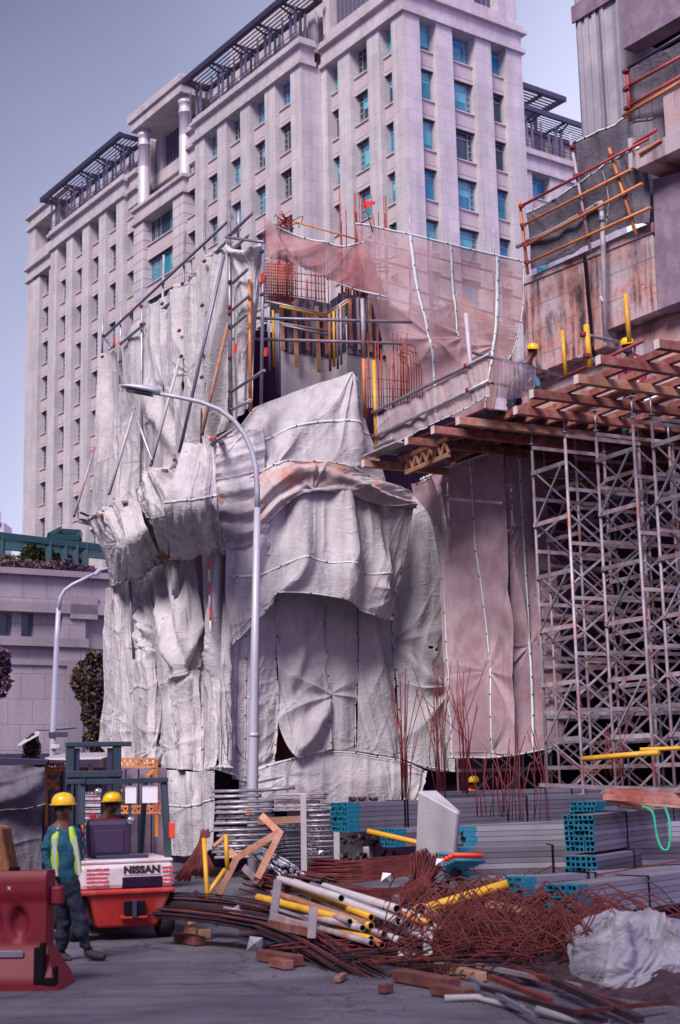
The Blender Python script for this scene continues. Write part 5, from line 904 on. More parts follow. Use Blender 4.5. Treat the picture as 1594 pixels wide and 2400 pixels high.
# ================================================================== podium building
pa, pb_ = dirs(33.0)
Q0 = at(125, 1450, 60); QP = V3(Q0[0], Q0[1], 0)
PP = lambda x, y, o=0: onplane(x, y, QP-pa*o, pa)
def ps(x, y, o=0): q = PP(x, y, o); return np.dot(q-QP, pb_), q[2]
pod = thing('podium_building', 'low granite clad building with dark windows at the left', 'building', QP)
M['granite_pod'] = granite('podium_granite', (.30, .26, .285), joint=.66, rot=33, bw=1.05, bh=1.05, jit=.06, msz=.02)
M['granite_pod2'] = granite('podium_granite_band', (.26, .215, .24), joint=.8, rot=33, bw=2.0, bh=6)
zs_ = {k: ps(125, y)[1] for k, y in dict(ct=1338, cb=1352, fb=1414, f2=1426, wb=1495, l1=1500, l1b=1516, l2=1547, l2b=1560, g=1768).items()}
def pbx(nm, mt_, s0, s1, o0, o1, z0, z1): m = MB(); m.obox(QP, pb_, pa, ZV, s0, s1, -o0, o1, z0, z1); return m.build(nm, M[mt_], pod)
s0 = ps(-60, 1450)[0]; s1 = 14.0; sw1 = ps(35, 1450)[0]; sw2 = ps(57, 1450)[0]; sw3 = ps(86, 1450)[0]; sp1 = ps(147, 1450)[0]; sp2 = ps(201, 1450)[0]
pbx('cornice', 'granite_pod2', s0, s1, .3, 2, zs_['cb'], zs_['ct']); pbx('wall', 'granite_pod', s0, s1, 0, 2, zs_['f2']+.0, zs_['cb']); pbx('frieze', 'granite_pod2', s0, s1, .12, 2, zs_['f2']-.2, zs_['fb'])
for a, b in ((sw1, sw2), (sw3, sp1), (sp2, s1)): pbx('wall', 'granite_pod', a, b, -.35, 2, zs_['wb'], zs_['f2']-.2)
pbx('pilaster', 'granite_pod', sp1, sp2, .0, 2, zs_['wb'], zs_['f2']-.2); pbx('pilaster', 'granite_pod', sp1-.2, sp2, .0, 2, zs_['l2'], zs_['l1b'])
for a, b in ((s0, sw1), (sw2, sw3)):
    w = pbx('window', 'frame', a, b, -.7, 2, zs_['wb'], zs_['f2']-.2); m = MB(); m.obox(QP, pb_, pa, ZV, a+.08, b-.08, .66, .69, zs_['wb']+.1, zs_['f2']-.3); m.build('pane', M['glass_dark'], w)
pbx('ledge', 'granite_pod2', s0, sp2+.1, .15, 2, zs_['l1b'], zs_['wb']); pbx('ledge', 'granite_pod2', sp2+.1, s1, -.3, 2, zs_['l1b'], zs_['wb'])
pbx('wall', 'granite_pod', s0, sp1-.2, -.2, 2, zs_['l2'], zs_['l1b']); pbx('wall', 'spandrel', sp2, s1, -.6, 2, zs_['l2'], zs_['l1b']); pbx('ledge', 'granite_pod2', s0, sp2+.3, .1, 2, zs_['l2b'], zs_['l2'])
pbx('wall', 'granite_pod', s0, s1, 0, 2, 0, zs_['l2b']); pbx('pilaster', 'granite_pod2', sp1+.2, sp1+.9, .15, -.02, 0, zs_['l2b']); pbx('roof', 'granite_pod2', s0, s1, -2, 14, zs_['cb']-.3, zs_['cb']); pbx('plaque', 'granite_pod2', sp1+.3, sp2+.5, .12, -.01, zs_['cb']-1.75, zs_['cb']-.75)
dk = MB(); dk.obox(QP, pb_, pa, ZV, s0, s1, -3, -2.8, 0, ps(100, 1766, 3)[1]); tag(dk.build('hoarding', M['steel_dark']), 'dark site hoarding at the foot of the granite podium', 'hoarding')
# pergola on podium roof
M['green_steel'] = mat('dark_green_steel', (.008, .045, .055), .5, .2); M['green_slat'] = mat('teal_slat', (.02, .16, .19), .5)
pg = thing('roof_pergola', 'dark green steel pergola with teal slats on the podium roof', 'pergola', PP(100, 1330, -1))
def pj(x, y, o): return PP(x, y, o)
MB().bar(pj(-40, 1251, -1), pj(270, 1288, -1), .3, .28).build('front_beam', M['green_steel'], pg)
MB().bar(pj(-40, 1275, -5), pj(270, 1305, -5), .3, .25).build('back_beam', M['green_steel'], pg)
m = MB()
for i in range(9): a = pj(-40, 1262+i*2.6, -1.4-i*.45); b = pj(270, 1295+i*2.1, -1.4-i*.45); m.mark().bar(a, b, .16, .05)
split(m, 'slat', M['green_slat'], pg)
m = MB()
for x in (3, 115, 152, 178, 200): m.mark().bar(pj(x, 1252+x*.12, -1), pj(x, 1345, -1), .26, up=V3(0, 1, 0))
for x in (60, 143): m.mark().bar(pj(x, 1272, -5), pj(x, 1340, -5), .22, up=V3(0, 1, 0))
for a, b, o1, o2 in (((116, 1256), (138, 1245), -1, -2), ((138, 1245), (186, 1248), -2, -2), ((186, 1248), (184, 1262), -2, -1), ((116, 1256), (184, 1262), -1, -1), ((138, 1245), (140, 1265), -2, -2), ((186, 1248), (186, 1330), -2, -2)): m.mark().bar(pj(*a, o1), pj(*b, o2), .22, up=V3(0, 1, 0))
split(m, 'post', M['green_steel'], pg)
# foliage -----------------------------------------------------------
def leafmat(name, c1, c2, c3): 
    m = mat(name, c1, .6, col2=c2, vs=3.5, cs=(.4, .6)); return m
M['leaf_dark'] = leafmat('dark_plum_green_leaves', (.014, .008, .02), (.045, .025, .035), 0)
M['leaf_yel'] = leafmat('yellow_green_leaves', (.07, .06, .02), (.16, .09, .025), 0)
M['leaf_green'] = leafmat('green_leaves', (.035, .045, .02), (.13, .14, .03), 0)
M['leaf_purple'] = leafmat('purple_leaves', (.06, .02, .06), (.14, .06, .10), 0)
M['bark'] = mat('brown_bark', (.07, .04, .05), .9, bump=.5)
def leaves(blobs, n, size, seed, mats=2, frac=.15):
    r = np.random.RandomState(seed); m = MB()
    for i in range(n):
        c, rad = blobs[r.randint(len(blobs))]; d = r.normal(size=3); d /= np.linalg.norm(d)+1e-6; rr_ = (r.rand()**.4); p = A3(c)+d*A3(rad)*rr_
        a = r.normal(size=3); a /= np.linalg.norm(a); b = np.cross(a, r.normal(size=3)); b /= np.linalg.norm(b); s = size*(.6+.8*r.rand())
        m.cur = 1 if (mats > 1 and r.rand() < frac and rr_ > .75) else 0
        m.add([p-a*s, p+b*s*.45, p+a*s, p-b*s*.45], [(0, 1, 2, 3)])
    return m
def tree(label, x, y, d, blobs, n, size, seed, trunk, m1='leaf_dark', m2='leaf_yel', frac=.3, name='tree', cat='tree'):
    b = at(x, y, d); t = thing(name, label, cat, V3(b[0], b[1], 0)); bl = [(at(bx_, by_, d+dz), (r*.0003*d, r*.0003*d, r*.0003*d)) for bx_, by_, dz, r in blobs]
    leaves(bl, n, size, seed, 2, frac).build('crown', [M[m1], M[m2]], t)
    tm = MB(); tm.path([V3(b[0], b[1], 0), V3(b[0]+.1, b[1], bl[0][0][2]*.6), bl[0][0]], [trunk, trunk*.8, trunk*.3], 8)
    for c, r in bl[1:]: tm.path([V3(b[0]+.1, b[1], bl[0][0][2]*.6+.3), A3(c)], [trunk*.4, trunk*.12], 5)
    tm.build('trunk', M['bark'], t); return t
tree('dark leafy tree with yellowish tips between the podium and the tarpaulins', 235, 1790, 44, [(230, 1590, 0, 45), (205, 1580, .3, 36), (190, 1598, 0, 24), (225, 1640, 0, 42), (245, 1690, 0, 42), (215, 1680, 0, 26), (222, 1735, 0, 28), (250, 1620, 0, 45), (205, 1620, 0, 30), (222, 1548, 0, 22)], 9000, .085, 4, .14)
tree('tip of a dark purple tree at the left border of the photo', -20, 1790, 50, [(-12, 1550, 0, 34), (2, 1542, 0, 22), (4, 1566, 0, 20), (-15, 1600, 0, 40)], 1800, .13, 5, .14, 'leaf_purple', 'leaf_dark')
for lb, bl, m1, m2, sd in (('bright yellow green shrub under the roof pergola', [(75, 1303, 0, 30), (95, 1310, 0, 26), (120, 1312, 0, 22), (60, 1318, 0, 24), (160, 1318, 0, 20), (178, 1322, 0, 18)], 'leaf_green', 'leaf_yel', 8), ('purple leaved hedge along the podium roof edge, left part', [(5, 1325, 0, 22), (30, 1328, 0, 24), (60, 1332, 0, 20), (90, 1334, 0, 20), (15, 1318, 0, 18)], 'leaf_purple', 'leaf_green', 9), ('purple leaved hedge along the podium roof edge, right part', [(120, 1334, 0, 20), (150, 1336, 0, 20), (180, 1338, 0, 18), (210, 1342, 0, 16), (240, 1344, 0, 14), (160, 1325, 0, 16)], 'leaf_purple', 'leaf_dark', 10)):
    d = 60.6; bl3 = [(PP(x, y, -.6 if m1 != 'leaf_green' else -1.6), (r*.0003*60,)*3) for x, y, _, r in bl]
    c0 = A3([b[0] for b in bl3]).mean(0); t = thing('shrub', lb, 'shrub', c0-ZV*.8); leaves(bl3, 2200, .12, sd, 2, .4).build('foliage', [M[m1], M[m2]], t)
    tm = MB()
    for c, r in bl3: tm.mark().path([V3(c[0], c[1], zs_['cb']), A3(c)], [.05, .02], 5)
    split(tm, 'stem', M['bark'], t)
tree('slim dark creeper covered post below the tilted panel', 74, 1800, 40, [(74, 1755, 0, 22), (72, 1775, 0, 20), (76, 1735, 0, 14), (74, 1790, 0, 20)], 900, .09, 12, .08, 'leaf_dark', 'leaf_purple', .2, 'creeper', 'plant')
m = MB(); m.prism([at(42, 1746, 39.6), at(84, 1716, 40.4), at(92, 1718, 39.8), at(90, 1724, 39.6), at(46, 1748, 39.4)], V3(0, .1, .04)); tag(m.build('solar_panel', M['pvc']), 'pale tilted solar panel above the creeper covered post', 'solar panel')
m = MB(); c = at(2, 1245, 400); m.box(c[0]-8, c[0]+.5, 395, 405, 0, at(2, 1222, 400)[2]); m.box(c[0]-8, c[0]-.4, 394, 395, at(2, 1226, 400)[2], at(2, 1196, 400)[2]); tag(m.build('distant_building', M['granite']), 'pale distant building cut by the left border', 'building')
# ================================================================== left yard: shed, gantry
sh = thing('site_shed', 'low site shed with a dark flat roof behind the red barrier', 'shed', V3(*at(50, 1900, 21.5)[:2], 0))
def quadbox(px, d0, d1, nm, mt_, par, th=.05):
    P = [at(x, y, d) for (x, y), d in zip(px, (d0, d1, d1, d0))]; m = MB(); n_ = nrm(np.cross(P[1]-P[0], P[3]-P[0])); m.prism(P, n_*th); return m.build(nm, M[mt_], par)
quadbox([(-60, 1792), (105, 1792), (102, 2106), (-60, 2110)], 21.6, 21.6, 'wall', 'steel_dark', sh); quadbox([(-60, 1775), (112, 1782), (108, 1792), (-60, 1796)], 21.2, 21.2, 'roof_edge', 'steel_dark', sh, .1)
m = MB(); c = at(112, 1780, 21.2); m.box(c[0]-4, c[0], c[1]+.1, c[1]+3, c[2]-.05, c[2]); m.build('roof', M['steel_dark'], sh)
cloth('dark grey sheet hung on the upper half of the shed wall', [[at(-40, 1794, 21.3), at(30, 1794, 21.2), at(104, 1796, 21.3)], [at(-40, 1850, 21.3), at(35, 1850, 21.1), at(106, 1845, 21.3)], [at(-40, 1905, 21.3), at(40, 1892, 21.2), at(106, 1882, 21.3)]], 'tarp_dark', 110, 60, vert=.08, vf=1.3, cr=.04, folds=[(.1, .9, .95, .2, .1, .1)], seams=[('v', .98, .05, 0, 1)], sm='seam_pink', group='sheets on the shed')
cloth('darker sheet hung on the lower half of the shed wall', [[at(-40, 1895, 21.45), at(30, 1892, 21.4), at(99, 1888, 21.45)], [at(-40, 1980, 21.4), at(30, 1980, 21.3), at(98, 1975, 21.4)], [at(-40, 2104, 21.4), at(30, 2104, 21.3), at(99, 2103, 21.4)]], 'tarp_dark', 110, 90, vert=.12, vf=1.0, cr=.04, group='sheets on the shed')
M['rusty_bucket'] = mat('rusty_orange_steel', (.20, .07, .02), .7, col2=(.36, .15, .04), vs=4, bump=.4, streak=.5, scol=(.06, .02, .03))
m = MB(); m.prism([at(-40, 1930, 18), at(4, 1940, 18), at(24, 2045, 18), at(-40, 2050, 18)], V3(0, .5, 0)); tag(m.build('excavator_bucket', M['rusty_bucket'], bevel=.02), 'rusty orange machine bucket at the left border behind the red barrier', 'bucket')
gy = thing('orange_gantry', 'orange steel lattice gantry standing behind the forklift', 'gantry', V3(*at(300, 1900, 23)[:2], 0))
def truss(a, b, h, n, par, d=23.0, mt_='orange_pipe', w=.035, nm='truss_member'):
    A_ = at(*a, d); B_ = at(*b, d); m = MB(); m.mark().bar(A_, B_, w); m.mark().bar(A_-ZV*h, B_-ZV*h, w)
    for i in range(n): p = A_+(B_-A_)*(i/n); q = A_+(B_-A_)*((i+1)/n); m.mark().bar(p, (p+q)/2-ZV*h, w*.7); m.mark().bar((p+q)/2-ZV*h, q, w*.7)
    split(m, nm, M[mt_], par)
truss((258, 1778), (366, 1779), .12, 8, gy); truss((256, 1890), (378, 1890), .1, 8, gy); truss((108, 1790), (180, 1790), .1, 5, gy, 22.4)
m = MB()
for a, b in (((258, 1780), (262, 1960)), ((366, 1780), (368, 1960)), ((262, 1800), (282, 1818)), ((366, 1800), (345, 1818)), ((108, 1790), (108, 1935)), ((108, 1812), (142, 1812)), ((110, 1825), (138, 1850)), ((138, 1825), (110, 1850)), ((345, 1860), (372, 1880)), ((285, 1850), (262, 1880)), ((212, 1792), (212, 1810))): m.mark().bar(at(*a, 23), at(*b, 23), .06, up=V3(0, 1, 0))
split(m, 'post', M['orange_pipe'], gy)
cr_ = MB(); a = at(105, 1778, 22.8); b = at(236, 1775, 22.8); n_ = 40; vs = []
for i in range(n_*2+1): p = a+(b-a)*(i/(n_*2)); z = .018*math.sin(i*math.pi/2.5); vs += [p+ZV*z, p+ZV*(z+.10)+V3(0, 1.6, 0)]
cr_.add(vs, [(2*i, 2*i+2, 2*i+3, 2*i+1) for i in range(n_*2)], True); o = cr_.build('corrugated_sheet', M['pvc']); so_ = o.modifiers.new('t', 'SOLIDIFY'); so_.thickness = .03; tag(o, 'white corrugated roof sheet behind the forklift mast', 'roof sheet')
bk = thing('dark_hoarding', 'dark panelled hoarding behind the forklift and the gantry', 'hoarding', V3(*at(250, 1900, 23.6)[:2], 0)); quadbox([(105, 1800), (390, 1800), (390, 2078), (105, 2080)], 23.8, 23.8, 'panel', 'conc_purple', bk)
for i in range(9): x = 115+i*30; MB().bar(at(x, 1802, 23.7), at(x, 2076, 23.7), .03, up=V3(0, 1, 0)).build('batten', M['steel_dark'], bk)
# grid rack behind forklift: crates of couplers
gk = thing('frame_rack', 'stack of pale metal grid frames behind the walking worker', 'rack', V3(*at(198, 1990, 21)[:2], 0))
for j in range(9):
    z = at(198, 1992-j*15, 21)[2]; m = MB(); a = at(162, 1992-j*15, 21); b = at(236, 1992-j*15, 21)
    m.bar(a, b, .05, .04).bar(a+ZV*.045, b+ZV*.045, .03, .02); m.build('frame_layer', M['galv_old'], gk)
    m = MB()
    for i in range(9): p = a+(b-a)*((i+.5)/9)+ZV*.06; m.mark().bar(p, p+ZV*.04, .035, up=V3(0, 1, 0))
    split(m, 'spacer', M['galv'], gk, 9)
M['sack'] = tarpmat('white_woven_sack', (.22, .21, .26), (.35, .335, .39), bs=1.3, rough=.45)
# ================================================================== yard
def G0(x, y, z=0): return onz(x, y, z)
M['cyan'] = mat('cyan_painted_tube_end', (.006, .15, .24), .5, var=.35, vs=9, streak=.3, scol=(.10, .10, .13), sscale=(8, 8, 8))
M['tube_in'] = M['void']
# bundles of square tubes with cyan ends
def bundle(label, px, py, d, ang, L_, nw, nh, s=.06, cyan=.16, strap=(1.2, 3.0), red=False, rand=0, end='cyan', sk=0):
    o = at(px, py, d); a = math.radians(ang); dr = V3(math.sin(a), math.cos(a), 0); wv = V3(math.cos(a), -math.sin(a), 0)   # wv: to the right of dr
    t = thing('tube_bundle', label, 'tube bundle', o, 'strapped bundles of steel tubes')
    r = random.Random(int(px*7+py)); p = s*1.10
    def sq(mb, c, l0, l1, w, open_=True):
        e = w/2; x = e*.72
        q = lambda l, k: [c+dr*l+wv*sx_*k+ZV*sz*k for sx_, sz in ((-1, -1), (1, -1), (1, 1), (-1, 1))]
        O0, O1, I0, I1 = q(l0, e), q(l1, e), q(l0, x), q(l0+.12, x); b = len(mb.v); mb.add(O0+O1+I0+I1, [(0, 4, 5, 1), (1, 5, 6, 2), (2, 6, 7, 3), (3, 7, 4, 0), (4, 7, 6, 5), (0, 1, 9, 8), (1, 2, 10, 9), (2, 3, 11, 10), (3, 0, 8, 11), (8, 9, 13, 12), (9, 10, 14, 13), (10, 11, 15, 14), (11, 8, 12, 15), (12, 13, 14, 15)]); mb.mi[-1] = 2
        for k in range(1, 10): mb.mi[-1-k] = 1
    proto = MB(); z0 = V3(0, 0, 0)
    sq(proto, o, 0, L_, s)
    e = s/2*1.02; m = MB(); 
    for w0, w1, h0, h1 in ((-e, e, e, e+.001), (-e, e, -e-.001, -e), (-e-.001, -e, -e, e), (e, e+.001, -e, e)): m.obox(o, dr, wv, ZV, .001, cyan, w0, w1, h0, h1)
    ob = proto.build('tube', [M['prop_tube'], M['cyan'] if end == 'cyan' else M['clamp_red'], M['void']], t); pc = m.build('painted_end', M['cyan'] if end == 'cyan' else M['clamp_red'], ob)
    first = True
    for j in range(nh):
        for i in range(nw):
            off = wv*(i*p)+ZV*((j+.5)*p)+dr*r.uniform(-rand-.03, rand+.03)+wv*(sk*j)
            if first: ob.location = off; first = False; continue
            if 0 < i < nw-1 and 0 < j < nh-1 and False: continue
            copypart(ob, t, off)
    W_, H_ = nw*p, nh*p
    for sp_ in strap:
        if sp_ < L_: m = MB(); m.obox(o-wv*p*.55, dr, wv, ZV, sp_, sp_+.03, -.006, W_+.006+sk*nh, -.01, H_+.008); m.build('strap', M['black'], t)
    return t
bundle('long bundle of square tubes with a cyan end behind the pale concrete block', 778, 1950, 19.5, 52, 7.6, 6, 6, .06, .22, (1.0, 1.05, 3.4))
bundle('second cyan ended bundle under the long one, left of the concrete block', 895, 1985, 19.3, 55, 5, 5, 4, .055, .2, ())
bundle('short bundle of tubes with a cyan end right of the concrete block', 1078, 1985, 18.6, 84, 3.6, 4, 4, .06, .16, (), rand=.05)
bundle('wide low bundle with a cyan end under the short one', 1058, 2062, 17.5, 86, 3.9, 5, 6, .06, .14, (1.2,), rand=.08)
bundle('upper right bundle of big square tubes with a cyan grid end', 1331, 1997, 16.6, 31, 5.5, 6, 7, .055, .02, (1.1, 2.9))
bundle('lower right bundle of big square tubes with a cyan grid end', 1333, 2075, 16.3, 31, 5.5, 6, 5, .06, .02, (1.2, 3.0))
bundle('bundle with a cyan end on the far side above the upper right one', 1342, 1925, 17.8, 40, 4, 6, 4, .055, .25, ())
bundle('low bundle with a cyan end under the yellow pole', 1185, 2098, 15.4, 60, 4, 5, 3, .06, .2, (.9, 1.0))
bundle('lowest dark bundle of tubes right of the rebar tangle', 1285, 2150, 14.6, 42, 5.5, 6, 5, .06, .22, (1.4,))
bundle('far bundle of plain tubes behind the long cyan ended bundle', 1000, 1918, 21.5, 60, 9.5, 6, 6, .06, .05, (2.5, 5.5))
for i in range(9):
    a = at(1030+i*4, 2002+(i*13) % 30, 15.3); rs_ = MB().tube(a, a+V3(.35, .1, -.02), .022, 8); tag(rs_.build('loose_tube', M['clamp_red'] if i % 2 else M['cyan']), 'short '+('red' if i % 2 else 'cyan')+' ended tube piece on top of the wide low bundle', 'tube', 'loose coloured tube ends')
# green strap
gstrap = MB(); curve = lambda P, n=9: [q for q in cr_interp(A3(P)[:, None, :], n)[:, 0, :]]; pts_ = [at(1505, 1890, 16.4), at(1530, 1905, 16.3), at(1540, 1960, 16.2), at(1553, 1990, 16.1), at(1568, 1985, 16.1), at(1570, 1930, 16.2), at(1558, 1890, 16.5)]
gstrap.path(curve(pts_, 26), .014, 6); tag(gstrap.build('lifting_sling', mat('green_webbing', (.01, .38, .20), .7)), 'green webbing sling looped over the upper right bundle', 'sling')
# concrete block leaning
cb_ = MB(); P = [at(972, 1998, 16.9), at(1062, 2034, 16.6), at(1074, 1905, 16.5), at(978, 1852, 16.8)]; P2 = [p+v for p, v in zip(P, (V3(.24, .2, 0), V3(.05, .16, 0), V3(.05, .16, 0), V3(.24, .2, 0)))]
cb_.add(P+P2, [(0, 1, 2, 3), (7, 6, 5, 4), (3, 2, 6, 7), (1, 5, 6, 2), (0, 4, 5, 1), (0, 3, 7, 4)]); tag(cb_.build('concrete_block', M['conc_block'], bevel=.02), 'pale concrete block with a sloping top among the tube bundles', 'concrete block')
# timber stack on the right
for i, (a, b, w) in enumerate((((1416, 1868), (1600, 1880), .10), ((1422, 1874), (1600, 1888), .12), ((1430, 1858), (1600, 1866), .07), ((1450, 1884), (1530, 1898), .10), ((1418, 1856), (1610, 1852), .05))):
    tag(MB().bar(at(*a, 17+i*.1), at(*b, 16.5+i*.3), w, .07).build('timber_plank', M['timber_pale'] if i in (1, 3) else M['timber'], bevel=.005), ('long rough timber on the right bundles, %s' % ('lowest of the planks', 'thick pale one', 'thin one in the middle', 'short split one', 'flat one on top')[i]), 'timber', 'timbers on the tube bundles')
tag(MB().bar(at(1266, 1840, 19), at(1600, 1852, 17), .05).build('steel_bar', M['galv_old']), 'long pinkish flat bar lying across above the tube bundles', 'bar')
tag(MB().tube(at(1366, 1779, 20.5), at(1545, 1763, 19.8), .04).build('yellow_tube', M['yellow_pipe']), 'bright yellow tube laid across the feet of the shoring towers', 'tube')
tag(MB().tube(at(1500, 1757, 21), at(1640, 1752, 21), .03).build('yellow_tube', M['yellow_pipe']), 'thin yellow tube at the right border behind the bright one', 'tube')
# stacks of scaffold frames
def frame_thing(o, ax, wd_, dp, label, r=.022, mt_='galv', nr=5):
    t = thing('scaffold_frame', label, 'scaffold frame', o, 'stacked scaffold frames')
    bk_ = V3(-ax[1], ax[0], 0)
    for k in (0, 1): MB().tube(o+bk_*dp*k, o+ax*wd_+bk_*dp*k, r, 8).build('rail', M[mt_], t)
    m = MB()
    for i in range(nr): m.mark().tube(o+ax*wd_*(i+.5)/nr, o+ax*wd_*(i+.5)/nr+bk_*dp, r*.7, 6)
    split(m, 'rung', M[mt_], t); e = MB(); e.tube(o+ax*wd_-ax*.03, o+ax*wd_+ax*.006, r*1.25, 8); e.build('end_ring', M['steel_dark'], t); return t
def stack(x0, x1, y0, dy, n, d, name, r=.022, mt_='galv', jit=.06, dp=.9, slope=.05):
    pr = None; rr_ = random.Random(int(x0)); z0 = at(x0, y0, d)[2]
    o0 = V3(*at(x0, y0, d)[:2], 0); o1 = at(x1, y0, d); wdt = o1[0]-o0[0]; ax = nrm(V3(1, slope, 0)); dz = dy/FPX*d
    pr = frame_thing(o0+ZV*(z0+dz*.0), ax, wdt, dp, name % 'the lowest', r, mt_)
    for i in range(1, n):
        lab = name % ('the topmost' if i == n-1 else '%d from the bottom' % (i+1)); dup(pr, o0+ZV*(z0+dz*i)+V3(rr_.uniform(-jit, jit), rr_.uniform(-.04, .04), 0), label=lab)
stack(503, 640, 2010, 12.5, 6, 21.5, 'scaffold frame in the lower pile left of the lamp post, %s'); stack(500, 637, 1930, 12.0, 5, 21.5, 'scaffold frame in the upper pile left of the lamp post, %s'); 
stack(492, 612, 1868, 12, 2, 21.6, 'scaffold frame lying crookedly over the upper pile, %s')
stack(640, 758, 1900, 9.0, 5, 22.4, 'thin scaffold frame in the pile right of the lamp post, %s', .014, 'galv_old')
stack(642, 712, 2030, 9.0, 12, 22.6, 'grey scaffold frame in the low pile right of the lamp post, %s', .014, 'steel_grey')
stack(718, 782, 2010, 12.0, 11, 21.6, 'pale scaffold frame in the narrow rack, %s', .016, 'galv')
tag(MB().tube(at(612, 1852, 21.2), at(692, 1845, 21.2), .03).build('loose_tube', M['galv']), 'loose grey tube on top of the frame piles', 'tube')
tag(MB().bar(at(605, 1925, 21.3), at(706, 1920, 21.3), .09, .10).build('timber_bearer', M['timber_pale']), 'brown timber bearer between the frame piles', 'timber')
for x, y0, y1, d, l in ((711, 1862, 2045, 21.2, 'left'), (788, 1880, 2040, 21.0, 'middle'), (858, 1985, 2030, 20.6, 'short right')):
    tag(MB().bar(at(x, y0, d), at(x+2, y1, d), .085, up=V3(0, 1, 0)).build('rack_post', M['pvc']), 'pale square post of the rack, the %s one' % l, 'post', 'rack posts')
cl_ = thing('coupler_heap', 'heap of dark scaffold couplers on the rack under the cyan bundle', 'couplers', at(850, 2000, 20.2)); m = MB(); r_ = random.Random(3)
for i in range(90):
    c = at(r_.uniform(800, 970), r_.choice([r_.uniform(1960, 1980), r_.uniform(2000, 2025)]), r_.uniform(20, 20.6)); m.mark().bar(c, c+V3(r_.uniform(-.05, .05), .03, r_.uniform(-.05, .05)), .045, twist=r_.random()*3)
split(m, 'coupler', M['rust_dark'], cl_)
cl2 = thing('coupler_heap', 'small row of dark couplers lying on the tarpaulin skirt above the long bundle', 'couplers', at(850, 1882, 20.5)); m = MB()
for i in range(36): c = at(r_.uniform(820, 885), r_.uniform(1872, 1886), r_.uniform(20.3, 20.6)); m.mark().bar(c, c+V3(r_.uniform(-.05, .05), .03, .03), .04, twist=r_.random()*3)
split(m, 'coupler', M['rust_dark'], cl2)
# ------------------------------------------------------------------ rods
def rods(name, label, cat, n, gen, r, mt_, maxn=100, seg=5, group=None, base=None):
    P = [gen(i) for i in range(n)]; c = A3([p[len(p)//2] for p in P]).mean(0) if base is None else base
    t = thing(name, label, cat, V3(c[0], c[1], max(0, min(p[k][2] for p in P for k in (0, -1)))), group); rest = MB()
    for i, p in enumerate(P):
        if i < maxn: MB().path(p, r, seg).build('rod', M[mt_[i % len(mt_)]] if isinstance(mt_, (list, tuple)) else M[mt_], t)
        else: rest.path(p, r, seg)
    if rest.v: tag(rest.build('rod_mass', M[mt_ if isinstance(mt_, str) else mt_[0]], t), kind='stuff')
    return t
def curve(P, n=9):
    C = A3(P)[:, None, :]; return [q for q in cr_interp(C, n)[:, 0, :]]
R_ = random.Random(21)
def fanb(px, spread, jit):   # px list of pixel points with depth, jitter grows
    def g(i):
        o = V3(R_.gauss(0, jit), R_.gauss(0, jit), abs(R_.gauss(0, jit*.8))); k = R_.gauss(0, spread)
        pts_ = []
        for j, (x, y, dd) in enumerate(px): pts_.append(at(x, y, dd)+o+V3(0, 0, k*j/len(px))+V3(R_.gauss(0, .01), 0, 0))
        return curve(pts_)
    return g
rods('rebar_bundle', 'long dark bundle of thin rebar curving along the kerb side to the front', 'rebar', 110, fanb([(388, 2150, 15.5), (500, 2160, 15.2), (640, 2185, 14.6), (740, 2235, 13.8), (830, 2290, 13.0), (895, 2322, 12.6)], .02, .07), .009, ['rust_dark', 'rust_dark', 'rust_dark', 'rust'], 100)
rods('rebar_bundle', 'second dark bundle of thin rebar behind the long one', 'rebar', 90, fanb([(388, 2125, 16.4), (500, 2130, 16), (620, 2150, 15.6), (760, 2200, 14.8), (880, 2230, 14.2)], .02, .06), .009, ['rust_dark', 'rust_dark', 'rust'], 90)
rods('rebar_bundle', 'red brown rebar bundle fanning out at the front end of the dark ones', 'rebar', 45, fanb([(700, 2190, 14.6), (790, 2240, 13.8), (850, 2290, 13.2), (880, 2325, 12.8)], .05, .08), .009, 'rust')
rods('rebar_bundle', 'orange brown rebar bundle lying behind the pipe pile, bristling at its left end', 'rebar', 130, lambda i: (lambda y: curve([at(745+R_.uniform(-25, 30), y+R_.uniform(-12, 12), 17.8), at(850, y+R_.uniform(-6, 6), 17.4), at(980, y-15, 17.0), at(1035, y-25, 16.8)]))(R_.uniform(2018, 2062)), .009, 'rust', 100)
rods('rebar_bundle', 'upright fan of rusty rebar in front of the concrete block', 'rebar', 120, lambda i: (lambda a: curve([at(955+a*.25+R_.uniform(-15, 15), 2125, 15.6), at(975+a*.5, 2070, 15.8+R_.uniform(-.2, .2)), at(985+a, 1995+abs(a-10)*.35+R_.uniform(-8, 12), 16.2)], 7))(R_.uniform(-25, 65)), .008, 'rust', 100)
rods('rebar_bundle', 'curved red brown rebar lying below the upright fan', 'rebar', 80, lambda i: (lambda y: curve([at(800+R_.uniform(-20, 20), y, 16.2), at(880, y+10, 15.9), at(950, y+5, 15.6), at(1010, y-25+R_.uniform(-10, 10), 15.6)]))(R_.uniform(2072, 2110)), .009, 'rust')
rods('rebar_bundle', 'rusty rebar bundle bent like a broom beside the forklift', 'rebar', 70, lambda i: (lambda a: curve([at(420+a+R_.uniform(-8, 8), 2062+R_.uniform(-5, 5), 19), at(448+a*.5, 2010, 19), at(468+a*.3, 1975, 19), at(475+a*.8, 1955+R_.uniform(-12, 6), 19)], 7))(R_.uniform(-5, 25)), .009, 'rust')
rods('rebar_bundle', 'drooping rusty rebar right of the bent broom shaped bundle', 'rebar', 50, lambda i: (lambda a: curve([at(468, 1975, 19), at(475+a*.4, 2000, 18.9), at(480+a, 2045+R_.uniform(-5, 15), 18.8)], 6))(R_.uniform(-25, 28)), .009, 'rust')
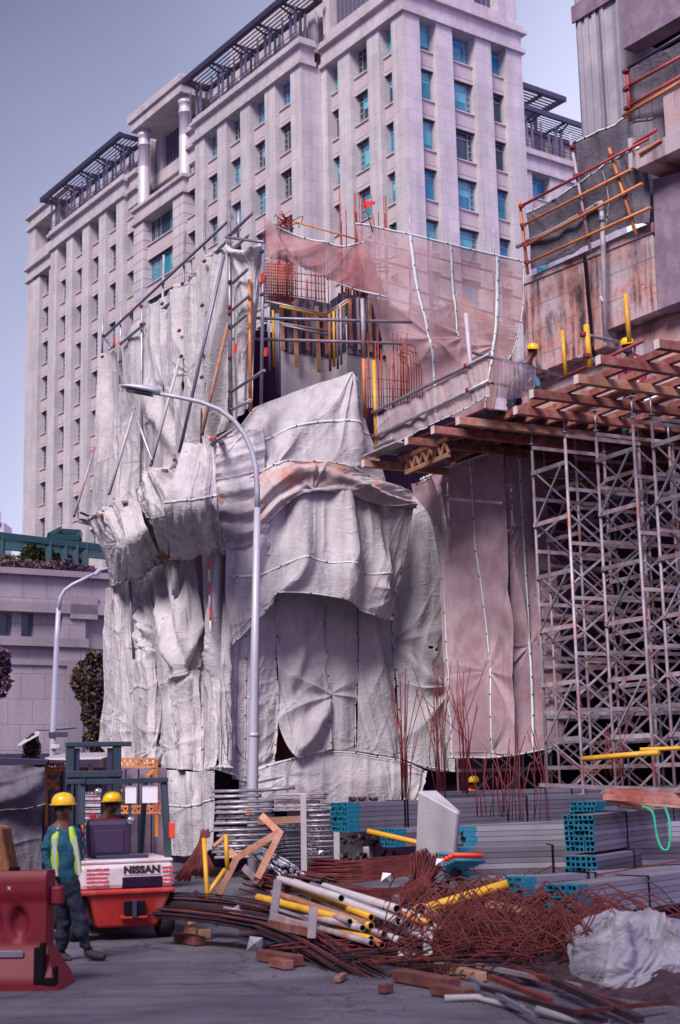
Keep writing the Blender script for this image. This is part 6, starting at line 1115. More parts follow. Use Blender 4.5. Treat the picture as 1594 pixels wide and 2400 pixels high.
rods('tube_heap', 'heap of thin grey conduits with rusty ends, leaning right of the frame piles', 'tube', 46, lambda i: (lambda a, b: [at(578+a*.5, 1985+b*.4, 18.6), at(655+a+R_.uniform(-25, 25), 2042+b+R_.uniform(-12, 12), 17.3)])(R_.uniform(-8, 60), R_.uniform(-12, 22)), .018, ['galv', 'galv', 'steel_grey'])
rods('rebar_bundle', 'dark rusty rod ends piled under the grey conduits', 'rebar', 60, lambda i: (lambda y, x: [at(x, y, 17.6), at(x+R_.uniform(60, 110), y+R_.uniform(8, 28), 17.1)])(R_.uniform(2040, 2085), R_.uniform(560, 720)), .012, ['rust_dark', 'rust'])
# tangle right
def tang(i):
    x = R_.uniform(870, 1400); y = 2118+R_.uniform(0, 1)*135+(x-880)*.05; d = max(12.3, 1.72*FPX/(y-1800+6)+R_.uniform(-.1, .4)); L1 = R_.uniform(60, 260); s = R_.choice([.15, .35, -.12, .05]); p = [at(x, y, d)]
    p[0][2] = R_.uniform(.03, .36); q = at(x+L1*.5, y+L1*.5*s, d); q[2] = R_.uniform(.05, .68); e = at(x+L1, y+L1*s, d-.2); e[2] = R_.uniform(.03, .35); return curve([p[0], q, e], 7)
rods('rebar_tangle', 'wide tangle of rusty scrap rebar in the right foreground', 'rebar', 620, tang, .0075, ['rust', 'rust', 'rust_dark'], 100)
def tang2(i):
    x = R_.uniform(600, 1000); y = 2155+R_.uniform(0, 1)*60+(x-600)*.16; d = 1.7*FPX/(y-1812); p = at(x, y, d); p[2] = R_.uniform(.02, .15); q = p+V3(R_.uniform(.4, 1.3), R_.uniform(-.5, .1), R_.uniform(-.05, .1)); q[2] = max(q[2], .03); return [p, (p+q)/2+ZV*.03, q]
rods('rebar_tangle', 'dark scrap rods lying under the pipe pile', 'rebar', 120, tang2, .009, ['rust_dark', 'rust'], 100)
# starter bars standing
def starters(label, n, x0, x1, yb, d, hmin, hmax, lean, seed):
    r = random.Random(seed)
    def g(i):
        x = r.uniform(x0, x1); p = at(x, yb, d); p[2] = max(.1, p[2]); h = r.uniform(hmin, hmax); return [p, p+V3(r.gauss(0, .03), r.gauss(0, .05), h*.5), p+V3(r.gauss(0, lean), r.gauss(0, .2), h)]
    rods('starter_bars', label, 'rebar', n, g, .0065, 'rust_thin', group='rebar standing in the ground')
starters('tall cluster of thin rusty bars before the right front tarpaulin, left cluster', 16, 940, 962, 1885, 20.8, 1.0, 2.0, .12, 1)
starters('tall cluster of thin rusty bars before the right front tarpaulin, right cluster', 16, 1018, 1046, 1885, 20.6, 1.2, 2.1, .16, 2)
starters('sheaf of rusty bars below the purple net corner', 14, 1082, 1100, 1860, 21.2, 1.2, 2.0, .18, 3)
starters('short rusty bars between the purple net and the first tower, left', 12, 1115, 1185, 1915, 19.4, .5, 1.0, .10, 4)
starters('short rusty bars in front of the first tower feet', 14, 1190, 1290, 1925, 18.9, .6, 1.3, .10, 5)
starters('dark rusty bars standing among the middle towers', 12, 1415, 1470, 1820, 21, .3, .8, .08, 6)
# ------------------------------------------------------------------ pipe pile
pl_r = random.Random(9); cols = ['pvc', 'galv', 'yellow_pipe', 'galv_old', 'pvc', 'orange_pipe', 'galv', 'timber_pale']
names = {'pvc': 'white', 'galv': 'grey', 'yellow_pipe': 'yellow', 'galv_old': 'pinkish grey', 'orange_pipe': 'orange', 'timber_pale': 'salmon'}
pipes = [((605, 2103), (870, 2170), 'yellow_pipe', .05), ((690, 2080), (870, 2150), 'yellow_pipe', .045), ((655, 2060), (800, 2105), 'pvc', .05), ((690, 2068), (935, 2160), 'pvc', .05), ((730, 2075), (955, 2165), 'galv', .05), ((765, 2085), (1010, 2165), 'orange_pipe', .045), ((640, 2092), (860, 2165), 'timber_pale', .045), ((760, 2078), (930, 2130), 'pvc', .055), ((650, 2130), (850, 2175), 'galv_old', .045), ((700, 2160), (870, 2200), 'yellow_pipe', .04), ((800, 2130), (1000, 2200), 'galv', .045), ((780, 2150), (940, 2205), 'pvc', .045), ((700, 2140), (900, 2190), 'galv', .045), ((820, 2165), (895, 2215), 'orange_pipe', .04), ((660, 2150), (870, 2210), 'galv_old', .04), ((880, 2120), (1040, 2180), 'galv_old', .045), ((850, 2110), (990, 2150), 'pvc', .045), ((700, 2120), (820, 2160), 'galv_old', .04), ((840, 2195), (985, 2240), 'galv', .035), ((900, 2160), (1010, 2190), 'galv', .04)]
def hollow(p, q, r, nm, mt_, lab, cat, grp):
    m = MB(); d = nrm(q-p); m.tube(p, q, r, 12, cap=False); b = len(m.v); m.cur = 1
    m.tube(q-d*.12, q+d*.001, r*.82, 12, cap=False); m.tube(q-d*.125, q-d*.12, r*.98, 12); m.cur = 0; n = 12
    k = b-n; m.f += [[k+i, k+(i+1) % n, b+n+(i+1) % n, b+n+i] for i in range(n)]; m.mi += [0]*n; m.sm += [False]*n
    return tag(m.build(nm, [M[mt_], M['void']]), lab, cat, grp)
for i, (a, b, c, r) in enumerate(pipes):
    da = 15.9-(a[1]-2060)*.006; db = 14.4-(b[1]-2100)*.009
    hollow(at(*a, da), at(*b, db), r*.8, 'scaffold_tube', c, '%s tube in the mixed pile, %s' % (names[c], ['frontmost at the left', 'second yellow from the front', 'short at the very back', 'long on top', 'long right beside the top white one', 'at the right back of the pile', 'with worn paint near the left end', 'thick at the back right', 'low at the left', 'lowest yellow under the others', 'long low at the right', 'low in the middle front', 'buried in the middle', 'short at the front end', 'at the bottom left', 'lowest right', 'rightmost at the back', 'short in the middle', 'flat on the ground in front', 'short at the right front'][i]), 'tube', 'mixed scaffold tubes in the pile')
yl = MB(); p = at(972, 2138, 14.6); q = at(1226, 2062, 15.6); hollow(q, p, .055, 'scaffold_tube', 'yellow_pipe', 'thick yellow tube leaning over the rebar, end pointing left', 'tube', None)
hollow(at(980, 1975, 18.3), at(862, 1948, 18.6), .035, 'scaffold_tube', 'yellow_pipe', 'yellow tube sticking out left of the concrete block', 'tube', None)
hollow(at(1015, 2150, 14.2), at(985, 2132, 14.0), .07, 'scaffold_tube', 'timber_pale', 'cut salmon tube end at the left end of the thick yellow tube', 'tube', None)
for i in range(16):
    x = pl_r.uniform(640, 860); y = 2085+(x-640)*.16+pl_r.uniform(0, 55); L1 = pl_r.uniform(110, 230); dd = 15.9-(y-2060)*.008; c = pl_r.choice(['galv_old', 'galv', 'timber_pale', 'orange_pipe', 'galv_old', 'red_pipe'])
    p = at(x, y, dd); q = at(x+L1, y+L1*.32, dd-.9); p[2] = max(p[2], .05); q[2] = max(q[2], .04)
    hollow(p, q, .028, 'scaffold_tube', c, 'thin dirty tube buried among the thicker tubes of the mixed pile', 'tube', 'thin tubes buried in the mixed pile')
# rack frame in pipe pile, bent frames, stands
def sticks(name, label, cat, segs, mt_, w=.06, round_=False, pn='member'):
    c = at(*segs[0][0]); t = thing(name, label, cat, V3(c[0], c[1], max(0, min(at(*p)[2] for s_ in segs for p in s_[:2]))))
    for s_ in segs:
        a, b = s_[0], s_[1]; mm = s_[2] if len(s_) > 2 else mt_
        m = MB(); (m.tube(at(*a), at(*b), w/2, 8) if round_ else m.bar(at(*a), at(*b), w, up=V3(0, 1, 0))); m.build(pn, M[mm], t, 0 if round_ else .004)
    return t
sticks('stillage', 'pinkish grey stillage with two upright ends holding the pipe pile', 'stillage', [((652, 2062, 14.6), (640, 2160, 14.5)), ((735, 2125, 13.9), (730, 2200, 13.8)), ((642, 2150, 14.5), (735, 2180, 13.9)), ((635, 2165, 14.5), (730, 2185, 13.9), 'timber'), ((928, 2100, 15), (930, 2140, 15), 'galv_old'), ((1003, 2175, 13.3), (1003, 2265, 13.1), 'pvc')], 'galv_old', .085)
sticks('bent_steel_frame', 'pink painted bent steel frame standing crooked before the lamp post', 'scaffold frame', [((614, 1912, 18), (662, 1958, 17.8)), ((655, 1950, 17.8), (556, 2010, 18)), ((556, 2010, 18), (512, 2100, 17.6)), ((655, 1955, 17.8), (602, 2062, 17.2)), ((540, 1995, 18.1), (560, 2014, 18)), ((575, 2035, 17.6), (610, 2070, 17.2), 'galv_old')], 'timber_pale', .085)
sticks('yellow_stand', 'yellow steel stand on a flat cross foot right of the forklift', 'stand', [((478, 1965, 16.6), (489, 2150, 16.2)), ((443, 2162, 15.9), (535, 2148, 16.3), 'timber_pale'), ((484, 2100, 16.3), (527, 2038, 16.6)), ((529, 1955, 17), (533, 2040, 16.9)), ((500, 1985, 16.9), (528, 1962, 17), 'timber_pale'), ((487, 2105, 16.3), (447, 2158, 16), 'timber'), ((489, 2108, 16.3), (530, 2150, 16.2), 'timber'), ((458, 2090, 16.4), (478, 2108, 16.3), 'steel_dark')], 'yellow_pipe', .055, True, 'tube')
sticks('angle_steel', 'grey white angle section lying from the forklift side toward the pipe pile', 'steel bar', [((520, 2128, 15.9), (650, 2170, 14.8)), ((508, 2165, 15.3), (565, 2125, 15.8), 'pvc')], 'galv_old', .07)
# timber offcuts and blocks
def blk(lab, a, b, w, h, mt_='timber_dark', nm='timber_block', grp='timber blocks on the ground'):
    p = G0(*a, h/2+.01); q = G0(*b, h/2+.01); tag(MB().bar(p, q, w, h).build(nm, M[mt_], bevel=.006), lab, 'timber', grp)
blk('dark red timber block under the bundles near the forklift', (420, 2196), (468, 2206), .14, .09); blk('orange brown block beside it carrying the dark bundle', (440, 2180), (482, 2190), .14, .1, 'timber_pale')
blk('red timber beam poking out under the long dark bundle', (612, 2238), (700, 2252), .12, .10); blk('short dark timber in front of the red beam', (640, 2254), (678, 2262), .10, .08, 'timber'); blk('small timber block in the middle under the pipes', (690, 2192), (720, 2200), .14, .1)
blk('small timber wedge at the tip of the long dark bundle', (790, 2296), (806, 2286), .06, .05, 'timber_pale'); blk('wooden block at the very end of the red brown rebar', (893, 2318), (915, 2314), .08, .07)
blk('long timber plank at the right along the road edge', (935, 2285), (1065, 2308), .14, .1); blk('second timber plank crossing behind the first at the road edge', (1000, 2258), (1130, 2290), .10, .08, 'timber_pale'); blk('thick dark timber at the road edge below the planks', (1020, 2318), (1100, 2330), .12, .08)
tag(MB().bar(at(1143, 2118, 14.2), at(1232, 2136, 13.9), .07, .06).build('timber_offcut', M['timber_pale']), 'pale broken timber on the rebar tangle below the yellow tube', 'timber')
for i, (a, b, w, mt_, l) in enumerate((((1120, 2262, 13.1), (1360, 2312, 12.0), .07, 'galv_old', 'long pinkish steel channel crossing in front of the tangle'), ((1150, 2290, 12.6), (1290, 2345, 11.8), .08, 'rust', 'dark red steel channel in front of the first'), ((1100, 2290, 12.6), (1250, 2380, 11.4), .05, 'steel_grey', 'grey flat bar slanting to the front'), ((1260, 2255, 13.2), (1370, 2275, 12.8), .06, 'galv_old', 'short pinkish channel left of the white sack'), ((1350, 2372, 11.4), (1560, 2350, 11.4), .06, 'rust', 'red brown bar under the white sack'), ((1300, 2300, 12.4), (1500, 2390, 11.2), .10, 'rust_dark', 'dark timber beam under the white sack'), ((1400, 2050, 15.5), (1640, 2010, 15.2), .03, 'rust', 'thin red bar lying on the lowest dark bundle'), ((1130, 2315, 12.2), (1420, 2392, 11.2), .07, 'rust_dark', 'dark red channel nearest the road'), ((1210, 2270, 12.9), (1480, 2360, 11.5), .06, 'rust', 'red channel in the middle of the scrap'))):
    p, q = onz(a[0], a[1], .12), onz(b[0], b[1], .08)
    if i == 6: p, q = at(*a), at(*b)
    tag(MB().bar(p, q, w*.65, w*.5).build('steel_channel', M[mt_]), l, 'steel bar', 'scrap steel bars')
wp = MB(); wp.path([G0(1042, 2340, .03), G0(1120, 2338, .03), G0(1200, 2358, .03), G0(1225, 2364, .04)], .028, 8); tag(wp.build('plastic_pipe', M['pvc']), 'bent white plastic pipe lying on the road edge', 'pipe'); wp = MB(); wp.path([G0(1262, 2368, .05), G0(1330, 2384, .04), G0(1420, 2402, .03)], .04, 8); tag(wp.build('plastic_pipe', M['pvc']), 'thicker white pipe at the bottom border of the photo', 'pipe')
for i, (cx_, cy_) in enumerate(((975, 2290), (1010, 2285))):
    p = [at(cx_+30*math.cos(a)*(1 if i == 0 else 1.1), cy_-44*math.sin(a), 12.9) for a in np.linspace(.1, 3.0, 9)]; tag(MB().path(p, .012, 6).build('bent_bar', M['rust']), ('left' if i == 0 else 'right')+' rusty bar bent into a hoop at the road edge', 'rebar')
for (x, y, d, w, l) in ((905, 2058, 16, .12, 'white paper tag tied on the orange brown rebar'), (752, 1999, 19, .07, 'white tag at the narrow rack'), (945, 2245, 13.3, .13, 'crumpled white paper in the dark scrap'), (1030, 2022, 15.2, .09, 'white tag on the cyan and red tube ends'), (597, 2214, 14, .16, 'crumpled grey plastic on the long dark bundle')):
    m = MB(); p = at(x, y, d); m.add([p+V3(-w/2, 0, -w*.3), p+V3(w*.4, .03, -w*.5), p+V3(w/2, .0, w*.4), p+V3(0, -.04, w*.1), p+V3(-w*.3, .02, w*.5)], [(0, 1, 3), (1, 2, 3), (2, 4, 3), (4, 0, 3)]); o = m.build('paper_tag', M['sack'] if w > .15 else M['white']); so_ = o.modifiers.new('t', 'SOLIDIFY'); so_.thickness = .003; tag(o, l, 'tag')
# pile base: dark earth mound so the heaps rest on something
# white sack
cloth('big crumpled white woven sack lying at the lower right corner', [[at(1350, 2200, 12.7), at(1420, 2150, 12.7), at(1500, 2140, 12.8), at(1570, 2158, 12.8), at(1660, 2190, 12.8)], [at(1334, 2225, 12.3), at(1425, 2190, 12.0), at(1515, 2180, 12.1), at(1580, 2195, 12.1), at(1660, 2225, 12.2)], [at(1345, 2275, 12.0), at(1435, 2255, 11.6), at(1530, 2250, 11.7), at(1590, 2255, 11.7), at(1660, 2280, 11.8)], [at(1352, 2310, 12.0), at(1440, 2330, 11.5), at(1530, 2335, 11.4), at(1590, 2330, 11.5), at(1660, 2335, 11.5)]], 'sack', 150, 130, vert=.06, vf=2.4, cr=.05, cf=2.2, rot=.6, pins=[(.2, .2, .16, 7, .6), (.55, .45, .16, 8, .7), (.85, .3, .14, 7, .6), (.4, .8, .14, 7, .5), (.7, .85, .12, 6, .5)], folds=[(.3, .1, .35, .8, .09, .06), (.5, .1, .75, .6, .10, .07), (.1, .5, .5, .4, -.10, .06), (.6, .3, .95, .9, .08, .06)], name='sack', cat='sack', ragged=.08)

# pebbles and crumbs on the road
M['rubble0'] = mat('dark_grit', (.07, .055, .075), .9, var=.4, vs=20); pr_ = random.Random(31); m = MB()
for i in range(900):
    x = pr_.uniform(380, 1600); y = 2190+(x-380)*.14+abs(pr_.gauss(0, 45)); p = onz(x, y, 0); s_ = pr_.uniform(.004, .016)*(1.8 if pr_.random() < .06 else 1)
    m.add([p+V3(pr_.uniform(-s_, s_), pr_.uniform(-s_, s_), -.002), p+V3(s_, -s_, 0), p+V3(-s_, -s_*.6, 0), p+V3(0, s_, 0), p+V3(0, 0, s_*pr_.uniform(.5, 1.2))], [(1, 2, 4), (2, 3, 4), (3, 1, 4)])
tag(m.build('gravel', M['rubble0']), kind='stuff', label='crumbs and pebbles scattered on the road beside the heaps', cat='gravel')
# ================================================================== people
M['skin'] = mat('brown_skin', (.13, .05, .032), .55, var=.1, vs=10); M['hair'] = mat('black_hair', (.012, .01, .012), .6)
M['helmet'] = mat('yellow_helmet', (.80, .47, .01), .35, var=.03, coat=.3); M['teal_shirt'] = mat('teal_work_shirt', (.012, .085, .14), .85, var=.3, vs=9, bump=.4)
M['lime'] = mat('lime_vest', (.42, .66, .05), .7, var=.1); M['navy'] = mat('dark_navy_trousers', (.010, .016, .035), .85, var=.3, vs=8, bump=.4); M['boot'] = mat('dark_leather_boots', (.02, .012, .018), .75)
M['reflect'] = mat('silver_reflective_tape', (.65, .65, .68), .4); M['orange_vest'] = mat('orange_vest', (.85, .16, .02), .7); M['blue_shirt'] = mat('blue_shirt', (.03, .12, .24), .85, bump=.3); M['red_shirt'] = mat('red_shirt', (.32, .01, .012), .85); M['magenta'] = mat('magenta_cloth', (.25, .02, .10), .8)
CREASE = bpy.data.textures.new('creases', 'CLOUDS'); CREASE.noise_scale = .11; CREASE.noise_depth = 2
def skin(name, chains, mt_, parent, sub=1):
    org = ORG[parent.name]; vs = []; es = []; rs = []; key = {}
    for ch in chains:
        last = None
        for p, r in ch:
            k = tuple(np.round(p, 4))
            if k not in key: key[k] = len(vs); vs.append(tuple(A3(p)-org)); rs.append(r)
            i = key[k]
            if last is not None and last != i: es.append((last, i))
            last = i
    me = bpy.data.meshes.new(name); me.from_pydata(vs, es, []); me.materials.append(mt_); o = bpy.data.objects.new(name, me); S.collection.objects.link(o); o.parent = parent; ORG[o.name] = org
    s_ = o.modifiers.new('skin', 'SKIN'); s_.use_smooth_shade = True
    for i, r in enumerate(rs): me.skin_vertices[0].data[i].radius = (r, r) if not hasattr(r, '__len__') else r
    me.skin_vertices[0].data[0].use_root = True
    b = o.modifiers.new('sub', 'SUBSURF'); b.levels = sub; b.render_levels = sub
    if name in ('shirt', 'trousers'):
        b.levels = b.render_levels = 3; d_ = o.modifiers.new('creases', 'DISPLACE'); d_.texture = CREASE; d_.strength = .07; d_.mid_level = .5; d_.texture_coords = 'LOCAL'
    return o
def lerp(a, b, t): return A3(a)+(A3(b)-A3(a))*t
def figure(label, J, d, shirt, pants, vest=None, face=(0, -1), hand_detail=True, hy=0, mask=None):
    P = {k: at(v[0], v[1], d+(v[2] if len(v) > 2 else 0)) for k, v in J.items()}
    lo = min(p[2] for p in P.values()); c = P['pelvis']; t = thing('person', label, 'person', V3(c[0], c[1], lo))
    f = nrm(V3(face[0], face[1], hy)); rt = nrm(np.cross(f, ZV)); upv = nrm(np.cross(rt, f)); H = P['head']
    nk = P['neck']; ch = P['chest']; pv = P['pelvis']
    body = [[(pv, .11), (lerp(pv, ch, .5), .12), (ch, .13), (nk, .07), (lerp(nk, H, .4), .062), (H-upv*.045+f*.015, .082), (H+upv*.04, .095)]]
    for s in 'LR':
        sh, el, wr = P['sh'+s], P['el'+s], P['wr'+s]
        hd_ = wr+nrm(wr-el)*.05; body.append([(ch, .13), (sh, .055), (el, .042), (wr, .027), (hd_, .034)])
        dirw = nrm(wr-el); sd = nrm(np.cross(dirw, f)); fw = nrm(np.cross(sd, dirw))
        for q, (o_, l_) in enumerate(((-.032, .065), (-.011, .078), (.011, .074), (.030, .058))):
            b0 = hd_+dirw*.03+sd*o_; body.append([(hd_, .034), (b0, .011), (b0+dirw*l_*.5-fw*.008, .0095), (b0+dirw*l_-fw*.03, .008)])
        b0 = hd_-dirw*.01+sd*.04; body.append([(hd_, .034), (b0, .012), (b0+dirw*.04+sd*.012-fw*.02, .010)])
        if 'hip'+s in P:
            hp, kn, an, to = P['hip'+s], P['kn'+s], P['an'+s], P['to'+s]; body.append([(pv, .11), (hp, .085), (kn, .055), (an, .038), (to, .03)])
    bo = skin('body', body, M['skin'], t, 1)
    # face details
    fm = MB(); fm.ell(H+f*.088-upv*.012, .016, .02, .024, 8, 6); fm.build('nose', M['skin'], t)
    for s in (-1, 1):
        e = MB(); e.ell(H+f*.079+rt*s*.032+upv*.014, .013, .008, .008, 8, 6); e.build('eye', M['hair'], t)
        e = MB(); e.ell(H+rt*s*.088-upv*.005, .012, .02, .03, 8, 6); e.build('ear', M['skin'], t)
    e = MB(); e.ell(H+f*.078-upv*.052, .026, .01, .008, 8, 5); e.build('mouth', M['hair'], t)
    e = MB(); e.ell(H+upv*.03-f*.018, .094, .094, .088, 14, 8); e.build('hair', M['hair'], t)
    if mask: e = MB(); e.ell(H-upv*.075+f*.03, .085, .085, .055, 12, 8); e.build('face_scarf', M[mask], t)
    hm_ = MB(); hc = H+upv*.045; hm_.lathe(hc, [(.118, 0), (.117, .03), (.108, .065), (.085, .095), (.05, .113), (.001, .12)], 18, upv)
    hv = [hc+(rt*math.cos(a)*.135+f*math.sin(a)*(.165 if math.sin(a) > 0 else .125))-upv*.004 for a in np.linspace(0, 2*math.pi, 20, endpoint=False)]
    hm_.prism(hv, upv*.012); hm_.bar(hc-f*.09+upv*.085, hc+f*.09+upv*.085, .025, .03, up=upv); hm_.build('helmet', M['helmet'], t)
    # clothes
    tors = [[(pv-ZV*.06, .142), (lerp(pv, ch, .45), .145), (ch, .16), (lerp(ch, nk, .6), .10), (lerp(ch, nk, .8), .075)]]
    for s in 'LR': tors.append([(ch, .16), (P['sh'+s], .075), (lerp(P['sh'+s], P['el'+s], .5), .068), (P['el'+s], .058), (lerp(P['el'+s], P['wr'+s], .85), .045)])
    skin('shirt', tors, M[shirt], t, 1)
    if 'hipL' in P:
        lg_ = [[(lerp(pv, ch, .22), .128), (pv, .14)]]
        for s in 'LR': lg_.append([(pv, .14), (P['hip'+s], .10), (P['kn'+s], .075), (lerp(P['kn'+s], P['an'+s], .9), .062)])
        skin('trousers', lg_, M[pants], t, 1)
        for s in 'LR':
            an, to = P['an'+s], P['to'+s]; skin('boot', [[(an+ZV*.07, .062), (an-ZV*.01, .055), (lerp(an, to, .55)-ZV*.01, .05), (to, .038)]], M['boot'], t, 1)
    if vest:
        w = rt*.085; ft = f*.10
        for s, nm in ((-1, 'L'), (1, 'R')):
            skin('vest_panel', [[(lerp(ch, nk, .75)+w*s*.75+f*.03, (.045, .03)), (ch+w*s*1.1+ft*.75, (.06, .035)), (lerp(pv, ch, .5)+w*s*1.25+ft*.75, (.06, .035)), (lerp(pv, ch, .1)+w*s*1.3+ft*.6, (.06, .035))]], M[vest], t, 1)
        bp_ = skin('vest_back', [[(lerp(ch, nk, .6)-f*.05, .075), (ch-f*.05, .155), (lerp(pv, ch, .5)-f*.03, .15), (pv-f*.02, .135)]], M[vest], t, 1)
        for s in (-1, 1):
            m = MB(); a = ch+w*s*1.15+ft*1.25; b = lerp(pv, ch, .15)+w*s*1.35+ft*1.05; m.bar(a, b, .035, .01, up=f); m.build('reflective_strip', M['reflect'], t)
    return t
walker = figure('person in yellow helmet, teal shirt and lime vest striding right beside the red barrier', dict(head=(148, 1896), neck=(150, 1927), chest=(147, 1962), pelvis=(157, 2066), shL=(119, 1948, -.05), elL=(108, 2010, -.05), wrL=(131, 2075, -.12), shR=(172, 1948, .05), elR=(182, 2005, .12), wrR=(172, 2050, .05), hipL=(147, 2080), knL=(150, 2165, .05), anL=(141, 2236, .1), toL=(165, 2250, 0), hipR=(168, 2080), knR=(186, 2158, -.05), anR=(206, 2232, 0), toR=(248, 2243, -.1)), 14.3, 'teal_shirt', 'navy', 'lime', (.35, -1))
figure('person in yellow helmet, blue sleeves and lime vest leaning on the deck rail', dict(head=(1249, 824), neck=(1240, 843), chest=(1228, 862, .1), pelvis=(1204, 925, .3), shL=(1218, 856, -.1), elL=(1222, 872, -.35), wrL=(1252, 873, -.35), shR=(1246, 862, .2), elR=(1258, 893, .1), wrR=(1268, 912, -.1), hipL=(1198, 930, .2), knL=(1200, 980, .2), anL=(1205, 1030, .3), toL=(1210, 1034, .1), hipR=(1212, 932, .4), knR=(1214, 980, .4), anR=(1216, 1030, .5), toR=(1222, 1034, .3)), 27.0, 'blue_shirt', 'navy', 'lime', (.35, -1), hy=-.25)
figure('person in yellow helmet and orange vest half hidden behind the red timber joists', dict(head=(1471, 812), neck=(1476, 832), chest=(1482, 850, .1), pelvis=(1485, 915, .1), shL=(1460, 846), elL=(1455, 875), wrL=(1462, 900, -.1), shR=(1508, 842, .1), elR=(1512, 875, .1), wrR=(1500, 900), hipL=(1475, 925), knL=(1470, 975), anL=(1465, 1030), toL=(1462, 1036, -.1), hipR=(1495, 925), knR=(1500, 975), anR=(1502, 1025), toR=(1506, 1032, -.1)), 24.6, 'magenta', 'navy', 'orange_vest', (-.5, -1), hy=-.3, mask='blue_shirt')
figure('distant person in orange clothes in the dark behind the rebar under the purple net', dict(head=(1111, 1838), neck=(1111, 1849), chest=(1111, 1862), pelvis=(1111, 1898), shL=(1101, 1855), elL=(1096, 1875), wrL=(1100, 1890, -.1), shR=(1121, 1855), elR=(1126, 1875), wrR=(1122, 1890, -.1), hipL=(1106, 1902), knL=(1104, 1925), anL=(1104, 1950), toL=(1103, 1953, -.1), hipR=(1116, 1902), knR=(1118, 1925), anR=(1118, 1950), toR=(1119, 1953, -.1)), 28.5, 'orange_vest', 'orange_vest', None, (0, -1))
# ================================================================== forklift
M['fl_red'] = mat('scratched_orange_red_paint', (.42, .025, .022), .55, var=.15, vs=4, streak=.45, scol=(.45, .16, .12), sscale=(5, 5, 2)); M['fl_white'] = mat('dusty_white_paint', (.62, .55, .57), .5, var=.08, vs=4, streak=.35, scol=(.40, .22, .22), sscale=(4, 4, 3))
M['fl_grey'] = mat('dark_blue_grey_steel', (.025, .045, .065), .5, .1, var=.25, vs=4, streak=.3, scol=(.02, .02, .04)); M['seat'] = mat('dark_purple_vinyl', (.04, .02, .06), .5); M['tyre'] = mat('black_tyre', (.025, .02, .035), .85, var=.3, bump=.5, bs=30); M['lens'] = mat('lamp_lens', (.34, .36, .42), .15, .6); M['red_text'] = mat('faded_red_lettering', (.62, .05, .06), .7); M['black_text'] = mat('black_lettering', (.015, .01, .02), .6)
fo = onz(292, 2206, 0); fa = math.radians(18); fh = V3(-math.sin(fa), math.cos(fa), 0); fx = V3(math.cos(fa), math.sin(fa), 0)
fk = thing('forklift', 'white and orange red forklift with dark cage, seen from behind', 'forklift', fo)
def Fq(x, y, z): return fo+fx*x+fh*y+ZV*z*.87
def fbx(nm, mt_, x0, x1, y0, y1, z0, z1, bev=.02, par=None):
    m = MB(); m.obox(fo, fx, fh, ZV, x0, x1, y0, y1, z0*.87, z1*.87); return m.build(nm, M[mt_], par or fk, bev, 2)
# counterweight, tapering downward
m = MB(); zt, zb_ = .60, .17
P_ = [Fq(-.30, .04, zb_), Fq(.38, .04, zb_), Fq(.38, .8, zb_), Fq(-.30, .8, zb_), Fq(-.42, -.06, zt), Fq(.52, -.06, zt), Fq(.52, .8, zt), Fq(-.42, .8, zt)]
m.hexa(P_); cw = m.build('counterweight', M['fl_red'], fk, .03, 2)
fbx('counterweight_lip', 'fl_red', -.54, .56, -.10, .85, .595, .66, .02); fbx('tow_recess', 'black', -.02, .22, -.085, -.03, .33, .50, .01, cw); fbx('tow_plate', 'fl_red', -.05, .25, -.07, .02, .28, .32, .01, cw); fbx('tow_pin', 'steel_dark', .07, .12, -.11, -.05, .30, .52, .005, cw)
hood = fbx('hood', 'fl_white', -.52, .55, -.06, .95, .66, .98, .05); fbx('hood_top', 'fl_white', -.50, .55, -.04, 1.2, .98, 1.03, .02)
fbx('radiator_opening', 'void', -.04, .42, -.072, -.02, .665, .81, .015, hood)
fbx('badge_plate', 'fl_white', -.02, .40, -.068, -.058, .83, .96, .004, hood)
text('NISSAN', .105, Fq(.18, -.074, .895), None, M['black_text'], fk, axm=(fx, ZV, -fh), sx=1.12, bold=.006)
r_ = random.Random(4)
for (x0, n_, ls) in ((-.32, 5, .24), (.48, 5, .12)):
    for i in range(n_):
        m = MB(); x = x0-ls/2
        while x < x0+ls/2: w = r_.uniform(.012, .03); m.mark().obox(fo, fx, fh, ZV, x, x+w, -.069, -.061, .61+i*.044, .61+i*.044+r_.uniform(.016, .026)); x += w+.008
        m.build('faded_marking', M['red_text'], hood)
for i in range(4): fbx('side_stripe', 'red_text', -.526, -.521, .1+i*.18, .2+i*.18, .72, .90, .002, hood)
def wheel(x, y, r, w):
    m = MB(); c = Fq(x, y, r/.87); m.lathe(c-fx*w/2, [(r*.6, 0), (r*.92, 0), (r, w*.15), (r, w*.85), (r*.92, w), (r*.6, w)], 24, fx); t_ = m.build('tyre', M['tyre'], fk)
    m = MB(); m.lathe(c-fx*w*.52, [(.02, 0), (r*.6, .0), (r*.6, w*1.04), (.02, w*1.04)], 16, fx); m.build('rim', M['fl_red'], t_)
for x in (-.47, .47): wheel(x+(.035 if x > 0 else -.04), .30, .26, .17)
for x in (-.5, .5): wheel(x, 1.85, .30, .2)
fbx('chassis', 'fl_red', -.42, .46, .8, 2.0, .25, .66, .03); fbx('floor', 'fl_grey', -.48, .52, 1.1, 2.0, .55, .66, .01)
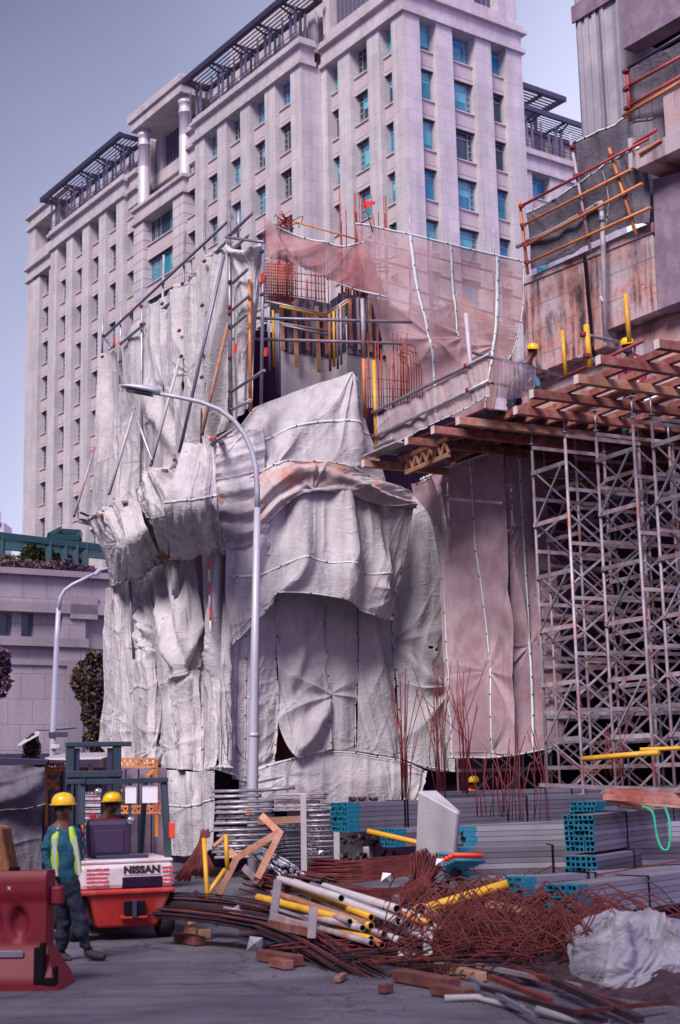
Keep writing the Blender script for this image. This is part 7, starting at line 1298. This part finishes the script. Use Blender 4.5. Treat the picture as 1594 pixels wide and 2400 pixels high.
for sx_ in (-1, 1):
    x = .50*sx_+.02
    m = MB(); m.bar(Fq(x, .12, 1.02), Fq(x-.02*sx_, .28, 2.02), .075, .075, up=fh); m.build('cage_post', M['fl_grey'], fk, .01)
    m = MB(); m.bar(Fq(x, 2.0, .9), Fq(x-.02*sx_, 1.5, 2.02), .065, .065, up=fh); m.build('cage_post', M['fl_grey'], fk, .01)
    m = MB(); m.bar(Fq(x-.02*sx_, .2, 2.04), Fq(x-.02*sx_, 1.55, 2.04), .07, .06); m.build('roof_rail', M['fl_grey'], fk, .01)
for y in (.22, .5, .8, 1.1, 1.4): fbx('roof_bar', 'fl_grey', -.46, .5, y, y+.04 if y > .3 else y+.08, 2.0, 2.07, .005)
fbx('seat_base', 'seat', -.38, .1, .5, 1.0, 1.03, 1.2, .04); sbk = fbx('seat_back', 'seat', -.40, .12, .28, .42, 1.04, 1.54, .06); fbx('seat_panel', 'seat', -.31, .03, .262, .285, 1.10, 1.40, .02, sbk)
ms = MB()
for x in (-.36, .24): m = MB(); m.obox(fo, fx, fh, ZV, x-.05, x+.05, 2.1, 2.25, .1, 2.22); m.build('mast_upright', M['fl_grey'], fk, .01)
for x in (-.27, .15): m = MB(); m.obox(fo, fx, fh, ZV, x-.03, x+.03, 2.14, 2.2, .1, 2.2); m.build('inner_mast', M['steel_dark'], fk, .005)
fbx('mast_crossbar', 'fl_grey', -.42, .42, 2.08, 2.24, 2.55, 2.62, .01); fbx('mast_crossbar', 'fl_grey', -.41, .30, 2.06, 2.26, 2.10, 2.2, .01); fbx('carriage', 'fl_grey', -.5, .45, 2.3, 2.36, .3, .9, .01)
for x in (-.3, .25): fbx('fork', 'steel_dark', x-.05, x+.05, 2.36, 3.3, .08, .12, .005)
for (x, z, r) in ((-.28, 1.90, .045), (.10, 1.52, .045)):
    m = MB(); m.lathe(Fq(x, .24, z)-fh*.05, [(.001, 0), (r, .0), (r, .03), (r*.7, .08), (.001, .09)], 16, fh); o = m.build('work_lamp', M['lens'], fk); m = MB(); m.bar(Fq(x, .29, z+.03), Fq(x, .29, 2.02), .03); m.build('lamp_bracket', M['fl_grey'], fk)
for sx_ in (-.50, .55): fbx('tail_lamp', 'clamp_red', sx_-.03, sx_+.03, .02, .1, 1.28, 1.48, .01)
for (x0, x1) in ((.04, .17), (.24, .42)):
    ww = fbx('paper_notice', 'white', x0, x1, .255, .262, 1.74, 1.98, .002)
fbx('fire_extinguisher', 'red_text', -.34, -.26, .45, .53, 1.35, 1.62, .03)
fbx('gas_bottle_band', 'steel_dark', -.3, .3, .15, .2, 1.03, 1.08, .01)
dh = (262, 1884)
def fd(x, y, dd=0): return (x, y, dd)
drv = figure('person in yellow helmet and red shirt driving the forklift', dict(head=(263, 1887), neck=(257, 1908), chest=(250, 1935), pelvis=(250, 1998, .1), shL=(226, 1925), elL=(213, 1958, .1), wrL=(222, 1980, .45), shR=(276, 1925, .1), elR=(288, 1955, .2), wrR=(285, 1975, .5), hipL=(240, 2002, .15), knL=(236, 1995, .5), anL=(236, 2040, .7), toL=(236, 2045, .85), hipR=(262, 2002, .15), knR=(268, 1995, .5), anR=(268, 2040, .7), toR=(268, 2045, .85)), 16.85, 'red_shirt', 'navy', None, (.5, -1))
# ================================================================== red water barrier
M['red_plastic'] = mat('weathered_red_plastic', (.15, .002, .014), .6, var=.15, vs=2.5, streak=.25, scol=(.16, .01, .10), sscale=(2, 2, 1))
b0 = onz(158, 2312, 0); bd = nrm(V3(-1, .10, 0)); bn2 = nrm(V3(bd[1], -bd[0], 0)); bn2 = bn2 if bn2[1] < 0 else -bn2
br_ = thing('red_barrier', 'dark red plastic water filled road barrier at the left border', 'barrier', b0)
def Bq(s, n, z): return b0+bd*s+bn2*n+ZV*z
prof = [(.27, 0), (.27, .10), (.17, .24), (.105, .36), (.105, .74), (.13, .78), (.13, .96), (.10, 1.0)]
LN = 1.45; vs = []; ss_ = np.linspace(0, 1, 30)
cols_ = [s for s in np.linspace(.12, LN-.1, 34)]
m = MB()
def recess(s, z):   # oval pockets
    r = 0
    for c in (.42, .66, .90, 1.14):
        r = max(r, max(0, 1-((s-c)/.085)**2-((z-.55)/.15)**2)) if True else r
    return -.07*min(1, r*2.2)
zs2 = [0, .05, .10, .17, .24, .30, .36, .40, .43, .47, .51, .55, .59, .63, .67, .71, .74, .78, .84, .90, .96, 1.0]
def hw(z):
    for (w0, z0_), (w1, z1_) in zip(prof, prof[1:]):
        if z0_ <= z <= z1_: return w0+(w1-w0)*(z-z0_)/max(1e-6, z1_-z0_)
    return prof[-1][0]
SS = np.linspace(.0, LN, 60)
def taper(z): return .16 if z > .36 else .16*(z/.36)
for side in (1, -1):
    g = [[Bq(max(s, taper(z)+0) if s < .2 else s, side*(hw(z)+(recess(s, z))), z) for s in SS] for z in zs2]; b = len(m.v); n = len(SS)
    fs = [(j*n+i, j*n+i+1, (j+1)*n+i+1, (j+1)*n+i) for j in range(len(zs2)-1) for i in range(n-1)]
    m.add([p for r in g for p in r], [f_ if side > 0 else f_[::-1] for f_ in fs], True)
for s in (0, LN):
    ring = [Bq(max(s, taper(z)) if s == 0 else s, hw(z), z) for z in zs2]+[Bq(max(s, taper(z)) if s == 0 else s, -hw(z), z) for z in zs2[::-1]]
    m.add(ring, [tuple(range(len(ring)))])
m.add([Bq(.16, hw(1), 1), Bq(LN, hw(1), 1), Bq(LN, -hw(1), 1), Bq(.16, -hw(1), 1)], [(0, 1, 2, 3)])
m.build('barrier_body', M['red_plastic'], br_)
def bb(nm, mt_, s0, s1, n0, n1, z0, z1, bev=.01): m = MB(); m.obox(b0, bd, bn2, ZV, s0, s1, n0, n1, z0, z1); return m.build(nm, M[mt_], br_, bev, 2)
bb('connector_lug', 'red_plastic', .05, .16, -.06, .06, .70, .86, .02); bb('reflective_strip', 'steel_grey', .35, 1.4, .16, .175, .27, .325, .003) 
for (s0, s1, z0, z1) in ((.13, .22, .06, .36), (.02, .13, .05, .11), (.02, .05, .11, .2), (.13, .17, .36, .4)): bb('black_bracket', 'black', s0, s1, .20, .285, z0, z1, .008)
m = MB(); m.lathe(Bq(.5, 0, 1.0), [(.05, 0), (.05, .03), (.001, .035)], 14); m.build('filler_cap', M['black'], br_)
text('x', .07, Bq(.5, .135, .86), None, M['fl_white'], br_, axm=(-bd, ZV, bn2))
# rail at the end of the barrier, hand height
# ================================================================== dark rubble under the heaps
nu_, nv_ = 120, 60; pts2 = []
for j in range(nv_):
    for i in range(nu_):
        u = i/(nu_-1); v = j/(nv_-1); x0_ = 560+1060*u; yb = 2215+150*u-(20 if u < .2 else 0); y_ = yb-(yb-2105+20*u)*v; p = onz(x0_, y_, 0)
        e = min(1, 5*min(u*.9+.02, v+.03, 1.02-v)); p[2] = max(0, e)*(.05+.13*(ridge(A3(p[0]*2.2), A3(p[1]*2.2), 3))+.10*u) if e > .0 else 0
        if v == 0: p[2] = -.02
        pts2.append(p)
pts2 = A3(pts2); ii = np.arange(nu_*nv_).reshape(nv_, nu_); F_ = np.stack([ii[:-1, :-1], ii[:-1, 1:], ii[1:, 1:], ii[1:, :-1]], -1).reshape(-1, 4)
M['rubble'] = mat('dark_site_rubble', (.025, .01, .022), .9, col2=(.07, .03, .045), vs=7, bump=.9, bs=18)
o = bpy.data.objects.new('rubble', mesh_np('rubble', pts2, F_, [M['rubble']], V3(0, 0, 0))); S.collection.objects.link(o); tag(o, kind='stuff', label='dark rubble and scraps under the rebar heaps', cat='rubble')
